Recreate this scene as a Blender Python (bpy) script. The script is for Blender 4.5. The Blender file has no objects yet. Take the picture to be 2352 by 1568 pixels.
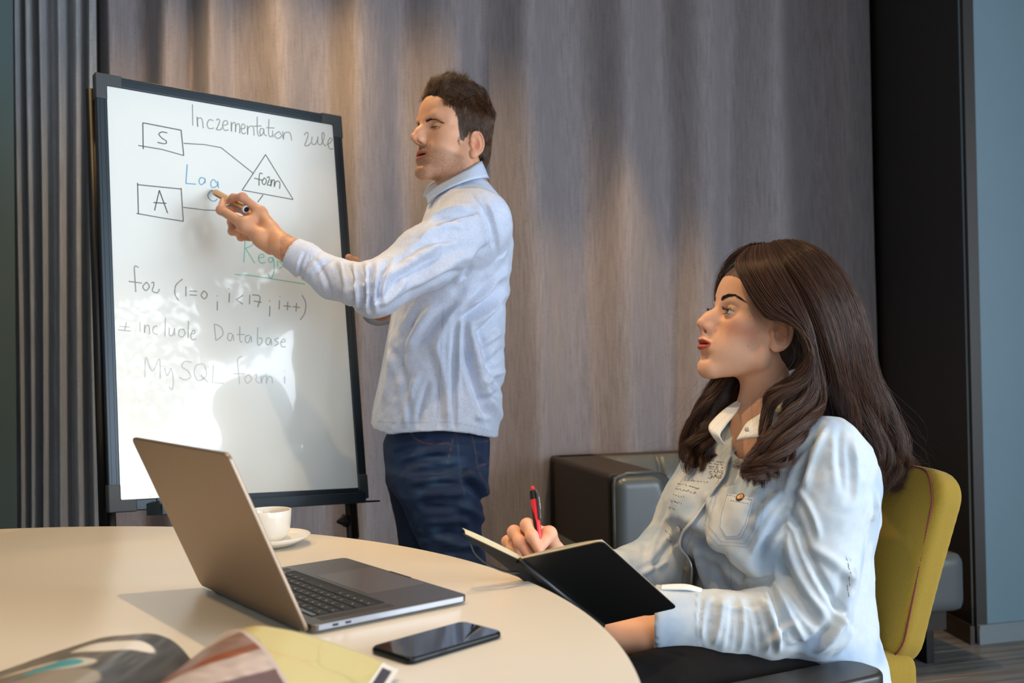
import bpy, math, random
import numpy as np
from mathutils import Vector, Matrix
random.seed(7)
rng = np.random.default_rng(7)
SC = bpy.context.scene
COL = SC.collection
R = math.radians

# ------------------------------------------------------------------ camera
F_PX, PITCH, ROLL, CAM_Z = 2287.0, 0.0152, -0.016, 1.080
cam_d = bpy.data.cameras.new('camera')
cam = bpy.data.objects.new('camera', cam_d)
COL.objects.link(cam)
cam_d.sensor_width = 36.0
cam_d.lens = 36.0 * F_PX / 2352.0
cam_d.clip_start = 0.05
cam.location = (0, 0, CAM_Z)
_cr, _sr = math.cos(ROLL), math.sin(ROLL)
_base = Matrix(((1, 0, 0), (0, math.cos(PITCH), -math.sin(PITCH)), (0, math.sin(PITCH), math.cos(PITCH))))
_cx = _base @ Vector((_cr, 0, _sr)); _cu = _base @ Vector((-_sr, 0, _cr)); _cb = _base @ Vector((0, -1, 0))
cam.rotation_euler = Matrix((_cx, _cu, _cb)).transposed().to_euler()
cam_d.dof.use_dof = True
cam_d.dof.focus_distance = 1.9
cam_d.dof.aperture_fstop = 4.5
SC.camera = cam

def at(px, py, d):
    """a point of the room: direction through (px, py) of the 2352x1568 photograph, d metres in front of the camera"""
    u, v = px - 1176.0, py - 784.0
    u, v = u * _cr + v * _sr, -u * _sr + v * _cr
    c, s = math.cos(PITCH), math.sin(PITCH)
    x, y, z = u / F_PX, 1.0, -v / F_PX
    y, z = y * c - z * s, y * s + z * c
    t = d / y
    return np.array([x * t, d, CAM_Z + z * t])

def at_z(px, py, z):
    a = at(px, py, 1.0) - np.array([0, 0, CAM_Z])
    t = (z - CAM_Z) / a[2]
    return np.array([0, 0, CAM_Z]) + a * t

def at_plane(px, py, p0, n):
    o = np.array([0, 0, CAM_Z]); a = at(px, py, 1.0) - o
    t = np.dot(np.array(p0) - o, n) / np.dot(a, n)
    return o + a * t

# ------------------------------------------------------------------ colour management, world, lights
SC.view_settings.view_transform = 'Standard'
SC.view_settings.look = 'None'
SC.view_settings.gamma = 1.0
SC.view_settings.use_curve_mapping = False
SC.view_settings.exposure = 0.0
W = bpy.data.worlds.new('world'); SC.world = W; W.use_nodes = True
W.node_tree.nodes['Background'].inputs['Color'].default_value = (0.75, 0.85, 1.0, 1)
W.node_tree.nodes['Background'].inputs['Strength'].default_value = 1.0
SC.view_settings.exposure = 0.35
try: SC.cycles.use_denoising = True
except Exception: pass

def area_light(name, loc, size, size_y, power, color, direction, spread=None):
    l = bpy.data.lights.new(name, 'AREA'); l.shape = 'RECTANGLE'; l.size = size; l.size_y = size_y
    l.energy = power; l.color = color
    if spread: l.spread = R(spread)
    o = bpy.data.objects.new(name, l); COL.objects.link(o); o.location = loc
    o.rotation_euler = Vector(direction).to_track_quat('-Z', 'Y').to_euler()
    return o
# daylight: the tall windows in the side wall to the right of the photographer and in the wall behind
area_light('daylight_side', (4.55, -0.55, 1.7), 5.2, 3.6, 460, (0.80, 0.90, 1.0), (-1, 0, 0))
area_light('daylight_rear', (1.6, -2.45, 1.6), 2.4, 2.3, 32, (0.82, 0.91, 1.0), (-0.25, 1, 0))

def spot(name, loc, target, power, color, size=60, blend=0.6, radius=0.03):
    l = bpy.data.lights.new(name, 'SPOT'); l.energy = power; l.color = color
    l.spot_size = R(size); l.spot_blend = blend; l.shadow_soft_size = radius
    o = bpy.data.objects.new(name, l); COL.objects.link(o); o.location = loc
    o.rotation_euler = (Vector(target) - Vector(loc)).to_track_quat('-Z', 'Y').to_euler()
    return o
WARM = (1.0, 0.64, 0.28)
# warm ceiling downlights, with two added fill spots
spot('downlight_table', (-0.25, 1.22, 2.9), (-0.45, 1.40, 0.7), 58, (1.0, 0.70, 0.40), 66, 0.5, 0.022)
spot('downlight_board', (-1.15, 2.15, 2.9), (-0.35, 2.75, 1.2), 22, WARM, 70, 0.8, 0.04)
spot('fill_spot_standing', (-0.72, 2.78, 2.9), (-0.16, 2.46, 1.60), 44, WARM, 42, 0.6, 0.03)  # added spot that warms the standing man's hair and forehead
spot('downlight_curtain', (-0.80, 3.10, 2.9), (-0.60, 3.50, 1.2), 80, WARM, 105, 0.9, 0.04)
spot('downlight_sofa', (0.62, 3.55, 2.9), (0.60, 3.72, 0.5), 95, WARM, 52, 0.6, 0.03)
spot('downlight_seat', (-0.10, 1.85, 2.9), (0.35, 1.8, 0.9), 34, WARM, 46, 0.6, 0.04)
spot('fill_spot_left', (-1.40, 1.35, 2.9), (-1.15, 1.35, 0.74), 44, (1.0, 0.66, 0.34), 72, 0.7, 0.03)  # added spot that warms the left of the table and the laptop lid


# ------------------------------------------------------------------ helpers: objects
def link(o, parent=None):
    COL.objects.link(o)
    if parent is not None:
        o.parent = parent
        o.matrix_parent_inverse = parent_world(parent).inverted()
    return o

def parent_world(p):
    m = Matrix.LocRotScale(p.location, p.rotation_euler, p.scale)
    if p.parent is not None:
        m = parent_world(p.parent) @ p.matrix_parent_inverse @ m
    return m

def tag(o, label=None, cat=None, group=None, kind=None):
    if label: o['label'] = label
    if cat: o['category'] = cat
    if group: o['group'] = group
    if kind: o['kind'] = kind
    return o

def empty(name, loc=(0, 0, 0)):
    o = bpy.data.objects.new(name, None)
    o.empty_display_size = 0.05
    o.location = Vector(loc)
    COL.objects.link(o)
    return o

def mesh_obj(name, V, Fc, mat=None, parent=None, smooth=True, col=None, mats=None, midx=None, uv=None):
    me = bpy.data.meshes.new(name)
    V = np.asarray(V, dtype=np.float32)
    if isinstance(Fc, np.ndarray) and Fc.ndim == 2:
        k = Fc.shape[1]; n = len(Fc)
        me.vertices.add(len(V)); me.vertices.foreach_set('co', V.ravel())
        me.loops.add(n * k); me.loops.foreach_set('vertex_index', Fc.astype(np.int32).ravel())
        me.polygons.add(n); me.polygons.foreach_set('loop_start', np.arange(0, n * k, k, dtype=np.int32))
        me.update(calc_edges=True)
    else:
        me.from_pydata([tuple(map(float, v)) for v in V], [], [tuple(map(int, f)) for f in Fc])
    me.validate()
    if smooth:
        me.polygons.foreach_set('use_smooth', np.ones(len(me.polygons), dtype=bool))
    if mats:
        for m in mats: me.materials.append(m)
        me.polygons.foreach_set('material_index', np.asarray(midx, dtype=np.int32))
    elif mat: me.materials.append(mat)
    if col is not None:
        a = me.color_attributes.new('Col', 'FLOAT_COLOR', 'POINT')
        c = np.ones((len(V), 4), dtype=np.float32); c[:, :3] = col
        a.data.foreach_set('color', c.ravel())
    me.update()
    o = bpy.data.objects.new(name, me)
    return link(o, parent)

class MB:
    """collects shapes into one mesh"""
    def __init__(s): s.v = []; s.f = []; s.n = 0
    def add(s, V, Fc):
        V = np.asarray(V, float)
        s.v.append(V); s.f += [tuple(int(i) + s.n for i in f) for f in Fc]; s.n += len(V); return s
    def box(s, c, size, rot=None, bev=0.0):
        c = np.array(c, float); h = np.array(size, float) / 2
        if bev > 0:
            b = min(bev, h.min() * 0.99)
            V = []; 
            # chamfered box: 24 vertices
            ids = {}
            for sx in (-1, 1):
                for sy in (-1, 1):
                    for sz in (-1, 1):
                        sg = np.array([sx, sy, sz])
                        for ax in range(3):
                            q = sg * (h - b); q[ax] = sg[ax] * h[ax]
                            ids[(sx, sy, sz, ax)] = len(V); V.append(q)
            Fc = []
            for ax in range(3):
                a1, a2 = [(1, 2), (2, 0), (0, 1)][ax]
                for sg in (-1, 1):
                    qs = []
                    for (u, w) in ((-1, -1), (1, -1), (1, 1), (-1, 1)):
                        k = [0, 0, 0]; k[ax] = sg; k[a1] = u; k[a2] = w; qs.append(ids[(*k, ax)])
                    Fc.append(qs if sg > 0 else qs[::-1])
            for ax in range(3):  # edges parallel to ax
                a1, a2 = [(1, 2), (2, 0), (0, 1)][ax]
                for u in (-1, 1):
                    for w in (-1, 1):
                        k0 = [0, 0, 0]; k0[a1] = u; k0[a2] = w; k1 = list(k0); k0[ax] = -1; k1[ax] = 1
                        q = [ids[(*k0, a1)], ids[(*k1, a1)], ids[(*k1, a2)], ids[(*k0, a2)]]
                        Fc.append(q if u * w < 0 else q[::-1])
            for sx in (-1, 1):
                for sy in (-1, 1):
                    for sz in (-1, 1):
                        q = [ids[(sx, sy, sz, a)] for a in range(3)]
                        Fc.append(q if sx * sy * sz > 0 else q[::-1])
            V = np.array(V)
        else:
            V = np.array([[x, y, z] for x in (-1, 1) for y in (-1, 1) for z in (-1, 1)]) * h
            Fc = [(0, 1, 3, 2), (4, 6, 7, 5), (0, 4, 5, 1), (2, 3, 7, 6), (0, 2, 6, 4), (1, 5, 7, 3)]
        if rot is not None: V = V @ np.array(rot).T
        return s.add(V + c, Fc)
    def tube(s, P, r, n=8, caps=True, flat=None):
        P = np.asarray(P, float); m = len(P)
        rr = np.full(m, r) if np.isscalar(r) else np.asarray(r, float)
        T = np.gradient(P, axis=0); T /= np.linalg.norm(T, axis=1)[:, None] + 1e-12
        up = np.array([0, 0, 1.0]) if abs(T[0][2]) < 0.9 else np.array([1.0, 0, 0])
        V = []
        a = np.linspace(0, 2 * np.pi, n, endpoint=False)
        N = np.cross(T[0], up); N /= np.linalg.norm(N)
        for i in range(m):
            N = N - np.dot(N, T[i]) * T[i]; N /= np.linalg.norm(N) + 1e-12
            B = np.cross(T[i], N)
            V.append(P[i] + rr[i] * (np.cos(a)[:, None] * N + np.sin(a)[:, None] * B * (flat or 1.0)))
        V = np.concatenate(V); Fc = []
        for i in range(m - 1):
            for j in range(n):
                k = (j + 1) % n
                Fc.append((i * n + j, i * n + k, (i + 1) * n + k, (i + 1) * n + j))
        if caps:
            Fc.append(tuple(range(n))[::-1]); Fc.append(tuple((m - 1) * n + j for j in range(n)))
        return s.add(V, Fc)
    def lathe(s, prof, c=(0, 0, 0), n=48, rot=None, close=False):
        prof = np.asarray(prof, float); m = len(prof)
        a = np.linspace(0, 2 * np.pi, n, endpoint=False)
        V = np.concatenate([np.stack([p[0] * np.cos(a), p[0] * np.sin(a), np.full(n, p[1])], 1) for p in prof])
        Fc = []
        for i in range(m if close else m - 1):
            i2 = (i + 1) % m
            for j in range(n):
                k = (j + 1) % n
                Fc.append((i * n + j, i * n + k, i2 * n + k, i2 * n + j))
        if rot is not None: V = V @ np.array(rot).T
        return s.add(V + np.array(c, float), Fc)
    def prism(s, outline, h, M=None, o=(0, 0, 0)):
        """outline: 2D points ccw in local xy, extruded 0..h in local z; M columns = local axes"""
        P = np.asarray(outline, float); n = len(P)
        V = np.concatenate([np.c_[P, np.zeros(n)], np.c_[P, np.full(n, h)]])
        if M is not None: V = V @ np.array(M, float).T
        Fc = [tuple(range(n))[::-1], tuple(range(n, 2 * n))] + [(i, (i + 1) % n, n + (i + 1) % n, n + i) for i in range(n)]
        return s.add(V + np.array(o, float), Fc)
    def build(s, name, mat=None, parent=None, smooth=False, bevel=0, auto=None):
        o = mesh_obj(name, np.concatenate(s.v), s.f, mat, parent, smooth)
        if bevel:
            b = o.modifiers.new('bevel', 'BEVEL'); b.width = bevel; b.segments = 3; b.limit_method = 'ANGLE'; b.angle_limit = R(40)
            o.data.polygons.foreach_set('use_smooth', np.ones(len(o.data.polygons), dtype=bool))
            try:
                w = o.modifiers.new('wn', 'WEIGHTED_NORMAL'); w.keep_sharp = True
            except Exception: pass
        if auto:
            o.data.polygons.foreach_set('use_smooth', np.ones(len(o.data.polygons), dtype=bool))
            e = o.modifiers.new('es', 'EDGE_SPLIT'); e.split_angle = auto
        return o

def rrect(w, h, r, n=6, cx=0, cy=0):
    P = []
    for (sx, sy, a0) in ((1, 1, 0), (-1, 1, 90), (-1, -1, 180), (1, -1, 270)):
        for i in range(n + 1):
            a = R(a0 + 90 * i / n)
            P.append((cx + sx * (w / 2 - r) + r * math.cos(a), cy + sy * (h / 2 - r) + r * math.sin(a)))
    return P

def frame_M(x, z=None, y=None):
    """columns X Y Z from a main X axis and an approximate Z (or Y)"""
    X = np.array(x, float); X /= np.linalg.norm(X)
    if z is not None:
        Z = np.array(z, float); Z -= X * np.dot(X, Z); Z /= np.linalg.norm(Z); Y = np.cross(Z, X)
    else:
        Y = np.array(y, float); Y -= X * np.dot(X, Y); Y /= np.linalg.norm(Y); Z = np.cross(X, Y)
    return np.stack([X, Y, Z], 1)

# ------------------------------------------------------------------ helpers: smooth noise in numpy
def vnoise(P, scale=1.0, seed=0):
    Q = np.asarray(P) / scale + seed * 17.31
    I = np.floor(Q).astype(np.int64); Fr = Q - I; U = Fr * Fr * (3 - 2 * Fr)
    def h(i, j, k):
        n = (i * 374761393 + j * 668265263 + k * 2147483647 + seed * 9176) & 0xFFFFFFFF
        n = ((n ^ (n >> 13)) * 1274126177) & 0xFFFFFFFF
        n = (n ^ (n >> 16)) & 0xFFFF
        return n / 32768.0 - 1.0
    out = 0
    for a in (0, 1):
        for b in (0, 1):
            for c in (0, 1):
                w = (U[:, 0] if a else 1 - U[:, 0]) * (U[:, 1] if b else 1 - U[:, 1]) * (U[:, 2] if c else 1 - U[:, 2])
                out = out + w * h(I[:, 0] + a, I[:, 1] + b, I[:, 2] + c)
    return out

# ------------------------------------------------------------------ helpers: signed distance bodies -> mesh (surface nets on sparse blocks)
class SDF:
    def __init__(s): s.p = []
    def _a(s, fn, k, op='u', pad=0.0): s.p.append((fn, k, op, pad)); return s
    def cone(s, a, b, ra, rb, k=0.01, op='u'):
        a = np.array(a, float); b = np.array(b, float)
        def fn(P):
            ba = b - a; L2 = ba @ ba
            t = np.clip(((P - a) @ ba) / L2, 0, 1)
            return np.linalg.norm(P - a - t[:, None] * ba, axis=1) - (ra + (rb - ra) * t)
        return s._a(fn, k, op)
    def chain(s, pts, rads, k=0.01, op='u'):
        for i in range(len(pts) - 1): s.cone(pts[i], pts[i + 1], rads[i], rads[i + 1], k, op)
        return s
    def ell(s, c, r, M=None, k=0.01, op='u'):
        c = np.array(c, float); r = np.array(r, float); M = np.eye(3) if M is None else np.array(M, float)
        def fn(P):
            Q = (P - c) @ M
            k0 = np.linalg.norm(Q / r, axis=1); k1 = np.linalg.norm(Q / (r * r), axis=1)
            return np.where(k1 > 1e-9, k0 * (k0 - 1.0) / (k1 + 1e-12), -r.min())
        return s._a(fn, k, op)
    def plane(s, p, n, k=0.0, op='i'):
        p = np.array(p, float); n = np.array(n, float); n = n / np.linalg.norm(n)
        return s._a(lambda P: (P - p) @ n, k, op)
    def torus(s, c, R1, R2, r, M, k=0.004, op='u'):
        """elliptic ring of half axes R1 R2 in the local xy plane, tube radius r"""
        c = np.array(c, float); M = np.array(M, float)
        def fn(P):
            Q = (P - c) @ M
            a = np.arctan2(Q[:, 1] / R2, Q[:, 0] / R1)
            return np.sqrt((Q[:, 0] - R1 * np.cos(a)) ** 2 + (Q[:, 1] - R2 * np.sin(a)) ** 2 + Q[:, 2] ** 2) - r
        return s._a(fn, k, op)
    def box(s, c, h, M=None, r=0.004, k=0.01, op='u'):
        c = np.array(c, float); h = np.array(h, float); M = np.eye(3) if M is None else np.array(M, float)
        def fn(P):
            q = np.abs((P - c) @ M) - (h - r)
            return np.linalg.norm(np.maximum(q, 0), axis=1) + np.minimum(q.max(1), 0) - r
        return s._a(fn, k, op)
    def fn(s, f, k=0.01, op='u', pad=0.0): return s._a(f, k, op, pad)
    def loft(s, rows, k=0.01, op='u', power=2.0):
        """rows sorted by z: (z, cx, cy, half x, half y, yaw degrees)"""
        rows = np.array(sorted(rows), float)
        def fn(P):
            z = np.clip(P[:, 2], rows[0, 0], rows[-1, 0])
            cx, cy, a, b, yw = [np.interp(z, rows[:, 0], rows[:, i]) for i in range(1, 6)]
            dx, dy = P[:, 0] - cx, P[:, 1] - cy
            c, sn = np.cos(np.radians(yw)), np.sin(np.radians(yw))
            u, v = dx * c + dy * sn, -dx * sn + dy * c
            q = (np.abs(u / a) ** power + np.abs(v / b) ** power) ** (1 / power) + 1e-9
            rad = np.sqrt(u * u + v * v) / q           # radius of the outline in this direction
            side = np.sqrt(u * u + v * v) - rad
            over = np.maximum(rows[0, 0] - P[:, 2], P[:, 2] - rows[-1, 0])
            return np.where(over > 0, np.sqrt(np.maximum(side, 0) ** 2 + over ** 2), np.maximum(side * 0.93, over))
        return s._a(fn, k, op)
    @staticmethod
    def comb(d, e, k, op):
        if op == 'u':
            if k <= 0: return np.minimum(d, e)
            h = np.maximum(k - np.abs(d - e), 0) / k
            return np.minimum(d, e) - h * h * k * 0.25
        if op == 's': e = -e
        if k <= 0: return np.maximum(d, e)
        h = np.maximum(k - np.abs(d - e), 0) / k
        return np.maximum(d, e) + h * h * k * 0.25
    def ev(s, P, skip=()):
        d = np.full(len(P), 10.0)
        for (fn, k, op, pad) in s.p: d = s.comb(d, fn(P), k, op)
        return d
    def mesh(s, lo, hi, h, B=8):
        lo = np.array(lo, float); hi = np.array(hi, float)
        bs = h * B
        nb = np.ceil((hi - lo) / bs).astype(int)
        # coarse pass on every block
        g = np.stack(np.meshgrid(*[np.arange(n) for n in nb], indexing='ij'), -1).reshape(-1, 3)
        C = lo + (g + 0.5) * bs
        hd = bs * 0.5 * math.sqrt(3)
        D = s.ev(C)
        keep = np.abs(D) < hd * 1.6 + 0.010
        g = g[keep]; C = C[keep]
        E = [np.asarray(fn(C)) for (fn, k, op, pad) in s.p]
        mn = np.full(len(C), 1e9)
        for (e, (fn, k, op, pad)) in zip(E, s.p):
            if op == 'u': mn = np.minimum(mn, e)
        off = np.stack(np.meshgrid(*[np.arange(B + 1)] * 3, indexing='ij'), -1).reshape(-1, 3)
        nP = len(off)
        D = np.full((len(g), nP), 10.0)
        for (e, (fn, k, op, pad)) in zip(E, s.p):
            if op == 'u': m = e < mn + 3.0 * hd + 1.5 * k + pad
            elif op == 's': m = e < 2.2 * hd + 1.5 * k + pad + 0.012
            else: m = np.ones(len(g), bool)
            if not m.any(): continue
            P = lo + (g[m][:, None, :] * B + off[None]) * h
            e2 = fn(P.reshape(-1, 3)).reshape(-1, nP)
            D[m] = s.comb(D[m], e2, k, op)
        # surface nets
        D = D.reshape(-1, B + 1, B + 1, B + 1).astype(np.float32)
        dims = nb * B + 2
        def key(ijk): return (ijk[..., 0] * dims[1] + ijk[..., 1]) * dims[2] + ijk[..., 2]
        sgn = D < 0
        c8 = [(a, b, c) for a in (0, 1) for b in (0, 1) for c in (0, 1)]
        def sub(A, o, n=B): return A[:, o[0]:o[0] + n, o[1]:o[1] + n, o[2]:o[2] + n]
        S = sum(sub(sgn, o).astype(np.int8) for o in c8)
        act = (S > 0) & (S < 8)
        bi, ii, jj, kk = np.nonzero(act)
        vals = np.stack([D[bi, ii + o[0], jj + o[1], kk + o[2]] for o in c8], 1)
        edges = [(p, q) for p in range(8) for q in range(p + 1, 8) if sum(abs(c8[p][t] - c8[q][t]) for t in range(3)) == 1]
        acc = np.zeros((len(bi), 3)); cnt = np.zeros(len(bi))
        for p, q in edges:
            a, b = vals[:, p], vals[:, q]
            m = (a < 0) != (b < 0)
            t = np.where(m, a / np.where(m, a - b, 1), 0)
            pos = np.array(c8[p]) + t[:, None] * (np.array(c8[q]) - np.array(c8[p]))
            acc += pos * m[:, None]; cnt += m
        cell = g[bi] * B + np.stack([ii, jj, kk], 1)
        V = lo + (cell + acc / cnt[:, None]) * h
        kv = key(cell); order = np.argsort(kv); kv = kv[order]; V = V[order]
        faces = []
        for ax in range(3):
            o = [0, 0, 0]; o[ax] = 1
            s0 = sub(sgn, (0, 0, 0)); s1 = sub(sgn, o)
            b2, i2, j2, k2 = np.nonzero(s0 != s1)
            base = g[b2] * B + np.stack([i2, j2, k2], 1)
            inside = s0[b2, i2, j2, k2]
            a1, a2 = [(1, 2), (2, 0), (0, 1)][ax]
            qs = []
            ok = np.ones(len(base), bool)
            for (u, w) in ((0, 0), (-1, 0), (-1, -1), (0, -1)):
                c = base.copy(); c[:, a1] += u; c[:, a2] += w
                kk2 = key(c); pos = np.searchsorted(kv, kk2); pos = np.minimum(pos, len(kv) - 1)
                ok &= kv[pos] == kk2; qs.append(pos)
            Q = np.stack(qs, 1)
            Q = np.where(inside[:, None], Q, Q[:, ::-1])
            faces.append(Q[ok])
        Fc = np.concatenate(faces)
        return V, Fc
    def normals(s, V, eps=0.0008):
        N = np.zeros_like(V)
        for i in range(3):
            d = np.zeros(3); d[i] = eps
            N[:, i] = s.ev(V + d) - s.ev(V - d)
        return N / (np.linalg.norm(N, axis=1)[:, None] + 1e-12)

def mesh_normals(V, Fc):
    A, B_, C_ = V[Fc[:, 0]], V[Fc[:, 1]], V[Fc[:, 2]]
    n = np.cross(B_ - A, C_ - A)
    if Fc.shape[1] == 4: n = n + np.cross(C_ - A, V[Fc[:, 3]] - A)
    N = np.zeros_like(V)
    for i in range(Fc.shape[1]):
        for k in range(3): N[:, k] += np.bincount(Fc[:, i], n[:, k], len(V))
    return N / (np.linalg.norm(N, axis=1)[:, None] + 1e-12)

def smooth_mesh(V, Fc, it=2, lam=0.5):
    E = np.concatenate([Fc[:, [i, (i + 1) % Fc.shape[1]]] for i in range(Fc.shape[1])])
    for _ in range(it):
        S = np.zeros_like(V); c = np.bincount(E[:, 0], minlength=len(V)) + np.bincount(E[:, 1], minlength=len(V))
        for k in range(3): S[:, k] = np.bincount(E[:, 0], V[E[:, 1], k], len(V)) + np.bincount(E[:, 1], V[E[:, 0], k], len(V))
        V = V + lam * (S / np.maximum(c, 1)[:, None] - V)
    return V

def px_of(P):
    """direction of points P as seen from the photographer's place, in photograph pixels (used only to author folds and prints)"""
    P = np.atleast_2d(P) - np.array([0, 0, CAM_Z])
    c, s = math.cos(PITCH), math.sin(PITCH)
    y = P[:, 1] * c + P[:, 2] * s; z = -P[:, 1] * s + P[:, 2] * c; x = P[:, 0]
    u, v = F_PX * x / y, -F_PX * z / y
    return np.stack([1176 + u * _cr - v * _sr, 784 + u * _sr + v * _cr], 1)

def seg_dist(P, a, b):
    a = np.array(a, float); b = np.array(b, float); ba = b - a
    t = np.clip(((P - a) @ ba) / (ba @ ba), 0, 1)
    return np.linalg.norm(P - a - t[:, None] * ba, axis=1), t

def strands(name, paths, r0, r1, mat, parent=None):
    """hair strands: paths = array (n, m, 3); a hair curves object"""
    paths = np.asarray(paths, dtype=np.float32); n, m, _ = paths.shape
    hc = bpy.data.hair_curves.new(name)
    hc.add_curves([m] * n)
    hc.points.foreach_set('position', paths.reshape(-1))
    rad = np.tile(np.interp(np.linspace(0, 1, m), [0, 0.6, 1], [r0, r0 * 0.8 + r1 * 0.2, r1]), n).astype(np.float32)
    hc.points.foreach_set('radius', rad)
    hc.materials.append(mat)
    o = bpy.data.objects.new(name, hc)
    return link(o, parent)

# ------------------------------------------------------------------ helpers: materials
def lin(c):
    """sRGB 0-255 -> linear"""
    c = np.array(c, float) / 255.0
    return tuple(np.where(c <= 0.04045, c / 12.92, ((c + 0.055) / 1.055) ** 2.4))

def mat(name, rgb=(128, 128, 128), rough=0.6, metal=0.0, spec=0.5, coat=0.0, sheen=0.0, sss=0.0, sss_r=(1, .3, .15), sss_scale=0.01,
        vcol=False, noise=None, bump=None, weave=None, emit=None, estr=1.0, coat_rough=0.03, ior=1.5):
    """noise=(scale, amount, detail) brightness mottling; bump=(scale, strength, distance)"""
    m = bpy.data.materials.new(name); m.use_nodes = True
    nt = m.node_tree; nd = nt.nodes; lk = nt.links
    b = nd['Principled BSDF']
    b.inputs['Base Color'].default_value = (*lin(rgb), 1)
    b.inputs['Roughness'].default_value = rough
    b.inputs['Metallic'].default_value = metal
    b.inputs['Specular IOR Level'].default_value = spec
    b.inputs['IOR'].default_value = ior
    b.inputs['Coat Weight'].default_value = coat
    b.inputs['Coat Roughness'].default_value = coat_rough
    b.inputs['Sheen Weight'].default_value = sheen
    if sss:
        b.inputs['Subsurface Weight'].default_value = sss
        b.inputs['Subsurface Radius'].default_value = sss_r
        b.inputs['Subsurface Scale'].default_value = sss_scale
    if emit is not None:
        b.inputs['Emission Color'].default_value = (*lin(emit), 1)
        b.inputs['Emission Strength'].default_value = estr
    tc = nd.new('ShaderNodeTexCoord')
    src = None
    if vcol:
        a = nd.new('ShaderNodeVertexColor'); a.layer_name = 'Col'; src = a.outputs['Color']
    if noise:
        n = nd.new('ShaderNodeTexNoise'); n.inputs['Scale'].default_value = noise[0]
        n.inputs['Detail'].default_value = noise[2] if len(noise) > 2 else 4
        lk.new(tc.outputs['Object'], n.inputs['Vector'])
        mr = nd.new('ShaderNodeMapRange'); mr.inputs['From Min'].default_value = 0.25; mr.inputs['From Max'].default_value = 0.75
        mr.inputs['To Min'].default_value = 1 - noise[1]; mr.inputs['To Max'].default_value = 1 + noise[1]
        lk.new(n.outputs['Fac'], mr.inputs['Value'])
        mx = nd.new('ShaderNodeVectorMath'); mx.operation = 'SCALE'
        if src: lk.new(src, mx.inputs[0])
        else: mx.inputs[0].default_value = lin(rgb)
        lk.new(mr.outputs['Result'], mx.inputs['Scale'])
        src = mx.outputs['Vector']
    if src: lk.new(src, b.inputs['Base Color'])
    if bump:
        n2 = nd.new('ShaderNodeTexNoise'); n2.inputs['Scale'].default_value = bump[0]; n2.inputs['Detail'].default_value = 3
        lk.new(tc.outputs['Object'], n2.inputs['Vector'])
        bp = nd.new('ShaderNodeBump'); bp.inputs['Strength'].default_value = bump[1]; bp.inputs['Distance'].default_value = bump[2]
        lk.new(n2.outputs['Fac'], bp.inputs['Height']); lk.new(bp.outputs['Normal'], b.inputs['Normal'])
    return m

# ------------------------------------------------------------------ the room
WR = R(15.0)
RU = np.array([math.cos(WR), math.sin(WR), 0.0])      # along the back wall, to the right
RN = np.array([math.sin(WR), -math.cos(WR), 0.0])     # out of the back wall, into the room
ZV = np.array([0, 0, 1.0])
H_ROOM = 2.95
CE = np.array([1.60, 4.50, 0.0])                      # right end of the curtain
CN = np.array([1.68, 3.65, 0.0])                      # corner of the dark pier and the blue wall

def wall_box(name, a, b, z0, z1, th, mt, parent=None):
    """a vertical slab from a to b (floor points), thickness th to the left of a->b"""
    a = np.array(a, float); b = np.array(b, float); d = b - a; L = np.linalg.norm(d); d /= L
    n = np.array([-d[1], d[0], 0])
    m = MB()
    c = (a + b) / 2 + n * th / 2; c = np.array([c[0], c[1], (z0 + z1) / 2])
    m.box(c, (L, th, z1 - z0), np.stack([d, n, ZV], 1))
    return m.build(name, mt, parent)

m_curt = mat('curtain_fabric', (146, 132, 126), 0.85, sheen=0.25)
def curtain_nodes(m, rgb):
    nt = m.node_tree; nd = nt.nodes; lk = nt.links; b = nd['Principled BSDF']
    tc = nd.new('ShaderNodeTexCoord'); mp = nd.new('ShaderNodeMapping'); mp.inputs['Scale'].default_value = (160, 160, 9)
    n = nd.new('ShaderNodeTexNoise'); n.inputs['Scale'].default_value = 1.0; n.inputs['Detail'].default_value = 3
    mp2 = nd.new('ShaderNodeMapping'); mp2.inputs['Scale'].default_value = (60, 60, 260)
    n2 = nd.new('ShaderNodeTexNoise'); n2.inputs['Scale'].default_value = 1.0; n2.inputs['Detail'].default_value = 2
    lk.new(tc.outputs['Object'], mp.inputs['Vector']); lk.new(mp.outputs[0], n.inputs['Vector'])
    lk.new(tc.outputs['Object'], mp2.inputs['Vector']); lk.new(mp2.outputs[0], n2.inputs['Vector'])
    ad = nd.new('ShaderNodeMath'); ad.operation = 'MULTIPLY_ADD'; lk.new(n2.outputs['Fac'], ad.inputs[0]); ad.inputs[1].default_value = 0.45; lk.new(n.outputs['Fac'], ad.inputs[2])
    cr = nd.new('ShaderNodeValToRGB'); cr.color_ramp.elements[0].position = 0.30; cr.color_ramp.elements[1].position = 0.72
    c = np.array(lin(rgb)); cr.color_ramp.elements[0].color = (*(c * 0.72), 1); cr.color_ramp.elements[1].color = (*np.minimum(c * 1.25, 1), 1)
    mm = nd.new('ShaderNodeMath'); mm.operation = 'MULTIPLY'; mm.inputs[1].default_value = 0.69
    lk.new(ad.outputs[0], mm.inputs[0]); lk.new(mm.outputs[0], cr.inputs['Fac']); lk.new(cr.outputs['Color'], b.inputs['Base Color'])
curtain_nodes(m_curt, (138, 131, 134))
m_curt2 = mat('gathered_curtain_fabric', (110, 108, 110), 0.85, sheen=0.2); curtain_nodes(m_curt2, (150, 153, 158))
m_blue = mat('blue_grey_paint', (112, 138, 152), 0.55, noise=(6, 0.02))
m_dark = mat('dark_brown_panel', (34, 28, 24), 0.5, noise=(8, 0.06))
m_teal = mat('dark_teal_paint', (84, 104, 106), 0.6)
m_white = mat('ceiling_paint', (205, 200, 192), 0.8)
m_wallw = mat('off_white_paint', (150, 146, 142), 0.8)
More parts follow.
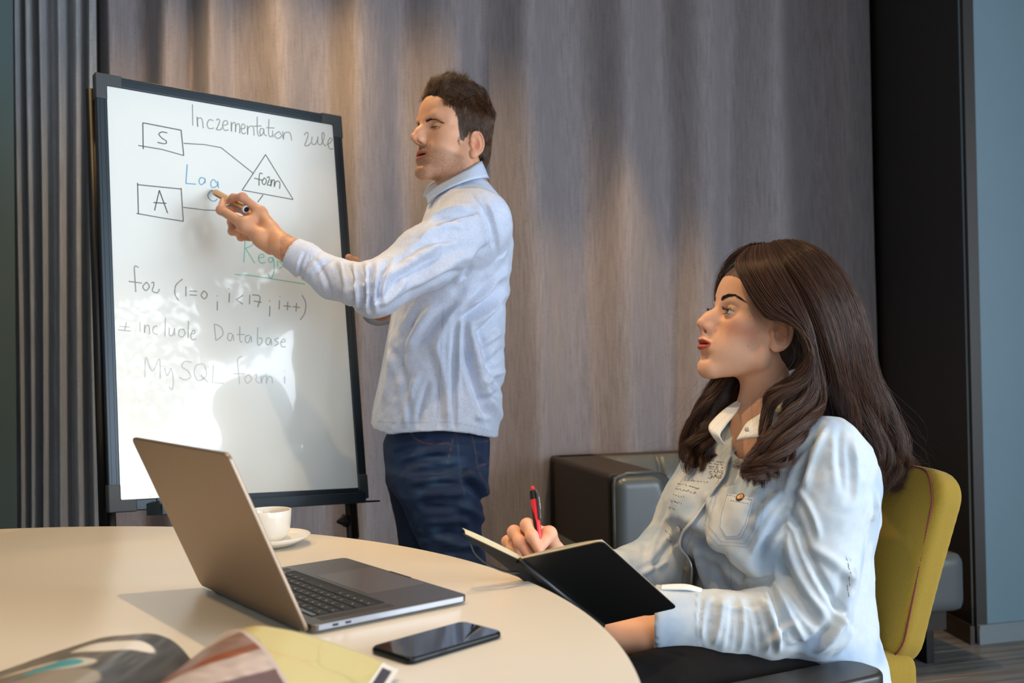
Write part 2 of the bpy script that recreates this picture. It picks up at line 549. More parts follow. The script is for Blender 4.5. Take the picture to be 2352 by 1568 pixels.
m_base = mat('grey_skirting', (128, 140, 146), 0.35)
m_based = mat('dark_brown_skirting', (48, 36, 26), 0.4)

# floor with wood-look planks
def floor_mat():
    m = mat('grey_wood_floor', (112, 112, 112), 0.38)
    nt = m.node_tree; nd = nt.nodes; lk = nt.links; b = nd['Principled BSDF']
    tc = nd.new('ShaderNodeTexCoord'); mp = nd.new('ShaderNodeMapping'); mp.inputs['Scale'].default_value = (2.0, 26, 26)
    n = nd.new('ShaderNodeTexNoise'); n.inputs['Scale'].default_value = 1.2; n.inputs['Detail'].default_value = 6
    lk.new(tc.outputs['Object'], mp.inputs['Vector']); lk.new(mp.outputs[0], n.inputs['Vector'])
    cr = nd.new('ShaderNodeValToRGB'); cr.color_ramp.elements[0].position = 0.3; cr.color_ramp.elements[1].position = 0.75
    cr.color_ramp.elements[0].color = (*lin((84, 80, 78)), 1); cr.color_ramp.elements[1].color = (*lin((140, 140, 138)), 1)
    lk.new(n.outputs['Fac'], cr.inputs['Fac']); lk.new(cr.outputs['Color'], b.inputs['Base Color'])
    return m
m_floor = floor_mat()
fl = MB(); fl.box((0.2, 1.4, -0.05), (7.4, 9.0, 0.1)); fl = tag(fl.build('floor', m_floor), kind='structure')
# planks in the piece of floor the photograph shows, right of the chair
k = 0
plank_me = {}
for r_ in range(9):
    yy = 2.75 + r_ * 0.13
    for c_ in range(2):
        L_ = 1.1
        x0 = 0.75 + c_ * L_ + (0.37 * r_) % 0.5
        if 'a' not in plank_me:
            pm = MB(); pm.box((0, 0, 0), (L_ - 0.004, 0.126, 0.006), None, 0.0012)
            po = pm.build('plank', m_floor, fl); plank_me['a'] = po.data
        else:
            po = bpy.data.objects.new('plank', plank_me['a']); link(po, fl)
        c0 = np.array([0.75, 2.75, 0.0]); d_ = RU * (x0 - 0.75 + L_ / 2) - RN * (yy - 2.75)
        po.location = Vector(c0 + d_ + ZV * 0.003); po.rotation_euler = (0, 0, WR)
        po.matrix_parent_inverse = parent_world(fl).inverted()
ce = MB(); ce.box((0.2, 1.4, H_ROOM + 0.05), (7.4, 9.0, 0.1)); tag(ce.build('ceiling', m_white), kind='structure')

LW = CE - RU * 3.75                                   # left end of the back wall
bk0 = LW - RN * 0.16 - RU * 0.6; bk1 = CE - RN * 0.16 + RU * 0.3
tag(wall_box('wall_back', bk0, bk1, 0, H_ROOM, 0.12, m_wallw), kind='structure')
# dark pier: from the curtain end forward to the blue wall corner
tag(wall_box('wall_pier', (1.60, 4.75, 0), CN, 0, H_ROOM, 0.04, m_dark), kind='structure')
tag(wall_box('baseboard_pier', CN + np.array([-0.016, -0.016, 0]), (1.586, 4.74, 0), 0, 0.075, 0.016, m_based), kind='structure')
BW1 = CN + RU * 1.95
tag(wall_box('wall_blue', BW1, CN + RU * 0.004, 0, H_ROOM, -0.03, m_blue), kind='structure')
bb = MB()
def bbx(a, b, z0, z1, t, m=bb):
    d = (b - a); L = np.linalg.norm(d); d = d / L
    m.box((a + b) / 2 + RN * t / 2 + ZV * (z0 + z1) / 2, (L, t, z1 - z0), np.stack([d, -RN, ZV], 1))
bbx(CN, BW1, 0, 0.066, 0.014); bbx(CN, BW1, 0.066, 0.075, 0.017)
tag(bb.build('baseboard_blue', m_base), kind='structure')
# left wall (dark teal), a nearer strip beside the gathered curtain
LT = at(36, 800, 3.30); LT[2] = 0
tag(wall_box('wall_left', LT, (-3.4, -2.9, 0), 0, H_ROOM, -0.15, m_teal), kind='structure')
tag(wall_box('wall_left_return', LW - RN * 0.2 - RU * 0.62, LT - RU * 0.0, 0, H_ROOM, -0.1, m_teal), kind='structure')
tag(wall_box('wall_rear', (-3.4, -2.85, 0), (3.8, -2.85, 0), 0, 0.25, -0.15, m_wallw), kind='structure')
wr = MB()
for (x0, x1, z0, z1) in ((-3.4, 0.3, 0.25, H_ROOM), (2.9, 3.8, 0.25, H_ROOM), (0.3, 2.9, 2.75, H_ROOM)):
    wr.box(((x0 + x1) / 2, -2.925, (z0 + z1) / 2), (x1 - x0, 0.15, z1 - z0))
tag(wr.build('wall_rear_upper', m_wallw), kind='structure')
ws = MB()
for (y0, y1, z0, z1) in ((-2.9, -2.2, 0, H_ROOM), (1.3, 4.3, 0, H_ROOM), (-2.2, 1.3, 0, 0.22), (-2.2, 1.3, 2.78, H_ROOM)):
    ws.box((3.755, (y0 + y1) / 2, (z0 + z1) / 2), (0.15, y1 - y0, z1 - z0))
tag(ws.build('wall_right', m_wallw), kind='structure')
# window frame of the side windows: mullions standing in front of the daylight
m_frame = mat('dark_window_frame', (40, 40, 42), 0.4)
wf = MB()
for y in (-2.2, 1.3): wf.box((3.66, y, 1.5), (0.06, 0.06, 2.56))
for z in (0.24, 2.76): wf.box((3.66, -0.45, z), (0.06, 3.5, 0.05))
tag(wf.build('window_1', m_frame), kind='structure')
wf = MB()
for x in (0.3, 2.9): wf.box((x, -2.82, 1.5), (0.06, 0.06, 2.5))
for z in (0.27, 2.73): wf.box((1.6, -2.82, z), (2.6, 0.06, 0.05))
tag(wf.build('window_2', m_frame), kind='structure')

# curtains: continuous waved cloth
def curtain(name, s0, s1, wave, off, mt, label, zt=2.9, n=900, nz=40):
    S = np.linspace(s0, s1, n); Z = np.linspace(0.02, zt, nz)
    SS, ZZ = np.meshgrid(S, Z, indexing='ij')
    D = wave(SS, ZZ) + off
    P = CE[None, None] - RU * SS[..., None] + RN * D[..., None]
    P[..., 2] = ZZ
    back = P - RN * 0.004
    V = np.concatenate([P.reshape(-1, 3), back.reshape(-1, 3)])
    i, j = np.meshgrid(np.arange(n - 1), np.arange(nz - 1), indexing='ij')
    a = (i * nz + j).ravel(); q = np.stack([a, a + 1, a + nz + 1, a + nz], 1); N = n * nz
    edge = []
    for i_ in (0, n - 1):
        for j_ in range(nz - 1):
            p = i_ * nz + j_; edge.append([p, p + 1, N + p + 1, N + p])
    Fc = np.concatenate([q, q[:, ::-1] + N, np.array(edge)])
    o = mesh_obj(name, V, Fc, mt)
    return tag(o, label, 'curtain')
# fold crests measured along the wall (metres from the right end of the curtain), wide soft folds
fold_px = [1935, 1870, 1770, 1690, 1610, 1530, 1430, 1330, 1215, 1120, 1035, 930, 830, 740, 650, 560, 500, 455, 400, 330, 270, 235]
def s_of_px(px):
    a = at(px, 800, 1.0); t = (CE[0] * RU[1] - CE[1] * RU[0]) / (a[0] * RU[1] - a[1] * RU[0])
    p = a * t
    return float((CE - p)[:2] @ RU[:2])
fs = np.array([s_of_px(x) for x in fold_px]); fph = np.arange(len(fs)) * math.pi
def wave_main(S, Z):
    w = S + 0.012 * np.sin(Z * 1.3 + S * 5) + 0.010 * np.sin(Z * 2.7 + S * 11)
    ph = np.interp(w, fs, fph)
    amp = np.interp(w, [0, 0.3, 1.8, 2.6, 3.2], [0.050, 0.056, 0.066, 0.060, 0.055]) * (1.0 + 0.12 * np.sin(Z * 1.7 + S * 3))
    return amp * np.cos(ph) + 0.006 * np.sin(ph * 2.3 + 1) + 0.004 * np.sin(3 * Z + 7 * S)
curtain('curtain', 0.02, s_of_px(236), wave_main, 0.05, m_curt,
        'wide taupe floor length curtain in soft folds across the back wall')
gs = [s_of_px(x) for x in (232, 214, 196, 180, 158, 140, 122, 108, 93, 80, 68, 52, 40)]
def wave_g(S, Z):
    ph = np.interp(S + 0.004 * np.sin(Z * 2 + S * 20), gs, np.arange(len(gs)) * math.pi)
    return 0.040 * np.cos(ph) + 0.010 * np.sin(ph * 1.7)
curtain('curtain', s_of_px(244), s_of_px(34), wave_g, 0.14, m_curt2,
        'dark grey curtain gathered in tight vertical pleats at the far left', n=500)

# curtain rail above the frame
rl = MB(); rl.box((CE + (LW - CE) / 2) + RN * 0.09 + ZV * 2.925, (3.8, 0.22, 0.045), np.stack([RU, -RN, ZV], 1))
tag(rl.build('trim_1', m_white), kind='structure')

# ------------------------------------------------------------------ sofa (black leather, behind)
m_leather = mat('black_leather', (84, 90, 92), 0.34, spec=0.5, bump=(160, 0.10, 0.001), noise=(20, 0.05))
m_leather_m = mat('brown_black_leather', (40, 32, 26), 0.55, bump=(120, 0.2, 0.001))
m_blackmetal = mat('black_metal', (18, 18, 19), 0.4, metal=0.2)
SO = np.array([0.140, 4.02, 0.0])                     # back left floor corner of the sofa
SM = np.stack([RU, -RN, ZV], 1)                       # local: x along the wall, y into the wall
def sl(x, y, z): return SO + RU * x - RN * y + ZV * z  # y negative = towards the room
sofa = empty('sofa', SO); tag(sofa, 'black leather tufted sofa against the taupe curtain', 'sofa')
def sofa_arm():
    # flared arm: top narrow, bottom wide
    m = MB(); T_, B_, D_ = 0.21, 0.30, 0.68
    nz = 10; ny = 2
    prof = [(0, 0.12), (B_ + 0.04, 0.12), (B_, 0.36), (T_ + 0.03, 0.62), (T_ + 0.005, 0.665), (T_ - 0.03, 0.68), (0.012, 0.68), (0, 0.668)]
    V = []
    for y in (0.0, -D_):
        for (x, z) in prof: V.append(sl(x, y, z))
    n = len(prof)
    Fc = [tuple(range(n))[::-1], tuple(range(n, 2 * n))] + [(i, (i + 1) % n, n + (i + 1) % n, n + i) for i in range(n)]
    m.add(V, [f[::-1] for f in Fc]); return m
sofa_arm().build('armrest', m_leather_m, sofa, bevel=0.008)
fp = SDF()
fp.fn(lambda P: (lambda q: np.linalg.norm(np.maximum(q, 0), axis=1) + np.minimum(q.max(1), 0) - 0.03)(
    np.stack([np.abs((P - sl(0, 0, 0)) @ RU - (0.013 + (0.262 - 0.10 * np.clip(((P[:, 2] - 0.36) / 0.31), 0, 1)) / 2)) - ((0.262 - 0.10 * np.clip(((P[:, 2] - 0.36) / 0.31), 0, 1)) / 2 - 0.03),
              np.abs((P - sl(0, -0.695, 0)) @ RN) - 0.012, np.abs(P[:, 2] - 0.5) - 0.14], 1)), 0)
V, Fc = fp.mesh(sl(0.1, -0.7, 0.5) - 0.32, sl(0.1, -0.7, 0.5) + 0.32, 0.008)
mesh_obj('armrest_front', V, Fc, m_leather, sofa)
pp = [sl(0.012, -0.708, 0.40), sl(0.010, -0.710, 0.5), sl(0.010, -0.710, 0.6), sl(0.014, -0.708, 0.668), sl(0.06, -0.708, 0.682), sl(0.17, -0.708, 0.682)]
MB().tube(pp, 0.005, 8).build('piping', m_leather, sofa, smooth=True)
# back frame and tufted back
MB().box(sl(0.58, -0.05, 0.40), (1.16, 0.10, 0.56), SM, 0.02).build('back_frame', m_leather_m, sofa, bevel=0.004)
nx, nzv = 180, 60
xs = np.linspace(0.19, 1.15, nx); zs = np.linspace(0.34, 0.672, nzv)
X, Z = np.meshgrid(xs, zs, indexing='ij')
dep = 0.10 + 0.07 * np.sin(np.clip((Z - 0.34) / 0.34, 0, 1) * math.pi) ** 0.5 + 0.09 * (1 - (Z - 0.34) / 0.34)
for bx_ in (0.42, 0.74, 1.06):
    r = np.hypot((X - bx_) / 1.3, Z - 0.52)
    dep -= 0.075 * np.exp(-(r / 0.035) ** 2) + 0.03 * np.exp(-(r / 0.09) ** 2)
    dep -= 0.022 * np.exp(-((X - bx_) / 0.010) ** 2) * (Z > 0.5)
    for sg in (-1, 1):
        dep -= 0.014 * np.exp(-(((X - bx_) - sg * (Z - 0.52) * 1.3) / 0.016) ** 2) * np.exp(-(r / 0.14) ** 2)
P = SO + RU * X[..., None] + RN * dep[..., None]; P[..., 2] = Z
i, j = np.meshgrid(np.arange(nx - 1), np.arange(nzv - 1), indexing='ij'); a = (i * nzv + j).ravel()
top = SO + RU * X[:, -1, None] + RN * 0.05; top[:, 2] = 0.678
V = np.concatenate([P.reshape(-1, 3), top]); N0 = nx * nzv
q = np.stack([a, a + nzv, a + nzv + 1, a + 1], 1)
q2 = np.array([[i_ * nzv + nzv - 1, (i_ + 1) * nzv + nzv - 1, N0 + i_ + 1, N0 + i_] for i_ in range(nx - 1)])
mesh_obj('tufted_back', V, np.concatenate([q, q2]), m_leather, sofa)
for bx_ in (0.42, 0.74, 1.06):
    MB().lathe([(0, 0.010), (0.007, 0.008), (0.011, 0.002), (0.011, -0.004)], SO + RU * bx_ + RN * 0.142 + ZV * 0.52, 16,
               np.stack([RU, ZV, RN], 1)).build('tuft_button', m_leather, sofa, smooth=True)
# seat
sc = SDF(); sc.box(sl(0.58, -0.52, 0.29), (0.60, 0.45, 0.10), SM, 0.035, 0)
V, Fc = sc.mesh(sl(0.58, -0.52, 0.29) - np.array([0.85, 0.75, 0.16]), sl(0.58, -0.52, 0.29) + np.array([0.85, 0.75, 0.16]), 0.012)
mesh_obj('seat', V, Fc, m_leather, sofa)
MB().box(sl(0.58, -0.50, 0.155), (1.12, 0.82, 0.07), SM).build('seat_base', m_leather_m, sofa)
for x in (0.08, 1.08):
    leg = MB()
    for y in (-0.12, -0.88):
        leg.box(sl(x, y, 0.06), (0.03, 0.045, 0.12), SM)
    leg.box(sl(x, -0.5, 0.008), (0.03, 0.76, 0.016), SM)
    leg.build('leg', m_blackmetal, sofa, bevel=0.003)

# ------------------------------------------------------------------ round table
TZ = 0.740
TC = np.array([-0.900, 1.057]); TR = 1.029
m_top = mat('cream_laminate', (230, 220, 202), 0.30, spec=0.45, noise=(3, 0.01))
m_edge = mat('table_edge', (205, 186, 162), 0.45)
table = empty('round_table', (TC[0], TC[1], 0)); tag(table, 'large round cream laminate meeting table in the foreground', 'table')
MB().lathe([(0.0, TZ), (TR - 0.004, TZ), (TR - 0.001, TZ - 0.0015), (TR, TZ - 0.005), (TR, TZ - 0.022), (TR - 0.003, TZ - 0.025), (0.0, TZ - 0.025)],
           (TC[0], TC[1], 0), 256).build('tabletop', m_top, table, smooth=True, auto=R(40))
MB().lathe([(0.0, 0.715), (0.20, 0.715), (0.20, 0.70), (0.045, 0.69), (0.04, 0.05), (0.30, 0.025), (0.34, 0.012), (0.34, 0.0), (0.0, 0.0)],
           (TC[0], TC[1], 0), 64).build('pedestal', m_blackmetal, table, smooth=True, auto=R(30))

# ------------------------------------------------------------------ laptop
m_alu = mat('space_grey_aluminium', (118, 112, 108), 0.34, metal=0.85)
m_alu_edge = mat('polished_aluminium_edge', (150, 156, 168), 0.35, metal=0.9)
m_key = mat('black_key', (38, 40, 41), 0.55, spec=0.4)
m_well = mat('keyboard_well', (16, 17, 18), 0.6)
m_black = mat('matt_black', (10, 10, 10), 0.5)
m_screen = mat('dark_glass', (6, 6, 8), 0.06, spec=0.6, coat=0.5)
m_legend = mat('key_legend', (190, 195, 195), 0.6)
LA = np.array([-0.2552, 1.2298, TZ]); LANG = 0.6683
le2 = np.array([math.cos(LANG), math.sin(LANG), 0]); le1 = np.array([-math.sin(LANG), math.cos(LANG), 0])
LWd, LD = 0.349, 0.241
# local frame: x from hinge to front (le2), y along the hinge (le1)
LM = np.stack([le2, le1, ZV], 1)
def lp(x, y, z): return LA + le2 * x + le1 * y + ZV * z
laptop = empty('laptop', lp(LD / 2, LWd / 2, 0)); tag(laptop, 'open space grey laptop with its lid towards the camera on the round table', 'laptop')
def slab(outline, z0, z1, name, mt, parent, bev=0.0, M=LM, o=LA):
    m = MB(); P = [np.array([p[0], p[1]]) for p in outline]
    m.prism(P, z1 - z0, M, np.array(o) + M[:, 2] * z0)
    ob = m.build(name, mt, parent, bevel=bev); return ob
base_out = rrect(LD - 0.004, LWd, 0.010, 6, LD / 2 + 0.002, LWd / 2)
slab(base_out, 0.0030, 0.0128, 'base', m_alu, laptop, 0.0016)
for (x, y) in ((0.02, 0.02), (0.22, 0.02), (0.02, 0.329), (0.22, 0.329)):
    MB().lathe([(0, 0), (0.006, 0), (0.006, 0.0035), (0, 0.0035)], lp(x, y, 0), 16).build('foot', m_black, laptop)
# bright bevelled side strip along the near side and front
strip = MB(); strip.box(lp(LD / 2 + 0.002, -0.0002, 0.0082), (LD - 0.022, 0.0006, 0.0056), LM); strip.build('side_edge', m_alu_edge, laptop)
for x in (0.036, 0.054):
    MB().prism(rrect(0.0085, 0.0028, 0.0013, 4), 0.0008, np.stack([le2, ZV, -le1], 1), lp(x, -0.0002, 0.0084)).build('charging_port', m_black, laptop)
# keyboard well and keys
KX0, KX1 = 0.022, 0.132; KY0, KY1 = 0.037, 0.312
slab(rrect(KX1 - KX0, KY1 - KY0, 0.003, 4, (KX0 + KX1) / 2, (KY0 + KY1) / 2), 0.0128, 0.01295, 'keyboard_well', m_well, laptop)
def keymesh(w, d):
    m = MB(); P = rrect(d, w, 0.0018, 3); Q = rrect(d - 0.0006, w - 0.0006, 0.0016, 3); n = len(P)
    V = [(p[0], p[1], 0) for p in P] + [(p[0], p[1], 0.0007) for p in P] + [(p[0], p[1], 0.0010) for p in Q]
    Fc = [(i, (i + 1) % n, n + (i + 1) % n, n + i) for i in range(n)] + [(n + i, n + (i + 1) % n, 2 * n + (i + 1) % n, 2 * n + i) for i in range(n)] + [tuple(range(2 * n, 3 * n))]
    m.add(V, Fc); return m
U_ = (KY1 - KY0 - 0.002) / 14.5
rows = [([1] * 14 + [0.5], 0.0095), ([1] * 13 + [1.5], 0.0175), ([1.5] + [1] * 13, 0.0175), ([1.75] + [1] * 11 + [1.75], 0.0175),
        ([2.25] + [1] * 10 + [2.25], 0.0175), ([1, 1, 1, 1.25, 5, 1.25, 1, 1, 1, 1], 0.0175)]
rows[0] = ([14.5], 0.0095)
kcache = {}
xk = KX0 + 0.001
leg = MB()
for ri, (ws_, d_) in enumerate(rows):
    y = KY1 - 0.001     # user's left is far from the camera (positive local y is the user's left)
    y = KY1 - 0.001
    for w_ in ws_:
        wd = w_ * U_ - 0.0022
        kk = (round(wd, 4), d_)
        if kk not in kcache:
            o = keymesh(wd, d_ - 0.0022).build('key', m_key if ri else m_screen, laptop); kcache[kk] = o.data
        else:
            o = bpy.data.objects.new('key', kcache[kk]); link(o, laptop)
        if ri == 0: o.name = 'touch_strip'
        c = lp(xk + d_ / 2, y - w_ * U_ / 2, 0.01290)
        o.location = Vector(c); o.rotation_euler = (0, 0, LANG)
        if ri: leg.box(lp(xk + d_ / 2 - 0.001, y - w_ * U_ / 2, 0.01393), (0.0026, 0.0016, 0.0001), LM)
        y -= w_ * U_
    xk += d_ + 0.0002
leg.build('key_legends', m_legend, laptop)['kind'] = 'stuff'
# speaker grilles either side of the keys
for y in (0.022, 0.327):
    slab(rrect(0.108, 0.018, 0.002, 3, 0.078, y), 0.0128, 0.01290, 'speaker_grille', mat('speaker_grille', (74, 71, 69), 0.6, metal=0.5, noise=(2500, 0.4, 0)), laptop)
# trackpad
slab(rrect(0.0975, 0.158, 0.004, 4, 0.187, LWd / 2), 0.0128, 0.01292, 'trackpad_gap', m_well, laptop)
slab(rrect(0.0965, 0.157, 0.0036, 4, 0.187, LWd / 2), 0.01292, 0.01302, 'trackpad', mat('trackpad_glass', (112, 106, 104), 0.28, metal=0.5), laptop)
slab([(LD - 0.004, 0.145), (LD + 0.0001, 0.145), (LD + 0.0001, 0.204), (LD - 0.004, 0.204)], 0.0110, 0.01295, 'finger_notch', m_well, laptop)
# lid: leaning back over the hinge
lidA = R(113.8)
lu = le2 * math.cos(lidA) + ZV * math.sin(lidA)      # up along the lid
ln = np.cross(lu, le1)                                # out of the lid
if ln @ le2 > 0: ln = -ln
lo = lp(-0.0005, 0, 0.0048)
LMl = np.stack([le1, lu, np.cross(le1, lu)], 1)
LH = LD + 0.0075; lid_out = rrect(LWd, LH, 0.010, 6, LWd / 2, LH / 2)
m = MB(); m.prism(lid_out, 0.0055, LMl, lo - LMl[:, 2] * 0.00275); m.build('lid', mat('lid_aluminium_lit', (146, 128, 110), 0.40, metal=0.75), laptop, bevel=0.0014)  # lighter, warmer than the base: the light on the lid is in its colour
sgn_ = -1 if (LMl[:, 2] @ le2) < 0 else 1             # which local z side faces the keyboard
m = MB(); m.prism(rrect(LWd - 0.006, LD - 0.010, 0.007, 5, LWd / 2, LD / 2 + 0.0085), 0.0004, LMl, lo + LMl[:, 2] * (0.0029 if sgn_ > 0 else -0.0033))
m.build('screen', m_screen, laptop)
MB().tube([lp(0.003, 0.03, 0.0125), lp(0.003, LWd - 0.03, 0.0125)], 0.0048, 12).build('hinge', m_black, laptop, smooth=True)

# ------------------------------------------------------------------ phone
m_phone = mat('dark_phone_frame', (34, 36, 38), 0.2, metal=0.8)
PA = np.array([-0.1186, 1.1037, TZ]); PANG = 0.8247 - 0.03
pe2 = np.array([math.cos(PANG), math.sin(PANG), 0]); pe1 = np.array([-math.sin(PANG), math.cos(PANG), 0])
PM = np.stack([pe2, pe1, ZV], 1)
phone = empty('phone', PA + pe2 * 0.074 + pe1 * 0.037); tag(phone, 'black smartphone lying face up beside the laptop', 'phone')
o = MB(); o.prism(rrect(0.148, 0.0735, 0.010, 8, 0.074, 0.037), 0.0084, PM, PA); o.build('case', m_phone, phone, bevel=0.0032)
o = MB(); o.prism(rrect(0.1435, 0.069, 0.0085, 8, 0.074, 0.037), 0.0006, PM, PA + ZV * 0.0081); o.build('screen', m_screen, phone, bevel=0.0004)
MB().box(PA + pe2 * 0.050 + pe1 * 0.0001 + ZV * 0.0045, (0.012, 0.0012, 0.0022), PM, 0.0004).build('side_button', m_phone, phone)
MB().box(PA + pe2 * 0.1435 + pe1 * 0.037 + ZV * 0.00875, (0.0006, 0.010, 0.0001), PM).build('earpiece', m_black, phone)

# ------------------------------------------------------------------ cup and saucer
m_china = mat('white_china', (238, 234, 224), 0.12, spec=0.55, coat=0.3)
m_coffee = mat('milky_coffee', (150, 118, 84), 0.15)
SCn = at_z(618, 1252, TZ)
saucer = MB().lathe([(0.0, 0.004), (0.030, 0.004), (0.046, 0.006), (0.062, 0.0125), (0.0745, 0.0195), (0.0755, 0.0185), (0.063, 0.010), (0.048, 0.002), (0.034, 0.0), (0.0, 0.0)],
                    SCn, 64).build('saucer', m_china, None, smooth=True)
tag(saucer, 'white china saucer under the cup behind the laptop', 'saucer')
cup = empty('coffee_cup', SCn + ZV * 0.0042); tag(cup, 'white china coffee cup half hidden by the laptop lid', 'cup')
cb = SCn + ZV * 0.0042
MB().lathe([(0.0, 0.0), (0.020, 0.0), (0.021, 0.003), (0.029, 0.008), (0.036, 0.018), (0.0395, 0.032), (0.0408, 0.048), (0.0412, 0.060), (0.0404, 0.0612), (0.0392, 0.060),
            (0.0388, 0.048), (0.0373, 0.032), (0.034, 0.019), (0.027, 0.010), (0.0, 0.006)], cb, 64).build('cup_body', m_china, cup, smooth=True)
MB().lathe([(0.0, 0.0), (0.0384, 0.0), (0.0384, -0.0005), (0, -0.0005)], cb + ZV * 0.047, 48).build('coffee', m_coffee, cup)
hp = [np.array([-0.0395 - 0.019 * math.sin(t), 0, 0.033 + 0.016 * math.cos(t)]) for t in np.linspace(0.1, math.pi - 0.1, 14)]
hr = np.array([[math.cos(0.35), -math.sin(0.35), 0], [math.sin(0.35), math.cos(0.35), 0], [0, 0, 1]])
MB().tube([cb + hr @ h for h in hp], 0.004, 10).build('handle', m_china, cup, smooth=True)

# ------------------------------------------------------------------ open magazine in the near left corner
def page(name, parent, ss, hs, y0f, y1, zoff, colfn, mt, n=260, mrows=200, sx=1.0, x0=-0.337, th=0.0012):
    """ss/hs: distance from spine -> height; y0f(s): far edge; y1 near edge; sx=+1 right, -1 left"""
    S = np.linspace(ss[0], ss[-1], n); T = np.linspace(0, 1, mrows)
    SS, TT = np.meshgrid(S, T, indexing='ij')
    # smooth interpolation of heights
    hh = np.interp(SS, ss, hs); 
    kern = np.interp(np.linspace(ss[0], ss[-1], 400), ss, hs); kern = np.convolve(np.pad(kern, 20, 'edge'), np.ones(41) / 41, 'valid')
    hh = np.interp(SS, np.linspace(ss[0], ss[-1], 400), kern)
    yf = y0f(SS); Y = yf + (y1 - yf) * TT
    X = x0 + sx * SS - 0.10 * (1.06 - Y) * 1.0
    Z = hh + zoff - 0.004 * np.sin(TT * 3) + TZ
    P = np.stack([X, Y, Z], -1)
    c = colfn(SS, Y)
    i, j = np.meshgrid(np.arange(n - 1), np.arange(mrows - 1), indexing='ij'); a = (i * mrows + j).ravel()
    q = np.stack([a, a + 1, a + mrows + 1, a + mrows], 1)
    if sx > 0: q = q
    else: q = q[:, ::-1]
    N0 = n * mrows
    bot = P.copy(); bot[..., 2] -= th
    V = np.concatenate([P.reshape(-1, 3), bot.reshape(-1, 3)])
    bd = [(i_, 0) for i_ in range(n)] + [(n - 1, j_) for j_ in range(1, mrows)] + [(i_, mrows - 1) for i_ in range(n - 2, -1, -1)] + [(0, j_) for j_ in range(mrows - 2, 0, -1)]
    ids = [i_ * mrows + j_ for (i_, j_) in bd]
    sd = np.array([[ids[t], ids[(t + 1) % len(ids)], N0 + ids[(t + 1) % len(ids)], N0 + ids[t]] for t in range(len(ids))])
    Fc = np.concatenate([q, q[:, ::-1] + N0, sd])
    cc = np.concatenate([c.reshape(-1, 3), np.full((N0, 3), 0.6)])
    return mesh_obj(name, V, Fc, mt, parent, col=cc)
m_paper = mat('glossy_print', (255, 255, 255), 0.32, vcol=True)
mag = empty('magazine', (-0.34, 0.9, TZ)); tag(mag, 'open glossy magazine with curled pages at the near edge of the table', 'magazine')
def n2(S, Y, sc, sd=0): return vnoise(np.stack([S.ravel(), Y.ravel(), 0 * Y.ravel()], 1), sc, sd).reshape(S.shape)
def blend(c, m, rgb): m = np.clip(m, 0, 1)[..., None]; return c * (1 - m) + np.array(lin(rgb)) * m
def col_left(S, Y):
    c = np.ones(S.shape + (3,)) * np.array(lin((128, 120, 112)))
    c = c * (1 + 0.25 * n2(S, Y * 0.2, 0.006)[..., None]) 
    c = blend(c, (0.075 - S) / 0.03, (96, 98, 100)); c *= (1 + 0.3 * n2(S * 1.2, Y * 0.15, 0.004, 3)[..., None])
    def ov(cx, cy, a, b, an=0.0):
        dx, dy = S - cx, Y - cy; u = dx * math.cos(an) + dy * math.sin(an); v = -dx * math.sin(an) + dy * math.cos(an)
        return np.clip((1 - np.sqrt((u / a) ** 2 + (v / b) ** 2)) * 14, 0, 1)
    c = blend(c, ov(0.072, 1.022, 0.045, 0.016, 0.05), (238, 232, 222))
    c = blend(c, ov(0.145, 1.00, 0.035, 0.006, 0.2), (230, 214, 190))
    c = blend(c, ov(0.100, 0.975, 0.038, 0.017, 0.1), (214, 214, 200))
    c = blend(c, ov(0.108, 0.976, 0.032, 0.015, 0.1), (92, 172, 186))
    c = blend(c, ov(0.095, 0.925, 0.06, 0.035, 0.0), (164, 154, 140))
    c = blend(c, (S - 0.15) / 0.03 * (Y < 0.99), (158, 132, 104))
    return c
def col_yellow(S, Y):
    c = np.ones(S.shape + (3,)) * np.array(lin((212, 200, 142)))
    r = np.abs(n2(S, Y, 0.045, 5)); c = blend(c, (0.05 - r) / 0.03 * 0.5, (188, 180, 120))
    r = np.abs(n2(S, Y, 0.03, 9)); c = blend(c, (0.04 - r) / 0.03 * 0.35, (212, 170, 110))
    c = blend(c, 0.5 + 0.7 * n2(S, Y, 0.06, 2), (206, 188, 122)) * 0.5 + c * 0.5
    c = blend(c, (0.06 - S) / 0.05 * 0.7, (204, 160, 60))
    c = blend(c, (S > 0.194) * 1.0, (236, 232, 222))
    c = blend(c, (S > 0.197) * (Y < 1.050) * (S < 0.2065) * 1.0, (72, 70, 78))
    return c
def col_brown(S, Y):
    c = np.ones(S.shape + (3,)) * np.array(lin((150, 120, 108)))
    w = S + (1.06 - Y) * 0.55
    t = (w * 14) % 1.0
    c = blend(c, (np.abs((w * 9) % 1.0 - 0.5) < 0.22) * 1.0, (196, 178, 168))
    c = blend(c, (np.abs((w * 9 + 0.31) % 1.0 - 0.5) < 0.07) * 1.0, (146, 82, 50))
    c = blend(c, (w > 0.155) * (np.abs((w * 9) % 1 - 0.5) > 0.2) * 0.8, (104, 84, 88))
    c *= (1 + 0.25 * n2(S, Y, 0.010, 8)[..., None])
    c = blend(c, (S < 0.012) * 1.0, (226, 212, 204)); c = blend(c, (S > 0.208) * 1.0, (222, 210, 204))
    far = 1.05 - 0.10 * S - 2.6 * np.maximum(S - 0.03, 0) ** 1.4
    c = blend(c, (Y > far - 0.007) * 1.0, (206, 190, 184))
    return c
page('left_pages', mag, [0.0, 0.02, 0.045, 0.10, 0.16, 0.21, 0.235], [0.012, 0.042, 0.054, 0.051, 0.033, 0.016, 0.010], lambda S: 1.06 - 0.02 * S, 0.74, 0.0, col_left, m_paper, sx=-1)
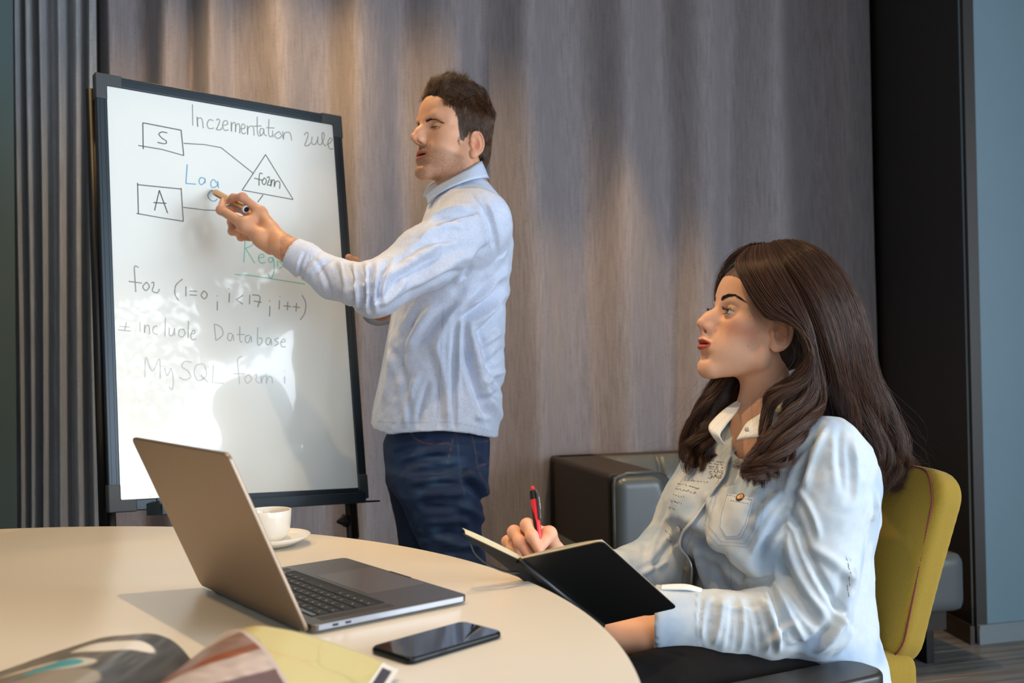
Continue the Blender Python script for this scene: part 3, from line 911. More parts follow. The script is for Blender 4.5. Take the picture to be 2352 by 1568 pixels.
page('right_pages', mag, [0.0, 0.012, 0.03, 0.06, 0.10, 0.14, 0.18, 0.211], [0.012, 0.030, 0.052, 0.060, 0.053, 0.040, 0.025, 0.010], lambda S: 1.062 + 0.0 * S, 0.74, 0.0, col_yellow, m_paper, sx=1)
page('turned_page', mag, [0.0, 0.012, 0.03, 0.06, 0.10, 0.14, 0.18, 0.22], [0.014, 0.034, 0.056, 0.064, 0.0575, 0.0445, 0.030, 0.016], lambda S: 1.05 - 0.10 * S - 2.6 * np.maximum(S - 0.03, 0) ** 1.4 , 0.74, 0.0016, col_brown, m_paper, sx=1)
bk = MB(); bk.box((-0.352, 0.90, TZ + 0.0035), (0.40, 0.30, 0.006)); bk.build('page_stack', mat('paper_edge', (214, 206, 196), 0.7), mag)

# ------------------------------------------------------------------ people: heads and hands as signed distance bodies
def head_frame(yaw, pitch, roll=0.0):
    """yaw: degrees the face turns from -X towards the camera; pitch: degrees the chin lifts"""
    y, p, r = R(yaw), R(pitch), R(roll)
    f = np.array([-math.cos(y), -math.sin(y), 0.0]); l = np.array([math.sin(y), -math.cos(y), 0.0]); u = ZV.copy()
    f2 = f * math.cos(p) + u * math.sin(p); u2 = u * math.cos(p) - f * math.sin(p)
    l2 = l * math.cos(r) + u2 * math.sin(r); u3 = u2 * math.cos(r) - l * math.sin(r)
    return np.stack([f2, l2, u3], 1)

def add_head(S, O, M, s=1.0, fem=False, eye_open=0.0045, eye_z=0.0, mouth=0.003, prm=None):
    """S: SDF; O origin midway between the ear canals; local x forward, y left, z up"""
    q = dict(nose_up=0.0, nose=1.0, jaw=1.0, chin=0.0)
    if prm: q.update(prm)
    def T(p): return O + M @ (np.array(p, float) * s)
    def E(c, r, k=0.012, op='u', rot=None):
        S.ell(T(c), np.array(r) * s, M if rot is None else M @ rot, k * s, op)
    def C(a, b, ra, rb, k=0.01, op='u'): S.cone(T(a), T(b), ra * s, rb * s, k * s, op)
    def rotz(d): d = R(d); return np.array([[math.cos(d), -math.sin(d), 0], [math.sin(d), math.cos(d), 0], [0, 0, 1]])
    def roty(d): d = R(d); return np.array([[math.cos(d), 0, math.sin(d)], [0, 1, 0], [-math.sin(d), 0, math.cos(d)]])
    jw = q['jaw']; bd = q.get('brow_dx', 0.0); ed = q.get('eye_dx', 0.0); es = q.get('ear_s', 1.0)
    E((-0.002 + bd * 0.5, 0, 0.045), (0.092 + bd * 0.3, 0.077, 0.086), 0)
    E((0.040 + bd, 0, 0.045), (0.052, 0.063, 0.056), 0.03)
    E((0.036, 0, -0.015), (0.050, 0.060, 0.060), 0.03)
    # jaw and cheeks
    for g in (-1, 1):
        C((0.004, g * 0.055 * jw, -0.030), (0.010, g * 0.050 * jw, -0.066), 0.016, 0.013, 0.02)
        C((0.010, g * 0.050 * jw, -0.066), (0.074, g * 0.015, -0.100), 0.013, 0.012, 0.02)
        E((0.050, g * 0.041, -0.010), (0.026, 0.024, 0.020), 0.02)          # cheekbone
        E((0.052, g * 0.034, -0.045), (0.026, 0.020, 0.030), 0.02)          # cheek
    E((0.040, 0, -0.070), (0.046, 0.040, 0.030), 0.03)
    E((0.0815 + q['chin'], 0, -0.098), (0.0145, 0.021, 0.0155), 0.016)
    E((0.068 + q.get('mid_dx', 0.0), 0, -0.060), (0.026, 0.034, 0.034), 0.02)                      # mouth mound
    # brow
    br = 0.0075 if fem else 0.010
    for g in (-1, 1):
        C((0.083 + bd, g * 0.010, 0.023), (0.076 + bd, g * 0.036, 0.029), br, br * 0.95, 0.014)
        C((0.076 + bd, g * 0.036, 0.029), (0.058 + bd * .5, g * 0.056, 0.022), br * 0.95, br * 0.8, 0.014)
    # sockets
    for g in (-1, 1):
        E((0.0885 + bd * .5 + ed * .5, g * 0.032, 0.0085), (0.0125, 0.0210, 0.0120), 0.012, 's', rotz(g * 24))
    # nose
    nl = q['nose']; nu = q['nose_up']
    C((0.082 + bd * .85, 0, 0.020), (0.0995 + bd * .35 + 0.002 * nl, 0, -0.008 + nu * 0.5), 0.0072, 0.0075, 0.012)
    C((0.0995 + bd * .35 + 0.002 * nl, 0, -0.008 + nu * 0.5), (0.1120 * nl, 0, -0.0220 + nu), 0.0075, 0.0085, 0.010)
    E((0.092, 0, -0.014), (0.018, 0.0135, 0.020), 0.014)
    for g in (-1, 1):
        E((0.0980, g * 0.0112, -0.0265 + nu * 0.4), (0.0108, 0.0058, 0.0070), 0.008)
    C((0.1060, 0, -0.0300 + nu * 0.7), (0.0935 + q.get('mid_dx', 0.0), 0, -0.0355), 0.0042, 0.0045, 0.006)
    if q.get('mid_dx', 0.0): C((0.0935 + q['mid_dx'], 0, -0.0355), (0.0915 + q['mid_dx'], 0, -0.047), 0.0070, 0.0080, 0.010)
    # lips
    lw = q.get('lw', 0.0285); mz = q.get('mouth_z', 0.0); lx = q.get('lx', 0.0); lr = q.get('lr', 1.0); md = q.get('mid_dx', 0.0)
    up = [(0.0968, 0.0, -0.0490 + mz), (0.0960, 0.008, -0.0480 + mz), (0.0905, 0.018, -0.0510 + mz), (0.0785, lw, -0.0548 + mz)]
    lo_ = [(0.0945, 0.0, -0.0605 - mouth + mz), (0.0930, 0.009, -0.0603 - mouth + mz), (0.0880, 0.0175, -0.0585 - mouth * 0.7 + mz), (0.0785, lw, -0.0556 + mz)]
    for g in (-1, 1):
        for L, rr in ((up, (0.0040, 0.0040, 0.0034, 0.0022)), (lo_, (0.0054, 0.0050, 0.0040, 0.0022))):
            for i in range(3):
                a, b = list(L[i]), list(L[i + 1]); a[1] *= g; b[1] *= g; a[0] += lx; b[0] += lx
                C(a, b, rr[i] * lr, rr[i + 1] * lr, 0.0040)
    E((0.0985 + lx, 0, -0.0547 - mouth * 0.5 + mz), (0.0180, lw * 0.80, max(0.0011, mouth * 0.60)), 0.0025, 's')
    for g in (-1, 1):
        E((0.1035, g * 0.0066, -0.0335 + nu * 0.5), (0.0065, 0.0032, 0.0042), 0.002, 's')
        C((0.0890, g * 0.0185, -0.0200 + nu * .4), (0.0905, g * 0.0172, -0.0320 + nu * .4), 0.0012, 0.0014, 0.005, 's')
    # groove over the chin and beside the nose
    E((0.0950 + q.get('mid_dx', 0.0) * 0.7, 0, -0.0765 - mouth * 0.5 + mz * 0.6), (0.0085, 0.024, 0.0055), 0.012, 's')
    # eyes: lid spheres and openings
    for g in (-1, 1):
        ec = (0.0685 + ed, g * 0.0330, 0.0075)
        S.ell(T(ec), np.array([0.0136, 0.0158, 0.0130]) * s, M, 0.0045 * s)
    for g in (-1, 1):
        S.ell(T((0.0800 + ed, g * 0.0345, 0.0072 + eye_z)), np.array([0.0130, 0.0150, max(eye_open, 0.0008)]) * s, M @ rotz(g * 20), 0.0012 * s, 's')
        # crease over the lid
        for a_, b_ in (((0.0835, 0.022, 0.0155), (0.0835, 0.031, 0.0185)), ((0.0835, 0.031, 0.0185), (0.0770, 0.044, 0.0145))):
            C((a_[0] + ed, g * a_[1], a_[2]), (b_[0] + ed, g * b_[1], b_[2]), 0.0010, 0.0010, 0.003, 's')
    # ears
    for g in (-1, 1):
        eM = M @ rotz(-g * 20) @ roty(10) @ np.array([[1, 0, 0], [0, 0, -g], [0, g, 0]], float)   # local x fwd, y up, z out
        c0 = np.array([-0.010 + q.get('ear_x', 0), g * 0.074, 0.004 + q.get('ear_z', -0.010)])
        S.ell(T(c0), np.array([0.0165, 0.0300, 0.0055]) * (s * es), eM, 0.004 * s)
        S.ell(T(c0 + np.array([0.004, 0, -0.025])), np.array([0.0095, 0.0105, 0.0050]) * (s * es), eM, 0.004 * s)
        S.ell(T(c0 + np.array([0.0035, g * 0.0065, -0.003])), np.array([0.0095, 0.0165, 0.0068]) * (s * es), eM, 0.003 * s, 's')
        S.torus(T(c0 + np.array([-0.001, g * 0.003, 0.003])), 0.0150 * s * es, 0.0262 * s * es, 0.0029 * s * es, eM, 0.0025 * s)
        S.torus(T(c0 + np.array([0.000, g * 0.0015, 0.000])), 0.0085 * s * es, 0.0175 * s * es, 0.0022 * s * es, eM, 0.0025 * s)
        S.ell(T(c0 + np.array([0.0140, g * 0.0000, -0.004])), np.array([0.0045, 0.0060, 0.0045]) * (s * es), eM, 0.003 * s)   # tragus
        S.ell(T(c0 + np.array([0.0055, g * 0.004, -0.005])), np.array([0.0060, 0.0085, 0.0080]) * (s * es), eM, 0.002 * s, 's')
    return T

def finger(S, pts, rads, k=0.005, knuck=True):
    S.chain(pts, rads, k)
    if knuck:
        for p, r in zip(pts[1:-1], rads[1:-1]): S.ell(p, np.full(3, r * 1.03), None, 0.006)

def add_hand(S, wrist, wr, knuckles, fingers, thumb, palm_k=0.012, pr=0.0125):
    """knuckles: four points index..little; fingers: lists of (points, radii); thumb: points, radii"""
    wc = np.array(wrist)
    for i, kp in enumerate(knuckles):
        kp = np.array(kp)
        S.cone(wc, kp, wr * 0.72, pr * (1.0 - 0.06 * i), palm_k)
    for i in range(3): S.cone(knuckles[i], knuckles[i + 1], pr * 0.95, pr * 0.9, palm_k)
    mid = sum(np.array(k) for k in knuckles) / 4
    for i in range(3): S.cone((wc + knuckles[i]) / 2, (wc + np.array(knuckles[i + 1])) / 2, pr, pr, palm_k)
    for pts, rads in fingers: finger(S, pts, rads)
    finger(S, thumb[0], thumb[1], 0.005)

def local(P, O, M, s=1.0): return ((P - O) @ M) / s

def face_colour(V, O, M, s, c, skin, lip, stubble=None, blush=None, shadow=None, mouth=0.003, ear_z=-0.010, mz=0.0, lx=0.0, lw=0.0285, lh=1.0, brow=None, ed=0.0):
    """albedo over the head in head coordinates"""
    Q = local(V, O, M, s)
    x, y, z = Q[:, 0], Q[:, 1], Q[:, 2]; ay = np.abs(y)
    near = (x > 0.0) & (z > -0.125) & (z < 0.09)
    def mixc(m, rgb):
        nonlocal c
        m = np.clip(m, 0, 1)[:, None]; c = c * (1 - m) + np.array(lin(rgb)) * m
    # general warmth of nose, ears, cheeks
    mixc(near * np.exp(-(((x - 0.108) / 0.014) ** 2 + (y / 0.014) ** 2 + ((z + 0.022) / 0.014) ** 2)) * 0.35, (214, 120, 92))
    ear = np.exp(-(((x + 0.010) / 0.020) ** 2 + ((ay - 0.078) / 0.012) ** 2 + ((z - 0.004 - ear_z) / 0.034) ** 2))
    mixc(ear * 0.35, (222, 120, 90))
    if stubble:
        lo_ = np.clip((-0.040 - z - (0.055 - np.clip(x, 0, 0.09)) * 0.25) / 0.012, 0, 1) * np.clip((0.125 + z) / 0.02, 0, 1)
        jawb = (x > -0.01) * np.clip((0.112 - x * 0.0) / 0.01, 0, 1)
        cheek = np.clip((z + 0.052 - (x - 0.03) * -0.1) / 0.02, 0, 1) * np.clip((ay - 0.022) / 0.01, 0, 1) * (x < 0.085)
        st = lo_ * jawb * (1 - 0.85 * cheek)
        side = np.exp(-((x - 0.004) / 0.012) ** 2) * np.clip((0.02 - z) / 0.02, 0, 1) * (z > -0.09) * (ay > 0.045)
        nz = 0.75 + 0.25 * vnoise(Q, 0.0022, 3)
        mixc(np.maximum(st, side * 0.8) * np.clip((x + 0.012) / 0.02, 0, 1) * (z > -0.130) * 0.62 * nz, stubble)
        mo = np.exp(-(((x - 0.098) / 0.010) ** 2 + ((z + 0.0415) / 0.0055) ** 2)) * (ay < 0.026)
        mixc(mo * 0.6 * nz, stubble)
    if blush:
        mixc(np.exp(-(((x - 0.052) / 0.030) ** 2 + ((ay - 0.050) / 0.022) ** 2 + ((z + 0.022) / 0.017) ** 2)) * 0.75, blush)
    if shadow:
        x = x - ed
        mixc(np.exp(-(((x - 0.074) / 0.014) ** 2 + ((ay - 0.040) / 0.013) ** 2 + ((z - 0.013) / 0.0065) ** 2)) * 0.8, shadow)
        mixc(np.exp(-(((x - 0.078) / 0.010) ** 2 + ((ay - 0.034) / 0.013) ** 2 + ((z - 0.004) / 0.0022) ** 2)) * 0.5, (110, 80, 64))
        x = x + ed
    if brow is not None:
        bp, bw = np.array(brow[0]), brow[1]; A_ = np.stack([x, ay, z], 1)
        for i in range(len(bp) - 1):
            dd, t_ = seg_dist(A_, bp[i], bp[i + 1]); wd = bw[i] + (bw[i + 1] - bw[i]) * t_
            mixc(np.clip((wd * 1.05 - dd) / (wd * 0.6), 0, 1) * near * 0.80, brow[2])
    # lips
    zz = z - mz
    w = np.clip(1 - (ay / (lw * 0.985)) ** 2, 0, 1)
    fr = x > 0.0930 + lx - 0.0150 * (ay / 0.027) ** 2 - 0.004
    frd = x - (0.0890 + lx - 0.0150 * (ay / 0.027) ** 2)
    top_ = -0.0545 + 0.0080 * lh * np.sqrt(w) - 0.0015 * np.exp(-(ay / 0.003) ** 2); bot_ = -0.0555 - mouth - 0.0105 * lh * np.sqrt(w)
    soft = np.clip(np.minimum(np.minimum(top_ - zz, zz - bot_), frd + 0.001) / 0.0016 + 0.5, 0, 1)
    upm = fr * (zz < -0.0545 + 0.0095 * lh * np.sqrt(w) - 0.0015 * np.exp(-(ay / 0.003) ** 2)) * (zz > -0.0560 - mouth * 0.4)
    lom = fr * (zz > -0.0555 - mouth - 0.0105 * lh * np.sqrt(w)) * (zz <= -0.0545)
    e = soft * np.clip(w * 8, 0, 1)
    mixc(e * 0.9, lip)
    ins = (ay < 0.019) * (x < 0.0930 - 0.4 * np.maximum(ay - 0.008, 0)) * (x > 0.072) * (np.abs(zz + 0.0547 + mouth * 0.5) < mouth * 0.75 + 0.0006)
    mixc(ins * 0.92, (60, 22, 20))
    return c

def eyeball(name, T, M, s, g, gaze, iris, parent, r=0.0122, ed=0.0):
    """a sphere with a coloured iris; gaze = direction in head coordinates"""
    c = T((0.0685 + ed, g * 0.0330, 0.0075)); gz = M @ (np.array(gaze, float) / np.linalg.norm(gaze))
    n1, n2_ = 40, 48
    th = np.concatenate([[0], np.geomspace(0.03, 1, n1 - 1)]) * math.pi
    X = frame_M(gz, z=ZV if abs(gz[2]) < 0.9 else (1, 0, 0))
    V = []; cc = []
    for t in th:
        for p in np.linspace(0, 2 * math.pi, n2_, endpoint=False):
            rr = r * s * (1 + 0.035 * math.exp(-(t / 0.42) ** 2))
            V.append(c + X @ (np.array([math.cos(t), math.sin(t) * math.cos(p), math.sin(t) * math.sin(p)]) * rr))
            cc.append(lin((8, 6, 6)) if t < 0.17 else (np.array(lin(iris)) * (1.0 if t < 0.42 else 0.25) if t < 0.48 else lin((225, 215, 208))))
    Fc = np.array([[i * n2_ + j, i * n2_ + (j + 1) % n2_, (i + 1) * n2_ + (j + 1) % n2_, (i + 1) * n2_ + j] for i in range(n1 - 1) for j in range(n2_)])
    return mesh_obj(name, np.array(V), Fc, m_eye, parent, col=np.array(cc))

m_skin = mat('skin', (220, 170, 140), 0.50, spec=0.32, vcol=True, sss=0.12, sss_r=(1.0, 0.35, 0.18), sss_scale=0.008, bump=(900, 0.10, 0.0006))
m_eye = mat('eye', (230, 220, 215), 0.08, spec=0.6, vcol=True, coat=0.6)
def hair_mat(name, c0, c1, rough=0.38):
    m = bpy.data.materials.new(name); m.use_nodes = True
    nt = m.node_tree; nd = nt.nodes; lk = nt.links; b = nd['Principled BSDF']
    hi = nd.new('ShaderNodeHairInfo'); cr = nd.new('ShaderNodeValToRGB')
    cr.color_ramp.elements[0].color = (*lin(c0), 1); cr.color_ramp.elements[1].color = (*lin(c1), 1)
    lk.new(hi.outputs['Random'], cr.inputs['Fac']); lk.new(cr.outputs['Color'], b.inputs['Base Color'])
    b.inputs['Roughness'].default_value = rough; b.inputs['Specular IOR Level'].default_value = 0.45
    return m
m_hair_m = hair_mat('dark_brown_short_hair', (36, 23, 15), (98, 64, 38), 0.40)
m_hair_w = hair_mat('long_brown_hair', (36, 22, 15), (98, 62, 42), 0.36)
m_lash = hair_mat('lash', (14, 10, 9), (24, 17, 14), 0.5)

def surf_strands(S, roots, dirs, length, m=6, lift=0.0, curl=0.0, seedv=0, grav=0.0):
    """strands that start on roots and follow dirs close to the surface of S; returns (n, m, 3)"""
    P = roots.copy(); out = [P.copy()]; D = dirs.copy()
    st = (length / (m - 1))[:, None] if not np.isscalar(length) else length / (m - 1)
    for i in range(1, m):
        N = S.normals(P, 0.002)
        d = D - N * np.sum(D * N, 1)[:, None]
        d /= np.linalg.norm(d, axis=1)[:, None] + 1e-9
        d = d + N * lift * (1 + 0 * i); d[:, 2] -= grav
        d /= np.linalg.norm(d, axis=1)[:, None] + 1e-9
        P = P + d * st; out.append(P.copy()); D = d
    return np.stack(out, 1)

def brow_strands(S, T, M, s, pts, widths, n, L, r=0.00013, g=1, sweep=0.22):
    pts = np.array(pts); u = rng.random(n); 
    seg = np.linspace(0, 1, len(pts))
    c = np.stack([np.interp(u, seg, pts[:, i]) for i in range(3)], 1)
    w = np.interp(u, seg, widths); v = rng.normal(0, 0.42, n).clip(-1, 1)
    c[:, 2] += v * w; c[:, 1] *= g
    W = np.array([T(p) for p in c])
    # project onto the surface
    for _ in range(4):
        N = S.normals(W, 0.001); W = W - N * S.ev(W)[:, None]
    tang = np.gradient(np.stack([np.interp(seg, seg, pts[:, i]) for i in range(3)], 1), axis=0)
    t = np.stack([np.interp(u, seg, tang[:, i]) for i in range(3)], 1); t[:, 1] *= g
    t /= np.linalg.norm(t, axis=1)[:, None]
    t[:, 2] += sweep * (1 - u) * 1.6 - sweep * 0.8 * v + rng.normal(0, 0.06, n)
    D = (M @ t.T).T; D /= np.linalg.norm(D, axis=1)[:, None]
    return surf_strands(S, W + N * 0.0002, D, L * s * (0.8 + 0.4 * rng.random(n)), 4, 0.10)

def lash_strands(T, M, s, g, z0, n, L, up=1.0, r=0.0131, dz=0.0, ed=0.0):
    out = []
    c = np.array([0.0685 + ed, g * 0.0330, 0.0075])
    for i in range(n):
        a = R(-38 + 92 * i / (n - 1) + rng.normal(0, 1.0)) * g
        yy = math.sin(a) * r; xx = math.cos(a) * r
        zz = z0 + dz * abs(math.sin(a)) 
        k = math.sqrt(max(1 - (zz / r) ** 2, 0.1))
        p0 = c + np.array([xx * k, yy * k, zz])
        d = np.array([math.cos(a), math.sin(a), 0])
        l_ = L * (0.8 + 0.4 * rng.random())
        pts = [p0, p0 + d * l_ * 0.45 + np.array([0, 0, -0.1 * l_ * up]), p0 + d * l_ * 0.85 + np.array([0, 0, 0.15 * l_ * up]), p0 + d * l_ + np.array([0, 0, 0.45 * l_ * up])]
        out.append([T(p) for p in pts])
    return np.array(out)

# ------------------------------------------------------------------ the standing man
MAN_D = 2.50
bp_ = [(0.0880, 0.009, 0.0212), (0.0870, 0.022, 0.0240), (0.0820, 0.038, 0.0240), (0.0670, 0.0530, 0.0150)]
mM = head_frame(35, 7, 0)
mHS = 1.04
mO = at(943, 313, 2.43) - mM @ (np.array([0.1235, 0.0, -0.0225]) * mHS)
mS = SDF()
def hair_line(Q):
    lim = np.interp(Q[:, 0], [-0.11, -0.06, -0.045, -0.030, -0.018, 0.006, 0.012, 0.018, 0.026, 0.034, 0.040, 0.046, 0.052, 0.070, 0.082, 0.095],
                    [-0.055, -0.060, -0.045, -0.008, 0.008, 0.004, -0.010, -0.022, -0.022, -0.006, 0.020, 0.040, 0.050, 0.064, 0.076, 0.088])
    return Q[:, 2] > lim + 0.003 * vnoise(Q, 0.006, 1)
MM_ = 0.0042
mT = add_head(mS, mO, mM, mHS, eye_open=0.0009, eye_z=-0.0052, mouth=MM_, prm=dict(nose=1.02, chin=0.002, ear_z=-0.026, ear_x=-0.003, mouth_z=-0.004, lw=0.0305, lx=-0.0020, lr=0.82))
# neck and upper chest
neck0 = mT((-0.012, 0, -0.045))
mS.cone(neck0, at(1062, 425, 2.50), 0.053, 0.056, 0.03)
mS.cone(at(1070, 470, 2.50), at(1078, 620, 2.51), 0.060, 0.10, 0.05)
for sh in (at(1108, 505, 2.37), at(1050, 510, 2.66)):
    mS.cone(at(1080, 490, 2.51), sh, 0.060, 0.045, 0.04)
# near (left) arm under the sleeve, forearm and hand
mel, mwr = at(862, 668, 2.20), at(650, 566, 2.275)
mS.cone(at(1108, 505, 2.37), mel, 0.046, 0.038, 0.02)
mS.cone(mel, at(744, 626, 2.25), 0.036, 0.031, 0.02)
mS.cone(at(744, 626, 2.25), at(672, 580, 2.268), 0.031, 0.0270, 0.02)
mS.cone(at(672, 578, 2.268), mwr, 0.0275, 0.0262, 0.02)
mkn = [at(598, 488, 2.335), at(592, 506, 2.362), at(588, 525, 2.372), at(590, 541, 2.368)]
mfi = [([mkn[0], at(557, 453, 2.335), at(536, 454, 2.352), at(523, 463, 2.372)], [0.0120, 0.0098, 0.0085, 0.0072]),
       ([mkn[1], at(552, 478, 2.392), at(530, 480, 2.395), at(518, 478, 2.395)], [0.0120, 0.0098, 0.0087, 0.0075]),
       ([mkn[2], at(532, 510, 2.385), at(533, 531, 2.362), at(556, 536, 2.350)], [0.0115, 0.0095, 0.0085, 0.0075]),
       ([mkn[3], at(547, 534, 2.372), at(553, 545, 2.350), at(572, 547, 2.342)], [0.0100, 0.0085, 0.0076, 0.0068])]
mth = ([at(622, 566, 2.285), at(566, 519, 2.298), at(508, 482, 2.325), at(512, 462, 2.360)], [0.0190, 0.0135, 0.0105, 0.0080])
add_hand(mS, mwr, 0.032, mkn, mfi, mth)
mS.cone(at(566, 519, 2.298), mkn[2], 0.013, 0.013, 0.02)
mS.cone(at(602, 548, 2.29), at(600, 535, 2.36), 0.018, 0.018, 0.02)
mS.cone(at(560, 516, 2.300), at(598, 492, 2.335), 0.011, 0.012, 0.016)
# far (right) arm and hand holding the board
fel, fwr = at(874, 702, 2.70), at(828, 652, 2.685)
mS.cone(at(1050, 510, 2.66), fel, 0.042, 0.038, 0.02)
mS.cone(fel, fwr, 0.038, 0.027, 0.02)
fkn = [at(826, 622, 2.672), at(828, 630, 2.650), at(828, 638, 2.632), at(826, 646, 2.615)]
ffi = [([fkn[0], at(812, 602, 2.700), at(798, 602, 2.722)], [0.0110, 0.0095, 0.0080]),
       ([fkn[1], at(812, 614, 2.712), at(797, 618, 2.722)], [0.0110, 0.0095, 0.0080]),
       ([fkn[2], at(812, 626, 2.705), at(798, 631, 2.718)], [0.0105, 0.0090, 0.0078]),
       ([fkn[3], at(814, 638, 2.690), at(801, 643, 2.700)], [0.0095, 0.0082, 0.0070])]
fth = ([at(836, 640, 2.668), at(826, 612, 2.640), at(815, 601, 2.618), at(801, 591, 2.600)], [0.0150, 0.0120, 0.0110, 0.0092])
add_hand(mS, fwr, 0.026, fkn, ffi, fth)
V, Fc = mS.mesh((-0.86, 2.02, 0.98), (0.12, 2.88, 1.86), 0.0020)
c = np.ones((len(V), 3)) * np.array(lin((214, 160, 128)))
c *= (1 + 0.05 * vnoise(V, 0.012, 2) + 0.03 * vnoise(V, 0.003, 5))[:, None]
def mixv(c, m, rgb): m = np.clip(m, 0, 1)[:, None]; return c * (1 - m) + np.array(lin(rgb)) * m
c = face_colour(V, mO, mM, mHS, c, None, (168, 98, 84), stubble=(92, 66, 48), mouth=MM_, ear_z=-0.026, mz=-0.004, lx=-0.002, lw=0.0305, lh=0.85, brow=(bp_, [0.0034, 0.0036, 0.0026, 0.0010], (62, 44, 32)))
# knuckle pinks, forearm hair tint
for p in mkn + [f[0][1] for f in mfi] + [mth[0][2]]:
    c = mixv(c, np.exp(-(np.linalg.norm(V - p, axis=1) / 0.013) ** 2) * 0.35, (206, 122, 98))
fa, _t = seg_dist(V, mel, at(650, 552, 2.275)); 
c = mixv(c, (fa < 0.06) * (V[:, 0] > at(650, 566, 2.275)[0]) * (0.28 + 0.18 * vnoise(V * np.array([1, 1, 1]), 0.004, 8)), (120, 74, 44))
Q = local(V, mO, mM, mHS)
# scalp darkened by hair roots
scalp = hair_line(Q).astype(float)
c = mixv(c, scalp * (Q[:, 2] < 0.2) * (np.linalg.norm(Q, axis=1) < 0.2) * 0.93, (30, 22, 17))
man = mesh_obj('person', V, Fc, m_skin, None, col=c)
tag(man, 'man in pale blue shirt and dark jeans writing on the whiteboard with a marker', 'person')
for g in (-1, 1): eyeball('eye', mT, mM, mHS, g, (0.75, 0.0, -0.62), (70, 46, 28), man)
# fingernails on the near hand
m_nail = mat('fingernail', (224, 160, 140), 0.28)
# brows and lashes
for g in (-1, 1):
    strands('eyebrow', brow_strands(mS, mT, mM, mHS, bp_, [0.0036, 0.0038, 0.0028, 0.0012], 600, 0.0070, g=g), 0.00016, 0.00005, m_lash, man)
    strands('eyelashes', lash_strands(mT, mM, mHS, g, -0.0040, 46, 0.0075, up=-0.7), 0.00016, 0.00004, m_lash, man)

# hair: short strands rooted on the scalp
def scalp_roots(S, O, M, s, n, inside):
    out = []; cnt = 0
    while cnt < n:
        d = rng.normal(0, 1, (n, 3)); d /= np.linalg.norm(d, axis=1)[:, None]
        Q = np.array([-0.006, 0, 0.04]) + d * np.array([0.104, 0.086, 0.094])
        Q = Q[inside(Q)]
        out.append(Q); cnt += len(Q)
    Q = np.concatenate(out)[:n]; W = O + (M @ (Q * s).T).T
    for _ in range(3):
        N = S.normals(W, 0.002); W = W - N * S.ev(W)[:, None]
    return W, local(W, O, M, s), N
mSk = SDF()
mSk.ell(mT((-0.002, 0, 0.045)), np.array((0.092, 0.077, 0.086)) * mHS, mM, 0); mSk.ell(mT((0.040, 0, 0.045)), np.array((0.052, 0.063, 0.056)) * mHS, mM, 0.03)
mSk.ell(mT((0.036, 0, -0.015)), np.array((0.050, 0.0605, 0.060)) * mHS, mM, 0.03)
mSk.ell(mT((-0.03, 0, -0.03)), np.array((0.062, 0.060, 0.055)) * mHS, mM, 0.04)
W_, Q_, N_ = scalp_roots(mSk, mO, mM, mHS, 28000, hair_line)
_k = hair_line(Q_); W_, Q_, N_ = W_[_k], Q_[_k], N_[_k]
topness = np.clip((Q_[:, 2] - 0.062) / 0.030, 0, 1)
frontn = np.clip((Q_[:, 0] - 0.00) / 0.06, 0, 1)
tuft = vnoise(Q_, 0.011, 4), vnoise(Q_, 0.011, 6), vnoise(Q_, 0.009, 11)
dirs = np.stack([-0.10 * (1 - topness) + topness * (0.45 - 0.95 * frontn) + 0.55 * tuft[0], 0.25 * np.sign(Q_[:, 1]) * topness + 0.55 * tuft[1] - 0.3 * topness, -1.0 * (1 - topness) + 0.35 * tuft[2] + topness * (0.2 + 0.9 * frontn)], 1)
dirs += rng.normal(0, 0.07, dirs.shape)
D_ = (mM @ dirs.T).T; D_ /= np.linalg.norm(D_, axis=1)[:, None]
lens = 0.014 + 0.022 * topness + 0.012 * topness * frontn; lens *= 0.75 + 0.4 * rng.random(len(lens))
liftv = (0.14 + (0.58 + 0.35 * frontn + 0.30 * tuft[2]) * topness)[:, None]
backn = np.clip((-0.06 - Q_[:, 0]) / 0.03, 0, 1); lens *= 1 - 0.35 * backn; liftv *= (1 - 0.6 * backn)[:, None]
def lifted(S, W, D, L, m, lift):
    P = W.copy(); out = [P.copy()]
    for i in range(1, m):
        N = S.normals(P, 0.002); d = D - N * np.sum(D * N, 1)[:, None] * 0.9; d /= np.linalg.norm(d, axis=1)[:, None] + 1e-9
        d = d + N * lift * (1.35 - 1.35 * i / m); d /= np.linalg.norm(d, axis=1)[:, None]
        P = P + d * (L / (m - 1))[:, None]; out.append(P.copy())
    return np.stack(out, 1)
_e = mS.ev(W_); _sh = (N_ * np.clip(-_e, 0, 0.006)[:, None])[:, None, :]
strands('hair', _sh + lifted(mSk, W_ - N_ * 0.0005, D_, lens, 7, liftv), 0.00028, 0.00008, m_hair_m, man)

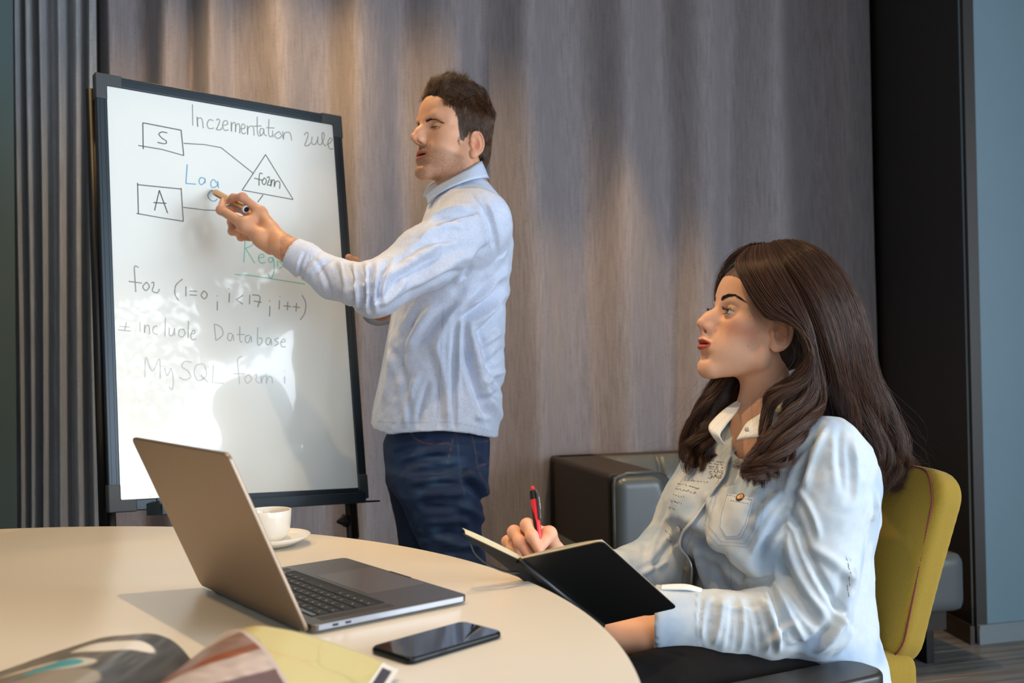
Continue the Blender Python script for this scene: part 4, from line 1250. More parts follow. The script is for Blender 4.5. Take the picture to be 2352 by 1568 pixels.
# ------------------------------------------------------------------ the man's shirt, jeans, shoes
m_shirt = mat('pale_blue_shirt_cloth', (176, 196, 224), 0.75, vcol=True, sheen=0.2, bump=(1500, 0.06, 0.0004))
m_denim = mat('dark_denim', (26, 44, 72), 0.8, vcol=True, bump=(1200, 0.25, 0.0006))
def speckle(m, scale, lo_, hi_, rgb, amt):
    nt = m.node_tree; nd = nt.nodes; lk = nt.links; b = nd['Principled BSDF']
    src = b.inputs['Base Color'].links[0].from_socket
    tc = nd.new('ShaderNodeTexCoord'); n = nd.new('ShaderNodeTexNoise'); n.inputs['Scale'].default_value = scale; n.inputs['Detail'].default_value = 1.0
    lk.new(tc.outputs['Object'], n.inputs['Vector'])
    mr = nd.new('ShaderNodeMapRange'); mr.inputs['From Min'].default_value = lo_; mr.inputs['From Max'].default_value = hi_; mr.inputs['To Max'].default_value = amt
    lk.new(n.outputs['Fac'], mr.inputs['Value'])
    mx = nd.new('ShaderNodeMix'); mx.data_type = 'RGBA'; lk.new(mr.outputs['Result'], mx.inputs[0]); lk.new(src, mx.inputs[6]); mx.inputs[7].default_value = (*lin(rgb), 1)
    lk.new(mx.outputs[2], b.inputs['Base Color'])
speckle(m_shirt, 900, 0.54, 0.66, (120, 140, 182), 0.6)
m_button = mat('shirt_button', (214, 206, 190), 0.4)
def zof(y, d=2.5): return float(at(1100, y, d)[2])
def rows_px(rs, cy, d):
    out = []
    for r in rs:
        y, xl, xr, hy = r[:4]; yaw = r[4] if len(r) > 4 else 0
        a, b = at(xl, y, d), at(xr, y, d)
        out.append((zof(y, d), (a[0] + b[0]) / 2, cy, (b[0] - a[0]) / 2, hy, yaw))
    return out
mSh = SDF()
torso = [(404, 1052, 1110, .060), (424, 1036, 1124, .090), (446, 1008, 1143, .125), (468, 990, 1158, .160), (500, 975, 1171, .185), (560, 955, 1180, .190), (620, 935, 1174, .180), (700, 908, 1161, .165),
         (780, 890, 1159, .160), (860, 874, 1160, .162), (930, 861, 1153, .170), (985, 853, 1146, .178), (1040, 853, 1141, .180)]
mSh.loft(rows_px(torso, 2.52, 2.5), 0.02, power=2.3)
msA = at(1100, 512, 2.365)
mSh.cone(msA, at(980, 590, 2.27), 0.080, 0.068, 0.05)
mSh.cone(at(980, 590, 2.27), at(862, 666, 2.20), 0.068, 0.056, 0.03)
mSh.cone(at(860, 668, 2.20), at(764, 638, 2.245), 0.054, 0.0435, 0.03)
mSh.cone(at(764, 638, 2.245), at(704, 601, 2.262), 0.0435, 0.041, 0.02)
mSh.cone(at(704, 599, 2.262), at(668, 580, 2.268), 0.0415, 0.0365, 0.006)
mSh.plane(at(671, 582, 2.268), at(668, 580, 2.268) - at(704, 599, 2.262), 0.0)   # cut the cuff (placeholder plane bounded below)
mSh.p.pop()
cuff_n = at(664, 576, 2.268) - at(708, 600, 2.262); cuff_n /= np.linalg.norm(cuff_n); cuff_p = at(668, 587, 2.268)
mSh.fn(lambda P: -np.maximum(-((P - cuff_p) @ cuff_n), np.linalg.norm(P - cuff_p, axis=1) - 0.10), 0.0, 'i', 0.05)
# hollow of the cuff
mSh.cone(at(700, 598, 2.262), at(655, 571, 2.270), 0.0330, 0.0290, 0.001, 's')
# far sleeve
mSh.cone(at(1050, 515, 2.68), at(872, 703, 2.72), 0.075, 0.050, 0.04)
mSh.cone(at(872, 703, 2.72), at(838, 664, 2.695), 0.048, 0.040, 0.02)
# neck opening and hem
mSh.cone(mT((-0.010, 0, -0.05)), at(1052, 436, 2.50), 0.056, 0.054, 0.004, 's')
def hem(P):
    q = (P[:, 0] - at(853, 975, 2.5)[0]) / (at(1140, 1003, 2.5)[0] - at(853, 975, 2.5)[0])
    y = np.interp(q, [0, 0.18, 0.45, 0.62, 0.8, 1.0, 1.1], [975, 985, 979, 979, 985, 1003, 1008])
    zz = zof(0) + (zof(1000) - zof(0)) * y / 1000
    return zz - P[:, 2]
mSh.fn(hem, 0.0, 'i', 0.05)
V, Fc = mSh.mesh((-0.72, 2.02, 0.84), (0.16, 2.84, 1.56), 0.0036)
N = mesh_normals(V, Fc)
px = px_of(V)
def folds(V, N, px, L, near=None):
    """L: (x0, y0, x1, y1, width px, height mm[, bend px]) ridges (positive) and valleys (negative)"""
    d = np.zeros(len(V))
    for f in L:
        x0, y0, x1, y1, w, h = f[:6]; bend = f[6] if len(f) > 6 else 0
        ab = np.array([x1 - x0, y1 - y0], float); Ln = np.linalg.norm(ab); t = ((px - (x0, y0)) @ ab) / (Ln * Ln)
        nrm = np.array([-ab[1], ab[0]]) / Ln
        s_ = (px - (x0, y0)) @ nrm - bend * 4 * t * (1 - t)
        env = np.clip(np.minimum(t + 0.12, 1.12 - t) / 0.30, 0, 1); env = env * env * (3 - 2 * env)
        w = w * 0.82; g = np.exp(-(s_ / w) ** 2) - 0.40 * np.exp(-((s_ - 1.9 * w) / (1.0 * w)) ** 2) 
        d += h * 0.0015 * g * env
    return d
near_arm = np.minimum(seg_dist(V, msA, at(866, 664, 2.20))[0], seg_dist(V, at(866, 664, 2.20), at(680, 585, 2.268))[0]) < 0.095
armF = [(985, 502, 1075, 478, 7, 7, -6), (1000, 525, 1090, 490, 6, -6, -8), (965, 545, 1060, 520, 8, 7, -8), (948, 575, 1040, 548, 8, -6, -6), (930, 600, 1010, 560, 9, 6, 5),
        (1108, 480, 1128, 560, 7, -5, -8), (1120, 470, 1145, 570, 6, 4, -8), (1125, 560, 1060, 660, 10, -6, 8), (1090, 580, 950, 670, 14, 7, 10), (1060, 620, 920, 690, 9, -6, 8),
        (960, 600, 880, 640, 10, 6, 4), (1010, 590, 900, 655, 9, -5, 6), (905, 600, 880, 690, 9, 6, 10), (890, 612, 868, 700, 6, -8, 8), (868, 612, 862, 712, 7, 8, 3), (854, 610, 852, 715, 5, -8, 0),
        (842, 610, 842, 718, 6, 8, -3), (828, 608, 832, 712, 6, -6, -4), (812, 606, 820, 708, 7, 6, -5), (796, 604, 812, 700, 6, -5, -6), (780, 600, 796, 690, 8, 5, -6),
        (760, 596, 720, 640, 6, -4, 4), (740, 590, 700, 640, 6, 4, 4), (728, 600, 760, 680, 6, -3.5, -4), (702, 576, 686, 648, 4, -5, 5), (838, 720, 790, 702, 5, -3), (870, 640, 800, 670, 8, 4), (930, 640, 870, 700, 9, 6, -8)]
torF = [(1165, 610, 1075, 700, 12, 9, -12), (1150, 640, 1060, 730, 9, -9, -10), (1165, 660, 1080, 745, 10, 8, -10), (1155, 690, 1090, 770, 8, -7, -8), (1090, 660, 1000, 800, 14, 7, 10), (1060, 690, 960, 790, 10, -6, 8),
        (1000, 700, 930, 800, 12, 6, 6), (960, 710, 915, 860, 9, -5, 6), (900, 760, 880, 930, 9, 5, -4), (1060, 720, 1052, 975, 6, 5, 2), (1044, 730, 1040, 975, 6, -4, 2),
        (1080, 740, 1150, 960, 12, 9, 14), (1105, 760, 1160, 900, 10, -8, 10), (1070, 800, 1130, 985, 10, -7, 8), (1000, 790, 1030, 980, 12, 5, -8), (960, 860, 930, 975, 10, 5, 6), (985, 880, 960, 975, 8, -4, 4),
        (905, 800, 940, 960, 10, -5, -8), (1150, 760, 1100, 800, 9, 6), (1158, 800, 1110, 850, 9, -5), (1158, 850, 1110, 880, 8, 5), (1150, 900, 1105, 920, 8, -4), (1155, 560, 1120, 640, 12, 5, -8), (1130, 480, 1172, 560, 9, 4, 8), (1090, 955, 1130, 965, 8, 4)]
d = np.where(near_arm, folds(V, N, px, armF), folds(V, N, px, torF))
d += 0.0022 * vnoise(V, 0.035, 4) + 0.0010 * vnoise(V, 0.014, 7)
isc = ((V - at(700, 597, 2.262)) @ cuff_n > 0) & near_arm
d = np.where(isc, 0.0012, d * (1 - 0.5 * (hem(V) > -0.01)))
V = V + N * d[:, None]
V = smooth_mesh(V, Fc, 1, 0.4)
c = np.ones((len(V), 3)) * np.array(lin((204, 214, 234)))
c *= (1 + 0.06 * vnoise(V, 0.004, 2) + 0.04 * vnoise(V, 0.03, 9))[:, None]
# stitched side seam, armhole seam, hem, cuff
def seam(c, px, pts, w, rgb, m=None):
    dd = np.full(len(px), 1e9)
    for i in range(len(pts) - 1): dd = np.minimum(dd, seg_dist(px, pts[i], pts[i + 1])[0])
    k = np.exp(-(dd / w) ** 2)
    if m is not None: k = k * m
    return mixv(c, k * 0.55, rgb)
c = seam(c, px, [(1018, 700), (1014, 800), (1008, 900), (1002, 978)], 1.6, (140, 158, 192), ~near_arm)
c = seam(c, px, [(1090, 452), (1112, 480), (1124, 520), (1126, 570)], 1.6, (140, 158, 192))
c = seam(c, px, [(860, 968), (920, 972), (1000, 968), (1060, 972), (1134, 992)], 1.5, (150, 168, 200), ~near_arm)
c = seam(c, px, [(716, 574), (706, 610), (690, 655)], 1.5, (140, 158, 192), near_arm)
shirt = mesh_obj('shirt', V, Fc, m_shirt, man, col=c)
shirt['label'] = 'pale blue speckled long sleeved shirt'

def ribbon_solid(name, A, B, th, mt, parent, col=None, sub=6):
    """a thin solid cloth between two polylines A (lower) and B (upper), given thickness along its normal"""
    A = np.array(A, float); B = np.array(B, float); n = len(A)
    t = np.linspace(0, 1, n); tt = np.linspace(0, 1, (n - 1) * 8 + 1)
    def cr(Pp):
        out = np.zeros((len(tt), 3))
        for i, x in enumerate(tt * (n - 1)):
            k_ = min(int(x), n - 2); u = x - k_
            p0, p1, p2, p3 = Pp[max(k_ - 1, 0)], Pp[k_], Pp[k_ + 1], Pp[min(k_ + 2, n - 1)]
            out[i] = 0.5 * ((2 * p1) + (-p0 + p2) * u + (2 * p0 - 5 * p1 + 4 * p2 - p3) * u * u + (-p0 + 3 * p1 - 3 * p2 + p3) * u ** 3)
        return out
    a, b = cr(A), cr(B); m = len(tt)
    G = np.stack([a + (b - a) * s_ for s_ in np.linspace(0, 1, sub)], 1)     # m, sub, 3
    du = np.gradient(G, axis=0); dv = np.gradient(G, axis=1); nn = np.cross(du, dv); nn /= np.linalg.norm(nn, axis=2)[..., None] + 1e-12
    V = np.concatenate([(G + nn * th / 2).reshape(-1, 3), (G - nn * th / 2).reshape(-1, 3)]); N0 = m * sub
    i, j = np.meshgrid(np.arange(m - 1), np.arange(sub - 1), indexing='ij'); q0 = (i * sub + j).ravel()
    q = np.stack([q0, q0 + sub, q0 + sub + 1, q0 + 1], 1)
    bd = [i_ * sub for i_ in range(m)] + [(m - 1) * sub + j_ for j_ in range(1, sub)] + [i_ * sub + sub - 1 for i_ in range(m - 2, -1, -1)] + [j_ for j_ in range(sub - 2, 0, -1)]
    sd = np.array([[bd[t_], bd[(t_ + 1) % len(bd)], N0 + bd[(t_ + 1) % len(bd)], N0 + bd[t_]] for t_ in range(len(bd))])
    Fq = np.concatenate([q, q[:, ::-1] + N0, sd[:, ::-1]])
    cc = np.ones((len(V), 3)) * np.array(col if col is not None else (0.5, 0.5, 0.5))
    return mesh_obj(name, V, Fq, mt, parent, col=cc)
# collar: stand + fold, near wing and far wing
csh = np.array(lin((200, 214, 236)))
low = [at(984, 470, 2.415), at(998, 452, 2.400), at(1035, 430, 2.395), at(1080, 413, 2.405), at(1114, 408, 2.445), at(1122, 410, 2.52), at(1104, 416, 2.60), at(1050, 430, 2.640), at(1000, 448, 2.62), at(972, 452, 2.585)]
top = [at(978, 448, 2.440), at(1004, 428, 2.430), at(1040, 408, 2.428), at(1080, 385, 2.438), at(1102, 372, 2.470), at(1106, 371, 2.52), at(1094, 378, 2.585), at(1050, 398, 2.610), at(1006, 412, 2.59), at(982, 428, 2.560)]
collar = ribbon_solid('collar', low, top, 0.0022, m_shirt, shirt, csh)
pl_ = MB()
# placket edge down the front
pl = [at(984, 470, 2.47), at(966, 520, 2.46), at(948, 560, 2.47), at(915, 650, 2.49), at(893, 760, 2.49), at(880, 830, 2.49), at(868, 890, 2.49), at(858, 935, 2.49), at(853, 976, 2.49)]
pr_ = [p + np.array([0.012, -0.030, 0]) for p in pl]
ribbon_solid('button_placket', pr_, pl, 0.003, m_shirt, shirt, csh * 0.93)

# jeans
mJ = SDF()
pel = [(965, 898, 1112, .130), (990, 890, 1118, .140), (1012, 881, 1126, .150), (1050, 884, 1124, .152), (1090, 890, 1120, .148), (1115, 893, 1118, .140)]
mJ.loft(rows_px(pel, 2.51, 2.5), 0.02, power=2.5)
nl = [(1080, 900, 1118, .095), (1130, 915, 1116, .100), (1160, 930, 1110, .098), (1200, 946, 1106, .095), (1240, 965, 1108, .092), (1290, 985, 1118, .090), (1400, 1002, 1120, .082), (1520, 1012, 1108, .066), (1660, 1010, 1104, .062), (1770, 1008, 1098, .064)]
mJ.loft(rows_px(nl, 2.425, 2.45), 0.03, power=2.2)
fl_ = [(1060, 884, 1060, .085), (1100, 886, 1050, .085), (1150, 900, 1050, .085), (1200, 910, 1045, .082), (1240, 916, 1040, .080), (1400, 930, 1038, .075), (1520, 930, 1022, .062), (1660, 926, 1014, .060), (1760, 920, 1008, .062)]
mJ.loft(rows_px(fl_, 2.60, 2.6), 0.015, power=2.2)
V, Fc = mJ.mesh((-0.42, 2.25, 0.04), (0.04, 2.76, 0.96), 0.0042)
N = mesh_normals(V, Fc); px = px_of(V)
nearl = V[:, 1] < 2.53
jf = [(905, 1030, 990, 1010, 9, 4, -4), (925, 1055, 1030, 1035, 8, 4, -5), (935, 1085, 1050, 1062, 9, 4, -6), (945, 1110, 1060, 1100, 9, 4, -5), (960, 1140, 1070, 1135, 10, 4, -4), (968, 1165, 1060, 1165, 9, -4), (1060, 1080, 1118, 1140, 12, 9, -10), (1070, 1110, 1115, 1160, 9, -8, -8),
      (1050, 1160, 1110, 1200, 12, 7, -8), (980, 1200, 1080, 1195, 10, 3.5), (1000, 1225, 1090, 1240, 10, -4, -5), (1070, 1180, 1100, 1270, 10, 5, 6), (905, 1100, 940, 1170, 10, 4, 4), (1020, 1250, 1100, 1255, 10, 4), (1098, 1040, 1118, 1075, 8, 4)]
d = folds(V, N, px, jf) * nearl + 0.0016 * vnoise(V, 0.03, 5) + 0.0006 * vnoise(V, 0.01, 6)
d = d + np.where(V[:, 2] < 0.62, 0.002 * vnoise(V * np.array([1, 1, 2.2]), 0.05, 12), 0)
V = smooth_mesh(V + N * d[:, None], Fc, 1, 0.4)
c = np.ones((len(V), 3)) * np.array(lin((22, 42, 74)))
Vs = V * np.array([0.35, 0.6, 1.6])
c *= (1 + 0.10 * vnoise(V * np.array([2, 2, 0.4]), 0.002, 3))[:, None]
wear = np.clip(vnoise(Vs, 0.012, 8) * 0.8 - 0.10, 0, 1) * np.exp(-((px[:, 0] - 1005) / 60) ** 2) * np.clip((px[:, 1] - 1010) / 40, 0, 1)
c = mixv(c, wear * nearl * 0.75, (70, 112, 146))
wear2 = np.clip(vnoise(V, 0.03, 18), 0, 1); c = mixv(c, wear2 * 0.28, (44, 76, 116))
c = np.where(nearl[:, None], c, c * 0.8)  # far leg darker: its shade is painted into the denim colour
sc_ = (128, 84, 62)
c = seam(c, px, [(1048, 985), (1052, 1030), (1056, 1080), (1066, 1140)], 1.3, (70, 84, 104), nearl)
c = seam(c, px, [(1044, 990), (1038, 1020), (1026, 1068)], 1.2, sc_, nearl)
c = seam(c, px, [(940, 985), (950, 1004), (970, 1017), (1000, 1020), (1034, 1017)], 1.3, sc_, nearl)
c = seam(c, px, [(1082, 994), (1088, 1015), (1096, 1060), (1112, 1130)], 1.3, (96, 84, 80), nearl)
c = seam(c, px, [(1084, 1015), (1128, 1012)], 1.2, sc_, nearl); c = seam(c, px, [(1096, 1072), (1112, 1066)], 1.2, sc_, nearl)
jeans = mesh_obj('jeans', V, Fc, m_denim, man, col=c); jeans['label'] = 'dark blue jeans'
m_shoe = mat('brown_leather_shoe', (52, 36, 28), 0.4)
for (cx, cy) in ((-0.125, 2.43), (-0.185, 2.60)):
    sh = SDF(); sh.ell((cx - 0.09, cy, 0.040), (0.11, 0.045, 0.040), None, 0).ell((cx + 0.02, cy, 0.060), (0.070, 0.042, 0.055), None, 0.03)
    sh.box((cx - 0.06, cy, 0.012), (0.145, 0.045, 0.012), None, 0.010, 0.004)
    sh.plane((0, 0, 0.001), (0, 0, -1))
    V, Fc = sh.mesh((cx - 0.25, cy - 0.08, -0.01), (cx + 0.13, cy + 0.08, 0.14), 0.006)
    mesh_obj('shoe', V, Fc, m_shoe, man)

# ------------------------------------------------------------------ flip-chart whiteboard on its stand
WY, WT = 0.650, 0.105
be1 = np.array([math.cos(WY), math.sin(WY), 0]); bn0 = np.array([math.sin(WY), -math.cos(WY), 0])
be2 = ZV * math.cos(WT) - bn0 * math.sin(WT); bnn = np.cross(be1, be2)
if bnn @ bn0 < 0: bnn = -bnn
BO = at(251, 1176, 2.224)                 # outer bottom left corner, on the front face
# fit the outer rectangle to the plane
c_tl = at_plane(219, 167, BO, bnn); c_tr = at_plane(783, 268, BO, bnn); c_br = at_plane(846, 1142, BO, bnn)
def bl(u, v, w=0.0, base=None):
    """u 0..1 left to right, v 0..1 bottom to top on the board's outer outline; w metres out of the face"""
    p = (BO * (1 - u) + c_br * u) * (1 - v) + (c_tl * (1 - u) + c_tr * u) * v
    return p + bnn * w
m_wb = mat('white_enamel', (240, 244, 240), 0.16, spec=0.5, coat=0.55, coat_rough=0.015)
m_frm = mat('anthracite_frame', (50, 60, 68), 0.35, metal=0.5)
m_corner = mat('dark_grey_corner_cap', (62, 68, 72), 0.5)
board = empty('whiteboard', (BO + c_br) / 2 * np.array([1, 1, 0])); tag(board, 'white flip-chart board in a dark frame covered with handwritten notes', 'whiteboard')
Wb = np.linalg.norm(c_br - BO); Hb = np.linalg.norm(c_tl - BO)
fu, fv = 0.026 / Wb, 0.026 / Hb
def quadbox(m, a, b, c, d, w0, w1):
    """a b c d corners (u, v) ccw; between depths w0 < w1"""
    V = [bl(*p, w0) for p in (a, b, c, d)] + [bl(*p, w1) for p in (a, b, c, d)]
    m.add(V, [(3, 2, 1, 0), (4, 5, 6, 7), (0, 1, 5, 4), (1, 2, 6, 5), (2, 3, 7, 6), (3, 0, 4, 7)]); return m
quadbox(MB(), (fu * .6, fv * .6), (1 - fu * .6, fv * .6), (1 - fu * .6, 1 - fv * .6), (fu * .6, 1 - fv * .6), -0.014, -0.004).build('writing_surface', m_wb, board)
def rail(a, b, c, d, name='frame_rail'):
    m = MB(); quadbox(m, a, b, c, d, -0.018, 0.0)
    return m.build(name, m_frm, board, bevel=0.003)
rail((0, fv), (fu, fv), (fu, 1 - fv), (0, 1 - fv)); rail((1 - fu, fv), (1, fv), (1, 1 - fv), (1 - fu, 1 - fv))
rail((0, 1 - fv), (1, 1 - fv), (1, 1), (0, 1)); rail((0, 0), (1, 0), (1, fv), (0, fv))
# ribs along the rails
for (u0, u1, v0, v1) in ((fu * .3, fu * .42, .05, .95), (1 - fu * .42, 1 - fu * .3, .05, .95), (.06, .94, 1 - fv * .4, 1 - fv * .28), (fu * .7, fu * .8, .05, .95)):
    quadbox(MB(), (u0, v0), (u1, v0), (u1, v1), (u0, v1), -0.001, 0.0012).build('rail_rib', m_frm, board)
# corner caps
L1, L2 = 0.062 / Wb, 0.062 / Hb
for (su, sv) in ((0, 0), (1, 0), (1, 1), (0, 1)):
    m = MB(); e = 0.002
    U = (lambda t: -e + t) if su == 0 else (lambda t: 1 + e - t)
    Vv = (lambda t: -e + t) if sv == 0 else (lambda t: 1 + e - t)
    pts = [(0, 0), (L1, 0), (L1, fv + 0.002), (fu + 0.002, fv + 0.002), (fu + 0.002, L2), (0, L2)]
    P = [(U(p[0]), Vv(p[1])) for p in pts]
    if su != sv: P = P[::-1]
    n = len(P); VV = [bl(*p, -0.024) for p in P] + [bl(*p, 0.003) for p in P]
    m.add(VV, [tuple(range(n))[::-1], tuple(range(n, 2 * n))] + [(i, (i + 1) % n, n + (i + 1) % n, n + i) for i in range(n)])
    m.build('corner_cap', m_corner, board, bevel=0.003)
# pen tray along the lower rail
tr = MB(); u0, u1 = 0.16, 0.955
for (w0, w1, va, vb) in ((0.0, 0.036, -0.012, -0.004), (0.030, 0.038, -0.012, 0.014), (0.0, 0.004, -0.012, 0.026)):
    quadbox(tr, (u0, va), (u1, va), (u1, vb), (u0, vb), w0, w1)
tr.build('pen_tray', m_frm, board, bevel=0.002)
for ua, ub in ((u0 - 0.035, u0), (u1, u1 + 0.035)):
    m = MB(); a, b, c_, d_ = bl(ua, -0.012, 0.0), bl(ub, -0.012, 0.0), bl(ub, 0.014, 0.0), bl(ua, 0.014, 0.0)
    lo_u = ub if ua < 0.5 else ua
    V = [a, b, c_, d_, bl(lo_u, -0.012, 0.038), bl(lo_u, 0.020, 0.022)]
    k = (1, 2) if ua < 0.5 else (0, 3)
    m.add(V, [(0, 1, 2, 3), (k[0], k[1], 5, 4), (0, 1, 4), (2, 3, 5), ((0, 4, 5, 3) if ua < 0.5 else (1, 4, 5, 2))]); m.build('tray_end', m_frm, board)
# stand: side uprights behind the board, knobs, chrome lower legs, feet
m_chrome = mat('chrome_tube', (170, 178, 180), 0.22, metal=0.9)
def leg_line(p0, p1, r, name, mt, fl=None): return MB().tube([p0, p1], r, 12).build(name, mt, board, smooth=True)
down = -be2
for u in (-0.004, 0.955):
    topp = bl(u, 0.97 if u < 0.5 else 0.5, -0.034); p1 = bl(u, -0.10, -0.034)
    leg_line(topp, p1, 0.0115, 'upright', m_blackmetal)
    g_ = (p1[2] - 0.02) / be2[2]
    leg_line(p1 + be2 * 0.03, p1 - be2 * g_, 0.0088, 'leg', m_chrome)
    ft = p1 - be2 * g_
    MB().tube([ft + bnn * 0.26 * np.array([1, 1, 0]), ft - bnn * 0.26 * np.array([1, 1, 0])], 0.013, 12).build('foot', m_blackmetal, board, smooth=True)
    b0 = bl(u - 0.024 if u > .5 else u + 0.026, 0.0, -0.030); leg_line(b0 + be2 * 0.2, b0 - be2 * (b0[2] - 0.03) / be2[2], 0.008, 'brace', m_leather_m)
kb = bl(0.955, -0.055, -0.034)
kn = -be1
KM = frame_M(np.cross(ZV, kn), z=kn)
MB().lathe([(0, 0.040), (0.004, 0.040), (0.012, 0.026), (0.019, 0.018), (0.019, 0.010), (0.010, 0.006), (0.008, 0.0), (0, 0)], kb + kn * 0.008, 6, KM).build('clamp_knob', m_blackmetal, board)
quadbox(MB(), (0.985, -0.012), (1.035, -0.012), (1.035, -0.008), (0.985, -0.008), -0.03, 0.02).build('latch', m_blackmetal, board)

# handwriting: strokes in photograph directions laid on the writing surface
WP0 = bl(0.5, 0.5, -0.0036)
def stroke_path(pts, closed=False, n=7):
    P = np.array(pts, float)
    if len(P) < 3: return P
    out = []
    for i in range(len(P) - 1):
        p0, p1, p2, p3 = P[max(i - 1, 0)], P[i], P[i + 1], P[min(i + 2, len(P) - 1)]
        for u in np.linspace(0, 1, n, endpoint=False):
            out.append(0.5 * ((2 * p1) + (-p0 + p2) * u + (2 * p0 - 5 * p1 + 4 * p2 - p3) * u * u + (-p0 + 3 * p1 - 3 * p2 + p3) * u ** 3))
    out.append(P[-1]); return np.array(out)
def write(name, strokes, w, mt):
    m = MB()
    for st in strokes:
        curve = len(st) > 2 and st[0] != 'L'
        pts = st[1:] if st[0] == 'L' else st
        P2 = stroke_path(pts) if curve else np.array(pts, float)
        P = np.array([at_plane(x, y, WP0, bnn) for x, y in P2])
        T = np.gradient(P, axis=0); T /= np.linalg.norm(T, axis=1)[:, None] + 1e-12
        S_ = np.cross(T, bnn)
        ww = w * (0.9 + 0.2 * rng.random(len(P)))[:, None] / 2
        e0, e1 = P[0] - T[0] * w * 0.4, P[-1] + T[-1] * w * 0.4
        A = P - S_ * ww; B_ = P + S_ * ww; n = len(P)
        V = np.concatenate([A, B_, [e0], [e1]])
        Fq = [(i, i + 1, n + i + 1, n + i) for i in range(n - 1)] + [(2 * n, 0, n), (n - 1, 2 * n + 1, 2 * n - 1)]
        m.add(V, Fq)
    o = m.build(name, mt, board)
    return o
def write_words(name, strokes, w, mt, gap=9):
    it = []
    for st in strokes:
        xs_ = [p[0] for p in (st[1:] if st[0] == 'L' else st)]; it.append((min(xs_), max(xs_), st))
    it.sort(key=lambda t: t[0]); cur, hi_ = [], None
    for a_, b_, st in it:
        if cur and a_ - hi_ > gap: write(name, cur, w, mt); cur, hi_ = [], None
        cur.append(st); hi_ = b_ if hi_ is None else max(hi_, b_)
    if cur: write(name, cur, w, mt)
def ink(name, rgb): return mat(name, rgb, 0.35, coat=0.4, spec=0.4)
k1 = ink('black_marker_ink', (84, 86, 82)); k2 = ink('worn_black_ink', (150, 152, 146)); k3 = ink('faded_grey_ink', (176, 182, 176)); k4 = ink('faint_grey_ink', (198, 204, 200))
kb_ = ink('blue_marker_ink', (96, 170, 212)); kg = ink('green_marker_ink', (120, 212, 188)); k0 = ink('dark_marker_ink', (60, 62, 60))
LN = 0.0024
L = 'L'
_t = [
    [(444, 240), (445, 288)],                                                                   # I
    [(456, 268), (458, 291), (457, 274), (466, 271), (470, 278), (472, 294)],                  # n
    [(498, 277), (488, 275), (482, 285), (487, 295), (499, 294)],                              # c
    [(506, 276), (511, 273), (515, 278), (509, 292), (506, 297), (517, 298), (521, 293)],       # r
    [(524, 288), (536, 285), (535, 278), (527, 278), (523, 288), (528, 299), (539, 298)],       # e
    [(546, 280), (547, 302), (548, 286), (555, 281), (558, 288), (558, 303), (560, 288), (567, 284), (570, 291), (570, 306)],   # m
    [(574, 296), (586, 294), (585, 286), (577, 286), (574, 297), (579, 307), (590, 305)],       # e
    [(595, 288), (596, 309), (597, 294), (605, 289), (609, 296), (610, 311)],                   # n
    [(617, 268), (617, 300), (621, 312), (628, 310)], [(609, 290), (628, 289)],                 # t
    [(634, 296), (627, 295), (624, 304), (628, 311), (634, 304), (635, 296), (636, 308), (642, 312)],   # a
    [(647, 274), (646, 304), (650, 314), (656, 311)], [(641, 293), (660, 294)],                 # t
    [(657, 300), (658, 315)],                                                                   # i
    [(668, 302), (661, 310), (666, 318), (673, 312), (669, 302)],                               # o
    [(675, 302), (676, 320), (678, 306), (686, 304), (689, 312), (690, 322)],
    [(699, 310), (704, 304), (708, 309), (702, 328), (700, 334), (708, 334), (714, 328)],        # r
    [(717, 314), (716, 328), (723, 332), (729, 322), (730, 314), (730, 328), (735, 333)],        # u
    [(737, 333), (744, 318), (744, 306), (740, 306), (740, 322), (745, 333), (749, 334)],        # l
    [(751, 332), (758, 328), (763, 320), (758, 317), (753, 328), (757, 341), (765, 342)]]
_sx = lambda x: float(np.interp(x, [444, 506, 546, 574, 595, 617, 634, 647, 657, 668, 691, 697, 765], [442, 497, 531, 554, 568, 591, 605, 618, 626, 640, 671, 697, 765]))
write_words('title_writing', [[(_sx(p[0]), p[1]) for p in st] for st in _t], LN, k2, 14)   # e
write('box_drawing', [[L, (329, 282), (416, 299)], [L, (416, 299), (422, 357)], [L, (422, 357), (372, 343), (318, 334)], [L, (328, 282), (329, 342)]], LN, k1)
write('letter_writing', [[(384, 305), (372, 303), (365, 308), (372, 317), (382, 324), (379, 330), (362, 327)]], LN, k1)
write('line_drawing', [[L, (422, 329), (470, 332), (508, 339)], [L, (508, 339), (582, 398)]], LN * 0.9, k1)
write('triangle_drawing', [[L, (610, 355), (556, 437)], [L, (610, 355), (673, 457)], [L, (559, 437), (673, 458)], [L, (604, 448), (592, 464)]], LN, k1)
write('word_writing', [[(603, 399), (597, 398), (595, 410), (595, 426)], [(584, 409), (603, 414)],
    [(607, 408), (602, 418), (607, 424), (612, 415), (607, 408)], [(613, 408), (618, 406), (618, 414), (614, 424), (622, 425)],
    [(623, 412), (622, 428), (625, 415), (630, 414), (630, 429), (633, 418), (640, 416), (643, 422), (642, 433)]], LN, k1)
write('box_drawing', [[L, (316, 424), (416, 434)], [L, (416, 432), (421, 508)], [L, (421, 508), (370, 500), (314, 490)], [L, (316, 420), (318, 490)]], LN, k1)
write('letter_writing', [[L, (355, 483), (366, 437)], [L, (366, 437), (385, 489)], [L, (353, 465), (382, 467)]], LN, k0)
write('line_drawing', [[L, (421, 476), (470, 482), (520, 484)]], LN * 0.9, k1)
write_words('blue_writing', [[L, (430, 378), (427, 421)], [L, (427, 421), (450, 423)], [(470, 410), (461, 408), (457, 417), (462, 424), (470, 418), (471, 410), (471, 420)],
    [(498, 420), (490, 412), (484, 420), (487, 430), (497, 428), (501, 420)], [(500, 416), (502, 432)], [(482, 440), (477, 448), (482, 458), (492, 462), (499, 457)]], LN * 1.05, kb_)
